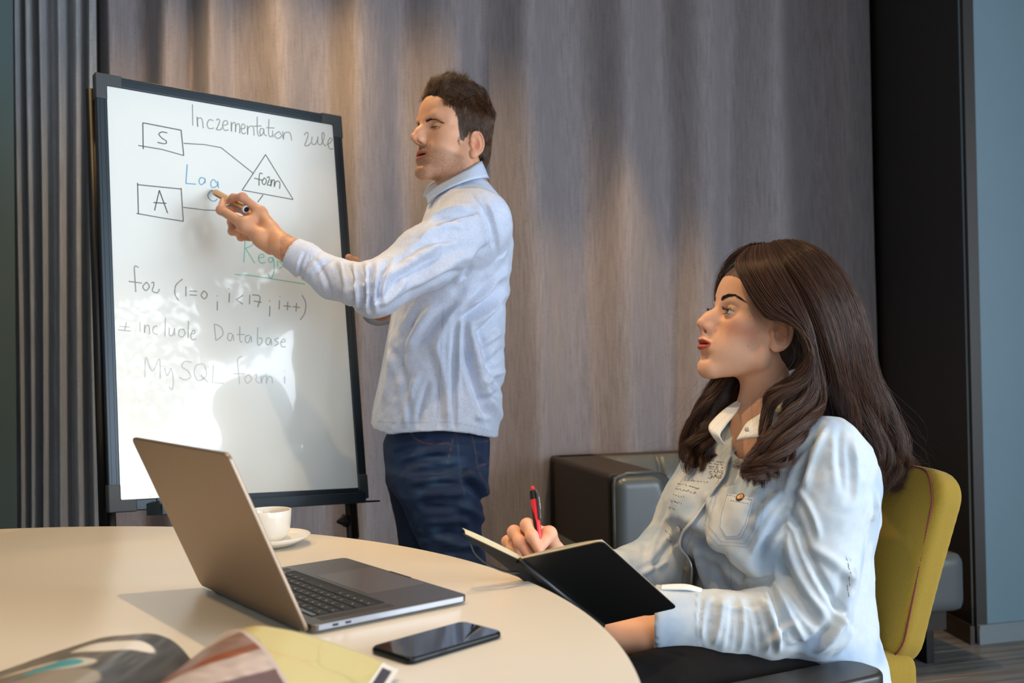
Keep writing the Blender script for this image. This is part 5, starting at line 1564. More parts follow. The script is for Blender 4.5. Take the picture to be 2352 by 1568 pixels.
write_words('green_writing', [[L, (563, 550), (560, 602)], [(564, 552), (578, 550), (580, 562), (564, 570)], [L, (564, 570), (585, 604)],
    [(594, 592), (606, 590), (604, 584), (596, 586), (594, 596), (600, 604), (609, 602)], [(628, 592), (619, 592), (617, 600), (624, 602), (628, 594), (630, 620), (622, 640), (616, 628)],
    [(638, 598), (637, 612)], [(650, 602), (642, 600), (650, 610), (642, 616)], [(745, 582), (745, 592)], [L, (540, 630), (572, 632)], [L, (572, 632), (700, 652)]], LN, kg)
write_words('loop_code_writing', [[(318, 614), (309, 612), (310, 640), (312, 670)], [(296, 646), (326, 650)], [(336, 648), (328, 658), (335, 667), (343, 658), (337, 648)], [(348, 650), (353, 648), (353, 656), (350, 668), (361, 672), (366, 664)],
    [(419, 641), (404, 655), (402, 675), (410, 689)], [(427, 658), (427, 680)], [L, (436, 668), (452, 669)], [L, (436, 677), (452, 678)], [(468, 668), (462, 678), (470, 686), (476, 676), (469, 668)],
    [(499, 679), (499, 680)], [(499, 692), (499, 712)], [(527, 673), (526, 694)], [(526, 662), (526, 663)], [L, (558, 678), (543, 688), (557, 698)], [L, (574, 677), (573, 698)], [(580, 677), (597, 681), (592, 705)], [L, (583, 691), (600, 694)],
    [(619, 690), (620, 691)], [(620, 703), (619, 726)], [(642, 690), (641, 710)], [(643, 680), (643, 681)], [L, (652, 702), (668, 704)], [L, (661, 693), (660, 712)], [L, (673, 704), (688, 706)], [L, (681, 696), (680, 715)], [(694, 678), (702, 695), (700, 718), (690, 734)]], LN * 1.1, k2)
write_words('include_writing', [[L, (272, 757), (300, 760)], [L, (274, 749), (298, 751)], [L, (290, 740), (287, 758)], [(321, 740), (322, 762)], [(332, 745), (332, 764), (334, 750), (342, 748), (344, 766)], [(360, 748), (352, 752), (352, 764), (362, 768)],
    [(380, 730), (379, 772)], [(389, 752), (389, 768), (396, 770), (401, 754), (401, 770)], [(422, 756), (413, 757), (411, 769), (418, 774), (425, 766), (422, 756)], [(433, 738), (432, 776)], [(438, 768), (448, 764), (444, 758), (438, 770), (442, 780), (450, 778)],
    [(492, 744), (496, 782)], [(494, 744), (508, 752), (512, 768), (498, 781)], [(533, 766), (525, 766), (523, 778), (530, 782), (535, 768), (537, 782)], [(551, 750), (551, 780), (556, 786)], [(544, 768), (562, 768)], [(573, 770), (565, 772), (564, 784), (571, 786), (576, 772), (578, 786)],
    [(592, 752), (592, 790), (600, 788), (602, 778), (594, 776)], [(620, 776), (612, 778), (612, 790), (619, 790), (622, 778), (624, 792)], [(640, 776), (631, 780), (640, 788), (631, 794)], [(644, 786), (655, 784), (652, 778), (645, 786), (648, 796), (656, 796)]], LN, k3)
write_words('query_writing', [[(333, 866), (335, 820), (350, 852), (366, 824), (368, 870)], [(378, 846), (384, 862), (392, 846)], [(393, 844), (398, 870), (396, 894), (388, 888)], [(440, 832), (424, 830), (418, 842), (432, 852), (438, 866), (424, 872), (412, 866)],
    [(468, 836), (452, 838), (446, 856), (456, 874), (474, 862), (470, 838)], [(462, 862), (478, 878)], [L, (490, 838), (488, 878), (513, 880)], [(556, 818), (546, 826), (548, 856), (550, 882)], [(536, 858), (562, 858)], [(572, 860), (562, 868), (568, 880), (578, 870), (572, 860)],
    [(585, 862), (590, 860), (588, 874), (596, 880)], [(600, 864), (600, 880), (604, 866), (612, 864), (612, 880), (616, 866), (624, 866), (626, 880)], [(654, 852), (654, 853)], [(654, 864), (654, 880)]], LN, k4)

# ------------------------------------------------------------------ the marker in the man's hand
tipP = at_plane(485, 437, WP0, bnn) + bnn * 0.001
endP = at(566, 481, 2.330)
ax = endP - tipP; Lm = np.linalg.norm(ax); ax /= Lm
MKM = frame_M(np.cross(ax, ZV), z=ax)
marker = empty('marker', tipP); tag(marker, 'black and gold marker pen held against the whiteboard', 'marker')
m_gold = mat('gold_marker_barrel', (226, 170, 96), 0.22, metal=0.35)
m_red = mat('red_print', (176, 40, 44), 0.4)
MB().lathe([(0, 0), (0.0016, 0.0), (0.0022, 0.003), (0.0026, 0.008), (0.0, 0.008)], tipP, 16, MKM).build('felt_tip', m_black, marker, smooth=True)
MB().lathe([(0.0, 0.006), (0.0034, 0.006), (0.0044, 0.016), (0.0066, 0.020), (0.0066, 0.024), (0, 0.024)], tipP, 24, MKM).build('nose_cone', mat('grey_plastic', (170, 172, 168), 0.4), marker, smooth=True, auto=R(30))
MB().lathe([(0.0, 0.023), (0.0080, 0.023), (0.0084, 0.026), (0.0084, Lm - 0.006), (0, Lm - 0.006)], tipP, 32, MKM).build('barrel', m_gold, marker, smooth=True, auto=R(30))
MB().lathe([(0.0085, Lm - 0.007), (0.0087, Lm - 0.006), (0.0087, Lm), (0.0066, Lm + 0.0004), (0.0066, Lm - 0.006), (0.0085, Lm - 0.007)], tipP, 32, MKM).build('end_ring', mat('white_plastic', (220, 222, 226), 0.3), marker, smooth=True, auto=R(30))
MB().lathe([(0.0066, Lm - 0.0012), (0.0, Lm - 0.0012)], tipP, 24, MKM).build('end_plug', m_black, marker)
# printed label band
def band(a0, a1, z0, z1, mt, name, r=0.00846):
    A = np.linspace(R(a0), R(a1), 12); V = []
    for z in (z0, z1):
        for a in A: V.append(tipP + MKM @ np.array([r * math.cos(a), r * math.sin(a), z]))
    n = 12; m = MB(); m.add(V, [(i, i + 1, n + i + 1, n + i) for i in range(n - 1)]); return m.build(name, mt, marker, smooth=True)
best = max(range(0, 360, 10), key=lambda a: -float((MKM @ np.array([math.cos(R(a)), math.sin(R(a)), 0])) @ np.array([0, 0.45, 0.9])))
band(best - 60, best + 60, 0.030, Lm - 0.010, mat('dark_marker_print', (40, 26, 22), 0.35), 'label_band')
for i in range(9):
    z0 = 0.034 + i * (Lm - 0.052) / 9
    band(best - 55 + 10 * (i % 3), best - 10 + 12 * (i % 2), z0, z0 + 0.004 + 0.002 * (i % 2), m_red if i % 2 else mat('pale_print', (190, 170, 150), 0.4), 'label_print', 0.00852)

# ------------------------------------------------------------------ swivel chair with mustard fabric
FW = np.array([-0.88, -0.475, 0.0]); FW /= np.linalg.norm(FW)        # the way the chair and the woman face
LT_ = np.cross(ZV, FW)                                                # her left, towards the camera
def fabric_mat():
    m = mat('mustard_woven_fabric', (176, 160, 30), 0.85, sheen=0.1)
    nt = m.node_tree; nd = nt.nodes; lk = nt.links; b = nd['Principled BSDF']
    tc = nd.new('ShaderNodeTexCoord'); mp = nd.new('ShaderNodeMapping')
    mp.inputs['Rotation'].default_value = (0, 0, -math.atan2(LT_[1], LT_[0]))
    sx = nd.new('ShaderNodeSeparateXYZ'); lk.new(tc.outputs['Object'], mp.inputs['Vector']); lk.new(mp.outputs[0], sx.inputs[0])
    def sinw(sock, k, off=None):
        a = nd.new('ShaderNodeMath'); a.operation = 'MULTIPLY'; a.inputs[1].default_value = k; lk.new(sock, a.inputs[0])
        s_ = nd.new('ShaderNodeMath'); s_.operation = 'SINE'; lk.new(a.outputs[0], s_.inputs[0]); return s_.outputs[0]
    k = 2 * math.pi / 0.0038
    su_ = nd.new('ShaderNodeMath'); su_.operation = 'ADD'; lk.new(sx.outputs['X'], su_.inputs[0]); lk.new(sx.outputs['Y'], su_.inputs[1])
    a1 = sinw(su_.outputs[0], k); a2 = sinw(sx.outputs['Z'], k); a3 = sinw(sx.outputs['Y'], k)
    mu = nd.new('ShaderNodeMath'); mu.operation = 'MULTIPLY'; lk.new(a1, mu.inputs[0]); lk.new(a2, mu.inputs[1])
    m2 = nd.new('ShaderNodeMath'); m2.operation = 'MULTIPLY_ADD'; lk.new(a3, m2.inputs[0]); m2.inputs[1].default_value = 0.0; lk.new(mu.outputs[0], m2.inputs[2])
    mr = nd.new('ShaderNodeMapRange'); mr.inputs['From Min'].default_value = 0.10; mr.inputs['From Max'].default_value = 0.45; lk.new(m2.outputs[0], mr.inputs['Value'])
    mx = nd.new('ShaderNodeMix'); mx.data_type = 'RGBA'; mx.inputs[6].default_value = (*lin((160, 136, 16)), 1); mx.inputs[7].default_value = (*lin((112, 52, 26)), 1)
    lk.new(mr.outputs['Result'], mx.inputs[0]); lk.new(mx.outputs[2], b.inputs['Base Color'])
    bp = nd.new('ShaderNodeBump'); bp.inputs['Strength'].default_value = 0.35; bp.inputs['Distance'].default_value = 0.0008; lk.new(mu.outputs[0], bp.inputs['Height']); lk.new(bp.outputs['Normal'], b.inputs['Normal'])
    return m
m_mus = fabric_mat()
m_seamred = mat('red_brown_seam_thread', (120, 40, 44), 0.8)
m_arm = mat('black_armrest', (44, 42, 40), 0.38, bump=(300, 0.1, 0.0005))
topN, botN = at(2172, 1108, 1.735), at(2092, 1478, 1.715)      # near edge of the back cushion
CHB = (botN - LT_ * 0.22); CHT = (topN - LT_ * 0.22)
bu = CHT - CHB; Hbk = np.linalg.norm(bu); bu /= Hbk
bn_ = np.cross(LT_, bu)
if bn_ @ FW < 0: bn_ = -bn_
bl_ = np.cross(bn_, bu)
BM = np.stack([bl_, bn_, bu], 1)
bc = (CHB + CHT) / 2 - bn_ * 0.03
chair = empty('office_chair', (CHB[0] - 0.1, CHB[1], 0)); tag(chair, 'mustard fabric swivel chair the seated woman leans back in', 'chair')
def sd_back(P):
    Q = (P - bc) @ BM
    Q[:, 1] += 0.35 * Q[:, 0] ** 2 * -1.0 + 0.25 * (Q[:, 2] ** 2) * 0.6
    hw = 0.222 + 0.012 * np.sin(Q[:, 2] * 6)
    q = np.stack([np.abs(Q[:, 0]) - (hw - 0.055), np.abs(Q[:, 2]) - (Hbk / 2 + 0.035 - 0.055)], 1)
    d2 = np.linalg.norm(np.maximum(q, 0), axis=1) + np.minimum(q.max(1), 0) - 0.055
    w = np.stack([d2 + 0.022, np.abs(Q[:, 1]) - 0.036 + 0.022], 1)
    return np.linalg.norm(np.maximum(w, 0), axis=1) + np.minimum(w.max(1), 0) - 0.022
cs = SDF(); cs.fn(sd_back, 0)
V, Fc = cs.mesh(bc - 0.36, bc + 0.36, 0.006)
mesh_obj('backrest', V, Fc, m_mus, chair)
# seams along the rounded rim
def rim(off, r=0.055, grow=0.004, n=80):
    pts = []
    hw, hh = 0.222, Hbk / 2 + 0.035
    for (x, z) in rrect(2 * hw + 2 * grow, 2 * hh + 2 * grow, r, 12):
        Q = np.array([x, off, z]); Q[1] = off + 0.35 * x * x - 0.15 * z * z
        pts.append(bc + BM @ Q)
    return np.array(pts + [pts[0]])
for off in (0.0255,):
    P = rim(off, 0.055, -0.008)
    N_ = cs.normals(P, 0.002); 
    for _ in range(5): P = P - cs.normals(P, 0.002) * (cs.ev(P) - 0.0012)[:, None]
    MB().tube(P, 0.0014, 6, caps=False).build('seam', m_seamred, chair, smooth=True)
# seat with its raised rear
seatc = np.array([CHB[0], CHB[1], 0]) + FW * 0.245 + ZV * 0.418
SMt = np.stack([FW, LT_, ZV], 1)
ss_ = SDF(); ss_.box(seatc, (0.245, 0.245, 0.045), SMt, 0.035, 0)
rear = np.array([CHB[0], CHB[1], 0]) + FW * 0.015 + ZV * 0.505
ss_.box(rear, (0.055, 0.215, 0.055), SMt, 0.035, 0.05)
V, Fc = ss_.mesh(seatc - np.array([0.42, 0.42, 0.1]), seatc + np.array([0.42, 0.42, 0.16]), 0.007)
mesh_obj('seat', V, Fc, m_mus, chair)
# link plate between seat and back, near side
MB().box(botN - LT_ * 0.045 + np.array([0, 0, -0.075]) - FW * 0.010, (0.020, 0.030, 0.16), SMt, 0.004).build('back_bracket', mat('green_bracket', (150, 140, 40), 0.6), chair)
# armrest
a0, a1 = at(1660, 1583, 1.47), at(1992, 1577, 1.60)
ac = (a0 + a1) / 2; ax_ = a1 - a0; La = np.linalg.norm(ax_[:2]) + 0.02; ax_[2] = 0
AM = frame_M(ax_, z=ZV)
for sgn in (1, -1):
    cc_ = ac if sgn == 1 else ac - LT_ * 0.50
    m = MB(); m.prism(rrect(La, 0.088, 0.036, 8), 0.026, AM, cc_ - ZV * 0.013); m.build('armrest', m_arm, chair, bevel=0.007)
    MB().box(cc_ - ZV * 0.07, (0.07, 0.022, 0.13), AM, 0.004).build('armrest_post', m_blackmetal, chair)
    MB().box(cc_ - ZV * 0.135 - LT_ * 0.06 * sgn, (0.05, 0.16, 0.018), AM, 0.003).build('armrest_bracket', m_blackmetal, chair)
base = np.array([seatc[0], seatc[1], 0])
MB().lathe([(0, 0.41), (0.10, 0.41), (0.10, 0.385), (0.03, 0.37), (0.028, 0.12), (0.045, 0.11), (0.045, 0.06), (0, 0.06)], base, 32).build('gas_column', m_blackmetal, chair, smooth=True, auto=R(30))
for k_ in range(5):
    a = R(72 * k_ + 18); dr = np.array([math.cos(a), math.sin(a), 0])
    MB().tube([base + dr * 0.03 + ZV * 0.095, base + dr * 0.18 + ZV * 0.085, base + dr * 0.31 + ZV * 0.062], [0.022, 0.018, 0.012], 12).build('base_arm', m_blackmetal, chair, smooth=True)
    cp = base + dr * 0.31 + ZV * 0.030
    MB().lathe([(0, -0.010), (0.028, -0.010), (0.0295, -0.006), (0.0295, 0.006), (0.028, 0.010), (0, 0.010)], cp, 24, frame_M(ZV, z=np.cross(ZV, dr))).build('caster', m_black, chair, smooth=True, auto=R(30))

# ------------------------------------------------------------------ the seated woman
bpw = [(0.0800, 0.010, 0.0310), (0.0790, 0.022, 0.0360), (0.0740, 0.037, 0.0385), (0.0600, 0.0530, 0.0290)]
wM = head_frame(13, 13, 0)
wHS = 0.975; WM_ = 0.0016
wO = at(1599, 739, 1.775) - wM @ (np.array([0.1225, 0.0, -0.0190]) * wHS)
wS = SDF()
wT = add_head(wS, wO, wM, wHS, fem=True, eye_open=0.0036, eye_z=0.0004, mouth=WM_, prm=dict(nose=1.0, nose_up=0.003, jaw=0.96, chin=0.0035, ear_z=-0.016, ear_x=0.002, ear_s=1.14, lw=0.0245, lx=0.0085, mid_dx=0.0065, lr=0.88, brow_dx=-0.012, eye_dx=0.003))
wS.cone(wT((-0.020, 0, -0.045)), at(1764, 990, 1.80), 0.042, 0.044, 0.025)
wS.cone(at(1764, 990, 1.80), at(1800, 1130, 1.80), 0.060, 0.10, 0.05)
for sh in (at(1895, 1040, 1.68), at(1655, 1060, 1.94)): wS.cone(at(1775, 1040, 1.80), sh, 0.055, 0.045, 0.04)
wel, wwr = at(1878, 1428, 1.64), at(1486, 1462, 1.655)
wS.cone(at(1895, 1040, 1.68), wel, 0.042, 0.038, 0.02); wS.cone(wel, at(1560, 1440, 1.65), 0.036, 0.030, 0.02); wS.cone(at(1560, 1440, 1.65), wwr, 0.030, 0.0285, 0.02)
kn = [at(1398, 1440, 1.660), at(1392, 1456, 1.664), at(1394, 1474, 1.668), at(1404, 1490, 1.670)]
fg = [([kn[0], at(1352, 1420, 1.650), at(1328, 1396, 1.655), at(1318, 1378, 1.665)], [.0105, .0090, .0080, .0068]), ([kn[1], at(1344, 1440, 1.655), at(1318, 1418, 1.660), at(1306, 1400, 1.668)], [.0105, .0090, .0080, .0068]),
      ([kn[2], at(1346, 1460, 1.662), at(1320, 1442, 1.666), at(1308, 1424, 1.672)], [.0100, .0086, .0076, .0066]), ([kn[3], at(1362, 1484, 1.668), at(1340, 1472, 1.672), at(1328, 1460, 1.678)], [.0090, .0077, .0068, .0060])]
th = ([at(1460, 1436, 1.665), at(1430, 1412, 1.672), at(1398, 1392, 1.680), at(1376, 1380, 1.685)], [.0150, .0120, .0098, .0078])
add_hand(wS, wwr, 0.026, kn, fg, th, pr=0.0130)
wS.cone(at(1470, 1458, 1.660), at(1420, 1462, 1.665), 0.027, 0.024, 0.02)
# writing hand
fel2, fwr2 = at(1510, 1320, 1.92), at(1318, 1318, 1.735)
wS.cone(at(1655, 1060, 1.94), fel2, 0.042, 0.038, 0.02); wS.cone(fel2, fwr2, 0.036, 0.026, 0.02)
kn2 = [at(1252, 1228, 1.712), at(1228, 1236, 1.732), at(1206, 1250, 1.748), at(1192, 1268, 1.758)]
fg2 = [([kn2[0], at(1211, 1206, 1.652), at(1222, 1232, 1.632), at(1237, 1262, 1.624)], [.0118, .0104, .0092, .0078]),
       ([kn2[1], at(1181, 1222, 1.664), at(1194, 1244, 1.644), at(1214, 1274, 1.636)], [.0116, .0102, .0090, .0078]),
       ([kn2[2], at(1167, 1244, 1.682), at(1178, 1264, 1.664), at(1198, 1292, 1.654)], [.0110, .0096, .0086, .0074]),
       ([kn2[3], at(1166, 1270, 1.700), at(1176, 1288, 1.684), at(1192, 1310, 1.672)], [.0098, .0086, .0076, .0066])]
th2 = ([at(1292, 1296, 1.708), at(1276, 1262, 1.672), at(1261, 1226, 1.650), at(1244, 1252, 1.632)], [.0150, .0128, .0118, .0088])
add_hand(wS, fwr2, 0.026, kn2, fg2, th2, pr=0.0120)
wS.cone(at(1276, 1262, 1.690), at(1262, 1240, 1.700), 0.013, 0.012, 0.012)
V, Fc = wS.mesh((-0.03, 1.48, 0.50), (0.86, 2.02, 1.40), 0.0019)
c = np.ones((len(V), 3)) * np.array(lin((228, 176, 144)))
c *= (1 + 0.03 * vnoise(V, 0.012, 2) + 0.02 * vnoise(V, 0.003, 5))[:, None]
c = face_colour(V, wO, wM, wHS, c, None, (178, 62, 52), blush=(204, 118, 92), shadow=(120, 100, 70), mouth=WM_, ear_z=-0.016, lx=0.0085, lw=0.0245, lh=0.9, ed=0.003, brow=(bpw, [0.0036, 0.0038, 0.0026, 0.0010], (46, 30, 22)))
for p in [f[0][1] for f in fg2] + [th2[0][2]]: c = mixv(c, np.exp(-(np.linalg.norm(V - p, axis=1) / 0.012) ** 2) * 0.3, (226, 146, 116))
for p in (fg2[0][0][3], fg2[1][0][3], fg2[2][0][3], th2[0][3], fg2[0][0][2], fg2[1][0][2]): c = mixv(c, np.exp(-(np.linalg.norm(V - p, axis=1) / 0.014) ** 2) * 0.3, (236, 160, 146))
Qw = local(V, wO, wM, wHS)
def wline(Q):
    return Q[:, 2] > np.interp(Q[:, 0], [-0.1, -0.03, -0.012, 0.004, 0.020, 0.030, 0.045, 0.060, 0.072, 0.082, 0.1], [-0.06, -0.01, 0.012, 0.022, 0.018, 0.020, 0.040, 0.060, 0.070, 0.078, 0.090])
_ear = (((Qw[:, 0] + 0.008) / 0.026) ** 2 + ((Qw[:, 2] + 0.014) / 0.042) ** 2 < 1) & (np.abs(Qw[:, 1]) > 0.066)
c = mixv(c, wline(Qw) * (~_ear) * (np.linalg.norm(Qw, axis=1) < 0.2) * 0.9, (40, 25, 18))
for (lx, lz) in ((0.040, -0.048), (0.052, 0.004), (0.030, -0.020)):
    c = mixv(c, np.exp(-(((Qw[:, 0] - lx) ** 2 + (Qw[:, 2] - lz) ** 2) / 0.0011 ** 2)) * (Qw[:, 1] > 0.02) * 0.6, (120, 76, 56))
woman = mesh_obj('person', V, Fc, m_skin, None, col=c)
tag(woman, 'seated woman with long brown wavy hair in a washed denim shirt, writing in a notebook', 'person')
for g in (-1, 1): eyeball('eye', wT, wM, wHS, g, (0.98, 0.10, 0.16), (92, 96, 74), woman, ed=0.003)
for g in (-1, 1):
    strands('eyebrow', brow_strands(wS, wT, wM, wHS, bpw, [0.0040, 0.0042, 0.0030, 0.0012], 620, 0.0062, g=g), 0.00014, 0.00005, m_lash, woman)
    strands('eyelashes', lash_strands(wT, wM, wHS, g, 0.0044, 60, 0.0068, up=1.3, ed=0.003), 0.00016, 0.00004, m_lash, woman)
    strands('eyelashes', lash_strands(wT, wM, wHS, g, -0.0040, 40, 0.0045, up=-0.8, ed=0.003), 0.00010, 0.00003, m_lash, woman)

# ---- hair: combed guides from the parting, waved lengths
def G(*p): return np.array([at(x, y, d) for x, y, d in p])
def resamp(P, m):
    P = np.array(P); n = len(P); tt = np.linspace(0, n - 1.0001, m); out = []
    for x in tt:
        k_ = min(int(x), n - 2); u = x - k_
        p0, p1, p2, p3 = P[max(k_ - 1, 0)], P[k_], P[k_ + 1], P[min(k_ + 2, n - 1)]
        out.append(0.5 * ((2 * p1) + (-p0 + p2) * u + (2 * p0 - 5 * p1 + 4 * p2 - p3) * u * u + (-p0 + 3 * p1 - 3 * p2 + p3) * u ** 3))
    return np.array(out)
near_front = [G((1716, 572, 1.765), (1690, 603, 1.735), (1705, 640, 1.712), (1732, 686, 1.694), (1764, 726, 1.684), (1806, 738, 1.678), (1846, 768, 1.672), (1856, 822, 1.674), (1820, 872, 1.682), (1768, 905, 1.686), (1752, 950, 1.680), (1742, 1010, 1.655), (1715, 1058, 1.635), (1690, 1085, 1.632)),
              G((1730, 566, 1.770), (1722, 604, 1.720), (1745, 655, 1.696), (1780, 705, 1.682), (1834, 742, 1.672), (1862, 798, 1.672), (1856, 872, 1.680), (1812, 940, 1.672), (1780, 1010, 1.648), (1735, 1070, 1.630), (1708, 1100, 1.626)),
              G((1752, 561, 1.772), (1758, 604, 1.712), (1790, 662, 1.686), (1828, 722, 1.676), (1852, 780, 1.674), (1862, 860, 1.680), (1852, 930, 1.672), (1822, 990, 1.640), (1780, 1045, 1.622), (1745, 1085, 1.618), (1722, 1110, 1.618)),
              G((1772, 558, 1.775), (1792, 604, 1.712), (1826, 668, 1.684), (1858, 740, 1.674), (1876, 810, 1.676), (1888, 880, 1.684), (1882, 940, 1.672), (1850, 990, 1.632), (1812, 1040, 1.612), (1775, 1080, 1.606), (1740, 1098, 1.610))]
near_back = [G((1772, 558, 1.775), (1800, 604, 1.712), (1838, 668, 1.686), (1870, 745, 1.682), (1893, 820, 1.690), (1912, 890, 1.712), (1935, 950, 1.752), (1962, 1010, 1.778), (1990, 1070, 1.785), (1998, 1125, 1.785)),
             G((1800, 555, 1.780), (1838, 592, 1.722), (1878, 660, 1.700), (1908, 745, 1.700), (1928, 830, 1.712), (1948, 905, 1.742), (1972, 970, 1.772), (2000, 1030, 1.790), (2015, 1085, 1.795), (2005, 1132, 1.790)),
             G((1828, 556, 1.785), (1872, 594, 1.740), (1914, 665, 1.728), (1944, 750, 1.732), (1965, 835, 1.748), (1990, 910, 1.775), (2015, 975, 1.795), (2042, 1040, 1.808), (2050, 1090, 1.810), (2025, 1125, 1.805)),
             G((1842, 560, 1.800), (1896, 602, 1.772), (1940, 680, 1.765), (1966, 770, 1.772), (1985, 850, 1.788), (2018, 920, 1.805), (2045, 985, 1.818), (2066, 1045, 1.826), (2080, 1090, 1.826), (2060, 1120, 1.822)),
             G((1838, 560, 1.830), (1895, 606, 1.838), (1940, 690, 1.842), (1962, 780, 1.850), (1985, 860, 1.856), (2015, 940, 1.860), (2045, 1010, 1.862), (2066, 1070, 1.862), (2070, 1110, 1.860), (2050, 1125, 1.858)),
             G((1800, 562, 1.860), (1860, 620, 1.885), (1905, 710, 1.890), (1935, 800, 1.890), (1960, 880, 1.890), (1985, 950, 1.890), (2010, 1020, 1.890), (2025, 1080, 1.886), (2020, 1115, 1.880))]
far_side = [G((1722, 570, 1.790), (1692, 592, 1.822), (1664, 630, 1.850), (1650, 680, 1.864), (1652, 740, 1.874), (1660, 810, 1.876), (1640, 880, 1.872), (1606, 940, 1.862), (1578, 1000, 1.848), (1566, 1050, 1.835), (1600, 1082, 1.825)),
            G((1740, 564, 1.800), (1700, 600, 1.850), (1690, 660, 1.872), (1690, 740, 1.880), (1690, 820, 1.880), (1668, 890, 1.868), (1632, 950, 1.855), (1600, 1010, 1.842), (1592, 1050, 1.830), (1622, 1080, 1.815)),
            G((1760, 562, 1.805), (1740, 620, 1.880), (1735, 700, 1.888), (1725, 790, 1.888), (1712, 860, 1.876), (1690, 930, 1.862), (1660, 985, 1.850), (1636, 1035, 1.836), (1642, 1070, 1.822), (1670, 1082, 1.808))]
def sheet(gs_, n, m=30, thick=0.010, curl=0.010, u0=0.0, clumps=5.0, seed=1, ends=0.9):
    r_ = np.random.default_rng(seed)
    Rg = np.stack([resamp(g, m) for g in gs_])
    u = r_.random(n) * (len(gs_) - 1.0001); k_ = u.astype(int); f = (u - k_)[:, None, None]
    P = Rg[k_] * (1 - f) + Rg[k_ + 1] * f
    t = np.linspace(0, 1, m)[None, :, None]
    T = np.gradient(P, axis=1); T /= np.linalg.norm(T, axis=2)[..., None]
    wide = Rg[k_ + 1] - Rg[k_]; wide /= np.linalg.norm(wide, axis=2)[..., None] + 1e-9
    nr = np.cross(T, wide); nr /= np.linalg.norm(nr, axis=2)[..., None] + 1e-9
    env = np.clip((t - 0.02) / 0.25, 0, 1)
    out_ = np.abs(r_.normal(0, 1, (n, 1, 1))) * np.sign(r_.random((n, 1, 1)) - 0.35) * thick * (0.25 + 0.75 * env)
    cl = np.floor(u * clumps + r_.normal(0, 0.25, n)).astype(int)
    ph = (cl * 2.39)[:, None, None] + r_.normal(0, 0.22, (n, 1, 1))
    wa = curl * np.clip((t - 0.45) / 0.4, 0, 1) * (0.7 + 0.6 * r_.random((n, 1, 1)))
    turns = (2.4 + 0.6 * np.sin(cl * 1.7))[:, None, None]
    P = P + nr * (out_ + wa * np.sin(ph + t * turns * 2 * np.pi)) + wide * (wa * np.cos(ph + t * turns * 2 * np.pi) + r_.normal(0, 0.0016, (n, 1, 1)) * (0.4 + env))
    # gather into clumps lower down
    ctr = np.zeros_like(P); 
    for cidx in np.unique(cl):
        mm_ = cl == cidx; ctr[mm_] = P[mm_].mean(0, keepdims=True)
    pull = 0.42 * np.clip((t - 0.35) / 0.6, 0, 1)
    P = P * (1 - pull) + ctr * pull
    # frizz
    P += 0.0010 * np.sin(t * 23 + r_.random((n, 1, 1)) * 6.28) * r_.normal(0, 1, (n, 1, 3)) * env
    cut = (0.80 + 0.20 * r_.random(n)); idx = np.linspace(0, 1, m)[None, :] * cut[:, None] * (m - 1)
    i0 = np.minimum(idx.astype(int), m - 2); fr = (idx - i0)[..., None]; ar = np.arange(n)[:, None]
    return P[ar, i0] * (1 - fr) + P[ar, i0 + 1] * fr
hb = SDF()
hb.ell(wT((-0.004, 0, 0.047)), np.array((0.0975, 0.081, 0.0905)) * wHS, wM, 0)
hb.ell(wT((-0.055, 0, 0.000)), np.array((0.050, 0.070, 0.075)) * wHS, wM, 0.03)
hb.chain([at(1900, 740, 1.80), at(1930, 860, 1.81), at(1965, 960, 1.825), at(2000, 1060, 1.828), at(2010, 1095, 1.826)], [0.060, 0.052, 0.046, 0.036, 0.022], 0.03)
hb.chain([at(1850, 860, 1.71), at(1842, 930, 1.70), at(1800, 1010, 1.648), at(1750, 1070, 1.634)], [0.018, 0.018, 0.015, 0.008], 0.02)
hb.chain([at(1690, 700, 1.86), at(1690, 820, 1.868), at(1655, 920, 1.862), at(1616, 1000, 1.846), at(1604, 1052, 1.834)], [0.018, 0.020, 0.020, 0.015, 0.008], 0.02)
hb.ell(wT((0.088, 0.0, 0.022)), np.array((0.070, 0.062, 0.080)) * wHS, wM, 0.008, 's')       # keep the face clear
hb.ell(wT((0.045, 0.070, -0.010)), np.array((0.062, 0.030, 0.062)) * wHS, wM, 0.010, 's')
hb.ell(wT((0.000, 0.085, -0.010)), np.array((0.028, 0.030, 0.042)) * wHS, wM, 0.008, 's')
V, Fc = hb.mesh(np.array([0.28, 1.50, 0.84]), np.array([0.78, 2.02, 1.34]), 0.005)
m_hairbase = mat('hair_mass', (36, 22, 15), 0.6, noise=(60, 0.3))
V = V + mesh_normals(V, Fc) * (0.002 * vnoise(V * np.array([1, 1, 0.25]), 0.008, 3))[:, None]
hair = mesh_obj('hair', V, Fc, m_hairbase, woman); hair['label'] = 'long dark brown wavy hair'
S1 = sheet(near_front, 6500, thick=0.0042, curl=0.017, seed=2, clumps=7)
S2 = sheet(near_back, 13000, thick=0.0085, curl=0.017, seed=3, clumps=7)
S3 = sheet(far_side, 6500, thick=0.010, curl=0.019, seed=4, clumps=7)
allS = np.concatenate([S1, S2, S3])
# keep strands outside the head
sk = SDF(); sk.ell(wT((-0.002, 0, 0.046)), np.array((0.0955, 0.079, 0.089)) * wHS, wM, 0)
PP = allS.reshape(-1, 3)
for _ in range(2):
    e = sk.ev(PP); inside = e < 0.0015
    PP[inside] -= sk.normals(PP[inside], 0.002) * (e[inside] - 0.0015)[:, None]
allS = PP.reshape(allS.shape)
strands('strands', allS, 0.00026, 0.00010, m_hair_w, hair)
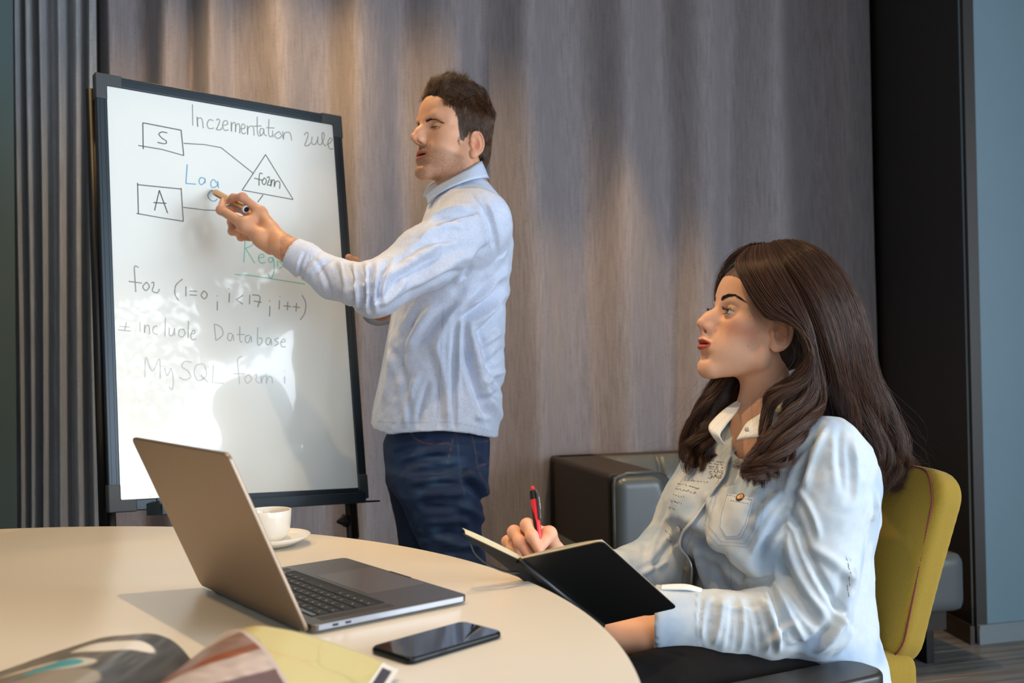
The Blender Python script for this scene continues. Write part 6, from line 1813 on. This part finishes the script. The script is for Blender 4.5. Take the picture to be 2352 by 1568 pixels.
# flyaway strands
r_ = np.random.default_rng(9)
fly = allS[r_.choice(len(allS), 260, replace=False)].copy()
tt_ = np.linspace(0, 1, fly.shape[1])[None, :, None] ** 2
fly += tt_ * r_.normal(0, 0.030, (len(fly), 1, 3)) + tt_ * 0.012 * np.sin(tt_ * 9 + r_.random((len(fly), 1, 1)) * 6) * r_.normal(0, 1, (len(fly), 1, 3))
strands('strands', fly, 0.00012, 0.00006, m_hair_w, hair)

# ---- washed denim shirt
m_wash = mat('washed_denim_cloth', (200, 212, 222), 0.8, vcol=True, sheen=0.15, bump=(1300, 0.08, 0.0004))
yaw_w = math.degrees(math.atan2(-FW[1], -FW[0]))
def wrow(y, x, a, b, d=1.80): p = at(x, y, d); return (p[2], p[0], p[1], a, b, yaw_w)
wsd = SDF()
wsd.loft([wrow(940, 1782, .050, .060), wrow(962, 1786, .060, .090), wrow(985, 1792, .080, .140), wrow(1015, 1796, .098, .178), wrow(1060, 1798, .112, .192), wrow(1120, 1794, .130, .192), wrow(1190, 1786, .146, .186),
          wrow(1260, 1784, .140, .176), wrow(1340, 1792, .132, .170), wrow(1430, 1806, .128, .172), wrow(1520, 1822, .132, .180), wrow(1600, 1828, .135, .185)], 0.02, power=2.2)
tc_ = at(1780, 1180, 1.80)
for g in (-1, 1): wsd.ell(tc_ + FW * 0.095 + LT_ * 0.075 * g, (0.070, 0.070, 0.072), None, 0.05)
wsh = at(1898, 1045, 1.672)
wA = [wsh, at(1890, 1160, 1.655), at(1882, 1290, 1.645), at(1866, 1420, 1.635)]
wsd.chain(wA, [0.066, 0.060, 0.058, 0.058], 0.03)
wF = [at(1866, 1424, 1.635), at(1760, 1432, 1.635), at(1650, 1434, 1.638), at(1600, 1430, 1.642)]
wsd.chain(wF, [0.057, 0.053, 0.051, 0.048], 0.02)
wsd.cone(at(1600, 1428, 1.642), at(1512, 1424, 1.650), 0.0510, 0.0555, 0.006)
ccn = at(1500, 1424, 1.652) - at(1600, 1428, 1.642); ccn /= np.linalg.norm(ccn); ccp = at(1506, 1422, 1.650)
wsd.fn(lambda P: -np.maximum(-((P - ccp) @ ccn), np.linalg.norm(P - ccp, axis=1) - 0.12), 0.0, 'i', 0.05)
wsd.cone(at(1585, 1427, 1.643), at(1460, 1422, 1.655), 0.0420, 0.0490, 0.001, 's')
wB = [at(1650, 1055, 1.945), at(1590, 1180, 1.940), at(1532, 1285, 1.920), at(1470, 1318, 1.870), at(1400, 1322, 1.810)]
wsd.chain(wB, [0.066, 0.062, 0.058, 0.052, 0.046], 0.03)
wsd.cone(wT((-0.015, 0, -0.055)), at(1745, 1010, 1.755), 0.054, 0.050, 0.004, 's')
def whem(P):
    q = (P - at(1822, 1520, 1.8)) @ FW
    return (0.512 - 0.015 * np.cos(q * 14) + 0.05 * np.clip(q, 0, 1)) - P[:, 2]
wsd.fn(whem, 0.0, 'i', 0.05)
wsd.cone(wel + ZV * 0.0, wel, 0.001, 0.0011, 0.0) if False else None
V, Fc = wsd.mesh((0.10, 1.46, 0.48), (0.80, 2.06, 1.06), 0.0036)
N = mesh_normals(V, Fc); px = px_of(V)
dArm = np.full(len(V), 9.0)
for ch in (wA, wF + [at(1512, 1424, 1.650)]):
    for i in range(len(ch) - 1): dArm = np.minimum(dArm, seg_dist(V, ch[i], ch[i + 1])[0])
warm_ = dArm < 0.078
wF1 = [(1895, 985, 1850, 1120, 10, 6, 6), (1930, 985, 1935, 1120, 10, -4, 4), (1880, 1000, 1800, 1080, 8, -4, 5), (1960, 1010, 1965, 1150, 10, 4, -5), (1850, 1060, 1815, 1180, 10, -6, 8), (1830, 1120, 1880, 1230, 9, 5, -8), (1800, 1160, 1830, 1210, 8, -8),
       (1830, 1190, 1960, 1440, 9, -8, 16), (1805, 1230, 1900, 1420, 13, 7, 12), (1790, 1290, 1880, 1440, 10, -7, 10), (1780, 1340, 1850, 1470, 10, 7, 6), (1850, 1250, 1960, 1330, 14, 4, -8), (1960, 1300, 1900, 1470, 14, 5, -12),
       (1770, 1350, 1800, 1480, 8, -8, -8), (1745, 1370, 1790, 1490, 9, 7, -8), (1720, 1375, 1745, 1490, 7, -7, -7), (1700, 1375, 1700, 1490, 8, 7, -8), (1680, 1380, 1670, 1485, 6, -6, -5), (1660, 1378, 1640, 1480, 8, 6, -4), (1640, 1375, 1625, 1470, 6, -5, 3), (1620, 1378, 1612, 1470, 5, 4, 2),
       (1740, 1400, 1640, 1385, 7, 4, -4), (1900, 1440, 1820, 1490, 10, -5, -8), (1940, 1400, 1880, 1495, 10, 5, -8), (1830, 1430, 1760, 1490, 9, 6, 8)]
wF2 = [(1560, 1180, 1760, 1330, 20, 9, -10), (1590, 1230, 1760, 1380, 12, -8, -10), (1620, 1130, 1660, 1280, 14, 6, -8), (1830, 1150, 1740, 1290, 12, -7, 10), (1800, 1130, 1730, 1210, 14, 5, 6), (1600, 1250, 1640, 1370, 10, 6, 6), (1640, 1290, 1700, 1400, 12, -6, 8), (1680, 1270, 1760, 1360, 10, 6, 6),
       (1540, 1180, 1490, 1290, 10, 4, 6), (1560, 1230, 1500, 1310, 8, -6, 5), (1530, 1290, 1470, 1320, 7, 5), (2010, 1130, 1960, 1300, 14, 6, -8), (1990, 1080, 1985, 1220, 10, -5, -6), (2000, 1200, 1940, 1420, 14, -5, -8), (1960, 1340, 1925, 1500, 12, 5, -6), (1900, 1500, 1880, 1540, 8, 4)]
d = np.where(warm_, folds(V, N, px, wF1) * np.where(px[:, 0] < 1760, 0.55, 1.0), folds(V, N, px, wF2)) + 0.0022 * vnoise(V, 0.034, 6) + 0.0010 * vnoise(V, 0.013, 9)
cuffm = ((V - at(1604, 1428, 1.642)) @ ccn > 0) & warm_
d = np.where(cuffm, 0.0020 + 0.0006 * vnoise(V, 0.02, 3), d)
V = smooth_mesh(V + N * d[:, None], Fc, 1, 0.4)
c = np.ones((len(V), 3)) * np.array(lin((198, 206, 212)))
wash = np.clip(vnoise(V, 0.055, 21) * 1.2 + 0.15 + 0.5 * vnoise(V, 0.02, 22), 0, 1)
c = mixv(c, wash * 0.62, (138, 168, 200))
c *= (1 + 0.04 * vnoise(V, 0.005, 2))[:, None]
wcol = c
c = seam(c, px, [(1700, 1000), (1672, 1060), (1640, 1120), (1600, 1190), (1580, 1240), (1572, 1300), (1566, 1340)], 1.4, (128, 130, 134), ~warm_)
c = seam(c, px, [(1600, 1362), (1596, 1430), (1604, 1490)], 1.6, (132, 150, 172), warm_)
c = seam(c, px, [(1512, 1352), (1504, 1420), (1508, 1486)], 1.4, (120, 144, 172), warm_)
c = seam(c, px, [(1870, 965), (1838, 1000), (1818, 1060), (1806, 1110)], 1.8, (132, 158, 188))
c = seam(c, px, [(1950, 1275), (1962, 1300), (1950, 1370)], 5, (126, 148, 160), warm_ * np.clip(vnoise(V, 0.004, 4) * 2, 0, 1))
wshirt = mesh_obj('shirt', V, Fc, m_wash, woman, col=c); wshirt['label'] = 'pale washed denim shirt with printed script'
wtree_V, wtree_F = V, Fc
from mathutils.bvhtree import BVHTree
wBVH = BVHTree.FromPolygons([tuple(v) for v in V], [tuple(f) for f in Fc])
def on_surf(bvh, x, y, off=0.0005):
    o = Vector((0, 0, CAM_Z)); d_ = Vector(at(x, y, 1.0)) - o; d_.normalize()
    h = bvh.ray_cast(o, d_)
    if h[0] is None: return None, None
    n = h[1] if h[1].dot(d_) < 0 else -h[1]
    return np.array(h[0] + n * off), np.array(n)
def surf_write(name, strokes, w, mt, parent, bvh=None, off=0.0006):
    m = MB(); bvh = bvh or wBVH
    for st in strokes:
        P2 = stroke_path(st, n=4) if len(st) > 2 else np.array(st, float)
        if len(st) == 2: P2 = np.linspace(P2[0], P2[1], 4)
        pp_, nn_ = [], []
        for x, y in P2:
            p, n = on_surf(bvh, x, y, off)
            if p is not None: pp_.append(p); nn_.append(n)
        if len(pp_) < 2: continue
        P = np.array(pp_); N_ = np.array(nn_); T = np.gradient(P, axis=0); T /= np.linalg.norm(T, axis=1)[:, None] + 1e-12
        S_ = np.cross(T, N_); S_ /= np.linalg.norm(S_, axis=1)[:, None] + 1e-12
        A = P - S_ * w / 2; B_ = P + S_ * w / 2; n = len(P)
        m.add(np.concatenate([A, B_]), [(i, i + 1, n + i + 1, n + i) for i in range(n - 1)])
    if m.n: return m.build(name, mt, parent)
m_script = mat('black_print', (44, 40, 36), 0.7)
m_stitch = mat('pale_blue_thread', (128, 152, 186), 0.8)
m_pocket = mat('pocket_cloth', (206, 216, 226), 0.85, bump=(1300, 0.1, 0.0004))
# script lines printed on the chest (illegible handwriting in the photograph)
rs = np.random.default_rng(5); lines = []
def scribble(x0, y0, x1, y1, hgt):
    x = x0; L_ = math.hypot(x1 - x0, y1 - y0); pts = []; u = 0
    while u < L_:
        if rs.random() < 0.16 and len(pts) > 3:
            lines.append(pts); pts = []; u += hgt * 1.0
        f = u / L_; pts.append((x0 + (x1 - x0) * f + rs.normal(0, .5), y0 + (y1 - y0) * f + (rs.random() - .5) * 2 * hgt * (1.6 if rs.random() < .15 else .7))); u += hgt * .45
    if len(pts) > 2: lines.append(pts)
for q in ((1626, 1098, 1650, 1092, 2.6), (1572, 1102, 1628, 1108, 2.2), (1556, 1110, 1606, 1122, 2.2), (1552, 1122, 1600, 1132, 2.2), (1545, 1136, 1572, 1142, 2.2), (1540, 1150, 1566, 1156, 2.2), (1536, 1164, 1552, 1170, 2.0), (1528, 1218, 1542, 1232, 3.0), (1530, 1238, 1544, 1246, 2.4), (1944, 1282, 1950, 1300, 2.4), (1948, 1300, 1956, 1322, 2.4), (1950, 1322, 1952, 1345, 2.4), (1946, 1345, 1950, 1370, 2.4)): scribble(*q)
for k_ in range(7): scribble(1628 + k_ * 0.5, 1058 + k_ * 6, 1662, 1062 + k_ * 6, 3.0)
pr = surf_write('script_print', lines, 0.0006, m_script, wshirt); 
if pr: pr['kind'] = 'stuff'
# chest pocket
def patch(name, outline, mt, parent, off=0.0016, bvh=None):
    """a cloth patch following the shirt: outline in photograph directions"""
    from mathutils.geometry import tessellate_polygon
    O_ = np.array(outline, float); cen = O_.mean(0); rings = 10; V = []; n = len(O_)
    dense = np.concatenate([np.linspace(O_[i], O_[(i + 1) % n], 8, endpoint=False) for i in range(n)])
    for r__ in np.linspace(1, 0.0, rings, endpoint=False):
        for q in dense:
            p, nn_ = on_surf(bvh or wBVH, *(cen + (q - cen) * r__), off * (0.35 if r__ == 1 else 1.0)); V.append(p if p is not None else V[-1])
    p, _ = on_surf(bvh or wBVH, *cen, off); V.append(p); k_ = len(dense)
    Fq = [(i * k_ + j, i * k_ + (j + 1) % k_, (i + 1) * k_ + (j + 1) % k_, (i + 1) * k_ + j) for i in range(rings - 1) for j in range(k_)] + [((rings - 1) * k_ + j, (rings - 1) * k_ + (j + 1) % k_, rings * k_) for j in range(k_)]
    return mesh_obj(name, V, Fq, mt, parent)
pk = patch('pocket', [(1668, 1132), (1731, 1144), (1718, 1200), (1700, 1236), (1668, 1238), (1650, 1212), (1654, 1180)], m_pocket, wshirt)
dash = []
def dashes(pts, step=5.0, fill=0.62):
    for i in range(len(pts) - 1):
        a, b = np.array(pts[i], float), np.array(pts[i + 1], float); L_ = np.linalg.norm(b - a); k_ = max(int(L_ / step), 1)
        for j in range(k_): dash.append([tuple(a + (b - a) * (j / k_)), tuple(a + (b - a) * ((j + fill) / k_))])
dashes([(1672, 1137), (1728, 1149), (1714, 1200), (1698, 1230), (1670, 1233), (1655, 1211), (1659, 1180), (1672, 1137)])
dashes([(1680, 1150), (1722, 1158)]); dashes([(1636, 1140), (1624, 1180), (1618, 1215), (1652, 1252), (1718, 1256), (1742, 1218), (1756, 1160)])
dashes([(1646, 1140), (1634, 1182), (1630, 1210), (1658, 1244), (1712, 1248), (1732, 1214), (1746, 1160)])
dashes([(1673, 1266), (1682, 1330), (1676, 1360)]); dashes([(1840, 1000), (1822, 1060), (1812, 1100)])
surf_write('stitching', dash, 0.0010, m_stitch, wshirt, off=0.0022)['kind'] = 'stuff'
m_brass = mat('brass_stud', (120, 96, 70), 0.3, metal=0.8)
def button_on(name, x, y, r, mt, bvh=None):
    p, n = on_surf(bvh or wBVH, x, y, 0.001)
    if p is None: return
    MB().lathe([(0, 0.0026), (r * .5, 0.0024), (r * .85, 0.0028), (r, 0.0018), (r, 0), (0, 0)], p, 20, frame_M(np.cross(n, ZV), z=n)).build(name, mt, wshirt, smooth=True)
button_on('pocket_stud', 1701, 1143, 0.0078, m_brass)
for (x, y) in ((1560, 1214), (1577, 1305)): button_on('button', x, y, 0.0052, m_button)
# open placket edge: wavy double hem down the front
plx = [(1690, 1012), (1672, 1060), (1664, 1092), (1640, 1124), (1612, 1166), (1584, 1200), (1566, 1222), (1562, 1250), (1578, 1272), (1590, 1300), (1584, 1345)]
A_, B_ = [], []
for i, (x, y) in enumerate(plx):
    p, n = on_surf(wBVH, x, y, 0.001); q, n2_ = on_surf(wBVH, x + 9, y + 3, 0.008)
    if p is not None and q is not None: A_.append(p); B_.append(q)
if len(A_) > 3: ribbon_solid('button_placket', A_, B_, 0.0022, m_wash, wshirt, np.array(lin((198, 204, 210))))
# collar wings
ccol = np.array(lin((226, 224, 218)))
cl1 = ribbon_solid('collar', [at(1650, 1018, 1.700), at(1628, 985, 1.712), at(1640, 962, 1.735), at(1672, 934, 1.775), at(1700, 918, 1.820)],
                   [at(1666, 1022, 1.690), at(1654, 1000, 1.690), at(1668, 976, 1.712), at(1692, 946, 1.752), at(1708, 916, 1.800)], 0.0022, m_wash, wshirt, ccol)
cl2 = ribbon_solid('collar', [at(1692, 1010, 1.688), at(1716, 1005, 1.672), at(1752, 1000, 1.664), at(1790, 968, 1.680), at(1830, 940, 1.730)],
                   [at(1712, 976, 1.704), at(1722, 966, 1.700), at(1744, 952, 1.706), at(1780, 925, 1.720), at(1815, 905, 1.755)], 0.0022, m_wash, wshirt, ccol)
MB().lathe([(0, 0.0022), (0.004, 0.0022), (0.0048, 0.001), (0.0048, 0), (0, 0)], at(1716, 985, 1.684), 20, frame_M(LT_, z=-np.array([0, 1, 0.0]))).build('button', m_button, cl2, smooth=True)
# cuff turn-back line with tab
ribbon_solid('cuff_edge', [at(1520, 1344, 1.640), at(1550, 1342, 1.640), at(1580, 1343, 1.640), at(1612, 1352, 1.640)], [at(1518, 1353, 1.630), at(1548, 1353, 1.628), at(1580, 1354, 1.628), at(1612, 1362, 1.632)], 0.003, m_wash, wshirt, np.array(lin((232, 232, 228))))

# ---- trousers, shoes
m_trs = mat('black_trousers', (20, 18, 18), 0.85, spec=0.15, bump=(200, 0.2, 0.0008))
tr_ = SDF()
hipN, hipF = at(1862, 1540, 1.735), at(1800, 1540, 1.90)
hipN[2] = hipF[2] = 0.545
kneeN = hipN + FW * 0.43 - ZV * 0.012; kneeF = hipF + FW * 0.43 - ZV * 0.012
tr_.cone(hipN, kneeN, 0.086, 0.070, 0.03); tr_.cone(hipF, kneeF, 0.086, 0.070, 0.03)
tr_.cone(hipN + ZV * 0.015, hipF + ZV * 0.015, 0.095, 0.095, 0.04)
for k_, sd_ in ((kneeN, 0), (kneeF, 0.02)):
    an = k_ + FW * 0.02; an = np.array([an[0], an[1], 0.11]); tr_.cone(k_, an, 0.060, 0.046, 0.03)
V, Fc = tr_.mesh((-0.15, 1.25, 0.05), (0.82, 2.10, 0.72), 0.006)
N = mesh_normals(V, Fc); V = smooth_mesh(V + N * (0.003 * vnoise(V * np.array([1, 2, 1]), 0.05, 3) + 0.0012 * vnoise(V, 0.02, 7))[:, None], Fc, 1)
mesh_obj('trousers', V, Fc, m_trs, woman)
for k_ in (kneeN, kneeF):
    c0 = np.array([k_[0], k_[1], 0]) + FW * 0.02
    sh = SDF(); sh.ell(c0 + FW * 0.08 + ZV * 0.035, (0.095, 0.042, 0.035), SMt, 0).ell(c0 + ZV * 0.055, (0.055, 0.040, 0.052), SMt, 0.03).plane((0, 0, 0.001), (0, 0, -1))
    V, Fc = sh.mesh(c0 - np.array([0.22, 0.22, 0.01]), c0 + np.array([0.22, 0.22, 0.13]), 0.006)
    mesh_obj('shoe', V, Fc, m_black, woman)

# ------------------------------------------------------------------ notebook
m_cov = mat('black_notebook_cover', (14, 13, 13), 0.42, bump=(600, 0.12, 0.0004))
m_pg = mat('cream_pages', (222, 210, 178), 0.7, noise=(30, 0.02))
m_pge = mat('page_edges', (200, 186, 150), 0.75, noise=(800, 0.12, 1))
P1, P2 = at(1192, 1286, 1.490), at(1384, 1436, 1.585)
rc = at(1385, 1243, 1.470); rd_ = at(1556, 1396, 1.562)
lc = at(1057, 1222, 1.445)
book = empty('notebook', P2); tag(book, 'open black hardcover notebook resting on the edge of the table', 'notebook')
def cover(name, a, b, c_, d_, th, mt, r=0.008, parent=book, inset=0.0, off=0.0):
    """a-b the spine edge, c_-d_ the outer edge (rounded corners); a parallelogram plate"""
    a, b, c_, d_ = map(np.array, (a, b, c_, d_))
    X = b - a; Y = c_ - a; n = np.cross(X, Y); n /= np.linalg.norm(n)
    if n[2] < 0: n = -n
    lx, ly = np.linalg.norm(X), np.linalg.norm(Y)
    pts = [(0 + inset / lx, 0), (1 - inset / lx, 0)]
    rx, ry = r / lx, r / ly; e = inset / ly
    for t in np.linspace(0, 90, 7): pts.append((1 - inset / lx - rx + rx * math.cos(R(t)), 1 - e - ry + ry * math.sin(R(t))))
    for t in np.linspace(90, 180, 7): pts.append((inset / lx + rx + rx * math.cos(R(t)), 1 - e - ry + ry * math.sin(R(t))))
    Pq = [a + X * u * 1.0 + (Y * (1 - u) + (d_ - b) * u) * v for u, v in pts]
    k_ = len(Pq); V = [p + n * off for p in Pq] + [p + n * (off + th) for p in Pq]
    m = MB(); m.add(V, [tuple(range(k_))[::-1], tuple(range(k_, 2 * k_))] + [(i, (i + 1) % k_, k_ + (i + 1) % k_, k_ + i) for i in range(k_)])
    return m.build(name, mt, parent, bevel=0.0007), n
ldir = lc - P1
cv, nR = cover('cover', P1, P2, rc, rd_, 0.0024, m_cov)
cover('pages', P1, P2, rc, rd_, 0.0055, m_pge, inset=0.003, off=0.0026)
lc2 = P2 + ldir
cv, nL = cover('cover', P1, P2, lc, lc2, 0.0024, m_cov)
cover('pages', P1, P2, lc, lc2, 0.0125, m_pge, inset=0.003, off=0.0026)
# top leaves: thin curved sheets lifting to the gutter
def leafsheet(outer_a, outer_b, n_, h0, hm):
    A_, B_ = [], []
    for t in np.linspace(0, 1, 7):
        bump = hm * math.sin(math.pi * min(1, t * 1.0)) ** 0.7
        A_.append(P1 + (outer_a - P1) * t * 0.975 + n_ * (h0 + bump) + (P2 - P1) * 0.016); B_.append(P2 + (outer_b - P2) * t * 0.975 + n_ * (h0 + bump) - (P2 - P1) * 0.016)
    return ribbon_solid('leaf', A_, B_, 0.0003, m_pg, book)
leafsheet(rc, rd_, nR, 0.0070, 0.0040); leafsheet(lc, lc2, nL, 0.0148, 0.0030)
MB().tube([P1 - (nR + nL) * 0.0005, P1 * .5 + P2 * .5 - (nR + nL) * 0.002, P2 - (nR + nL) * 0.0005], 0.0052, 12).build('spine', m_cov, book, smooth=True)
# elastic band hanging in a loop under the left cover
eb = [at(1080, 1246, 1.450), at(1090, 1270, 1.450), at(1112, 1290, 1.455), at(1138, 1304, 1.462), at(1165, 1313, 1.470), at(1192, 1314, 1.485)]
MB().tube(resamp(eb, 24), 0.0032, 8, flat=0.4).build('elastic_band', m_cov, book, smooth=True)

# ------------------------------------------------------------------ pen
penT, penB = at(1223, 1117, 1.668), at(1241, 1262, 1.628)
pa = penT - penB; Lp = np.linalg.norm(pa); pa /= Lp
PNM = frame_M(np.cross(pa, np.array([0, 1.0, 0])), z=pa)
pen = empty('pen', penB); tag(pen, 'red and black click pen held upright over the notebook', 'pen')
m_redp = mat('red_plastic', (222, 40, 48), 0.3, coat=0.3); m_blk = mat('black_rubber', (20, 18, 18), 0.5)
rp = 0.0058
MB().lathe([(0, -0.020), (0.0008, -0.020), (0.003, -0.008), (rp, 0.002), (rp, Lp * 0.82), (rp * .95, Lp * 0.83), (0, Lp * .83)], penB, 28, PNM).build('barrel', m_redp, pen, smooth=True, auto=R(40))
MB().lathe([(rp * 1.04, Lp * 0.79), (rp * 1.08, Lp * 0.80), (rp * 1.02, Lp * 0.925), (rp * .8, Lp * 0.935), (0, Lp * .935)], penB, 28, PNM).build('cap_collar', m_blk, pen, smooth=True, auto=R(40))
MB().lathe([(0.0036, Lp * 0.93), (0.0038, Lp * 0.985), (0.0030, Lp), (0, Lp)], penB, 20, PNM).build('click_button', m_redp, pen, smooth=True, auto=R(40))
# black rubber inlay on the left flank
toc = np.array([0, 0, CAM_Z]) - penB; toc -= pa * (toc @ pa); toc /= np.linalg.norm(toc); sid = np.cross(pa, toc)
if sid[0] < 0: sid = -sid
Vv, n_ = [], 26
for i in range(n_):
    t = i / (n_ - 1); z = Lp * (0.02 + 0.66 * t); a_hi = np.interp(t, [0, 0.6, 0.85, 1.0], [100, 100, 128, 168])
    for j in range(9):
        a = R(a_hi + (250 - a_hi) * j / 8); Vv.append(penB + pa * z + (sid * math.cos(a) + toc * math.sin(a)) * rp * 1.03)
MB().add(Vv, [(i * 9 + j, i * 9 + j + 1, (i + 1) * 9 + j + 1, (i + 1) * 9 + j) for i in range(n_ - 1) for j in range(8)]).build('rubber_grip', m_blk, pen, smooth=True)
cd = (sid * 0.72 + toc * 0.70)
cpts = [penB + pa * Lp * 0.93 + cd * rp * 0.7, penB + pa * Lp * 0.88 + cd * (rp + 0.0030), penB + pa * Lp * 0.70 + cd * (rp + 0.0034), penB + pa * Lp * 0.50 + cd * (rp + 0.0024), penB + pa * Lp * 0.46 + cd * (rp + 0.001)]
MB().tube(resamp(cpts, 16), [0.0026] * 4 + [0.0029] * 10 + [0.0022] * 2, 10).build('clip', mat('dark_grey_clip', (62, 66, 70), 0.35), pen, smooth=True)
# lettering on the clip
cm = MB(); tl = cpts[2] + cd * 0.0031
for i, wv in enumerate([(0, 1), (1, 1), (0, 1), (1, 0), (0, 1), (1, 1), (1, 0), (0, 1), (1, 1)]):
    cm.box(penB + pa * Lp * (0.80 - 0.022 * i) + cd * (rp + 0.0034 + 0.0030), (0.0016 if wv[0] else 0.0009, 0.0002, 0.0014), np.stack([np.cross(cd, pa), cd, pa], 1))
cm.build('clip_lettering', mat('white_lettering', (200, 205, 205), 0.5), pen)['kind'] = 'stuff'


# ------------------------------------------------------------------ outside the side windows: leaves added to give the board's reflection a ragged edge
m_leaf = mat('dark_leaf', (58, 70, 46), 0.6)
r8 = np.random.default_rng(3); Vl = []
yy_ = r8.random(5200) * 5.2 - 3.0
low_ = 2.35 + 0.32 * np.sin(yy_ * 2.1 + 0.6) + 0.16 * np.sin(yy_ * 6.3) - 0.45 * np.exp(-((yy_ + 1.7) / 0.5) ** 2)
zz_ = low_ + r8.random(5200) ** 1.6 * (3.7 - low_)
xx_ = 4.05 + r8.random(5200) * 0.30
for i in range(5200):
    a = r8.normal(0, 1, 3); a /= np.linalg.norm(a); b = np.cross(a, r8.normal(0, 1, 3)); b /= np.linalg.norm(b); c_ = np.array([xx_[i], yy_[i], zz_[i]]); s_ = 0.045 + 0.03 * r8.random()
    Vl += [c_ - a * s_, c_ + b * s_ * .5, c_ + a * s_, c_ - b * s_ * .5]
o = mesh_obj('foliage', np.array(Vl), np.arange(len(Vl)).reshape(-1, 4), m_leaf, None, smooth=False); tag(o, 'dark foliage added outside the side window to give the whiteboard reflection a leafy edge', 'foliage', kind='stuff')
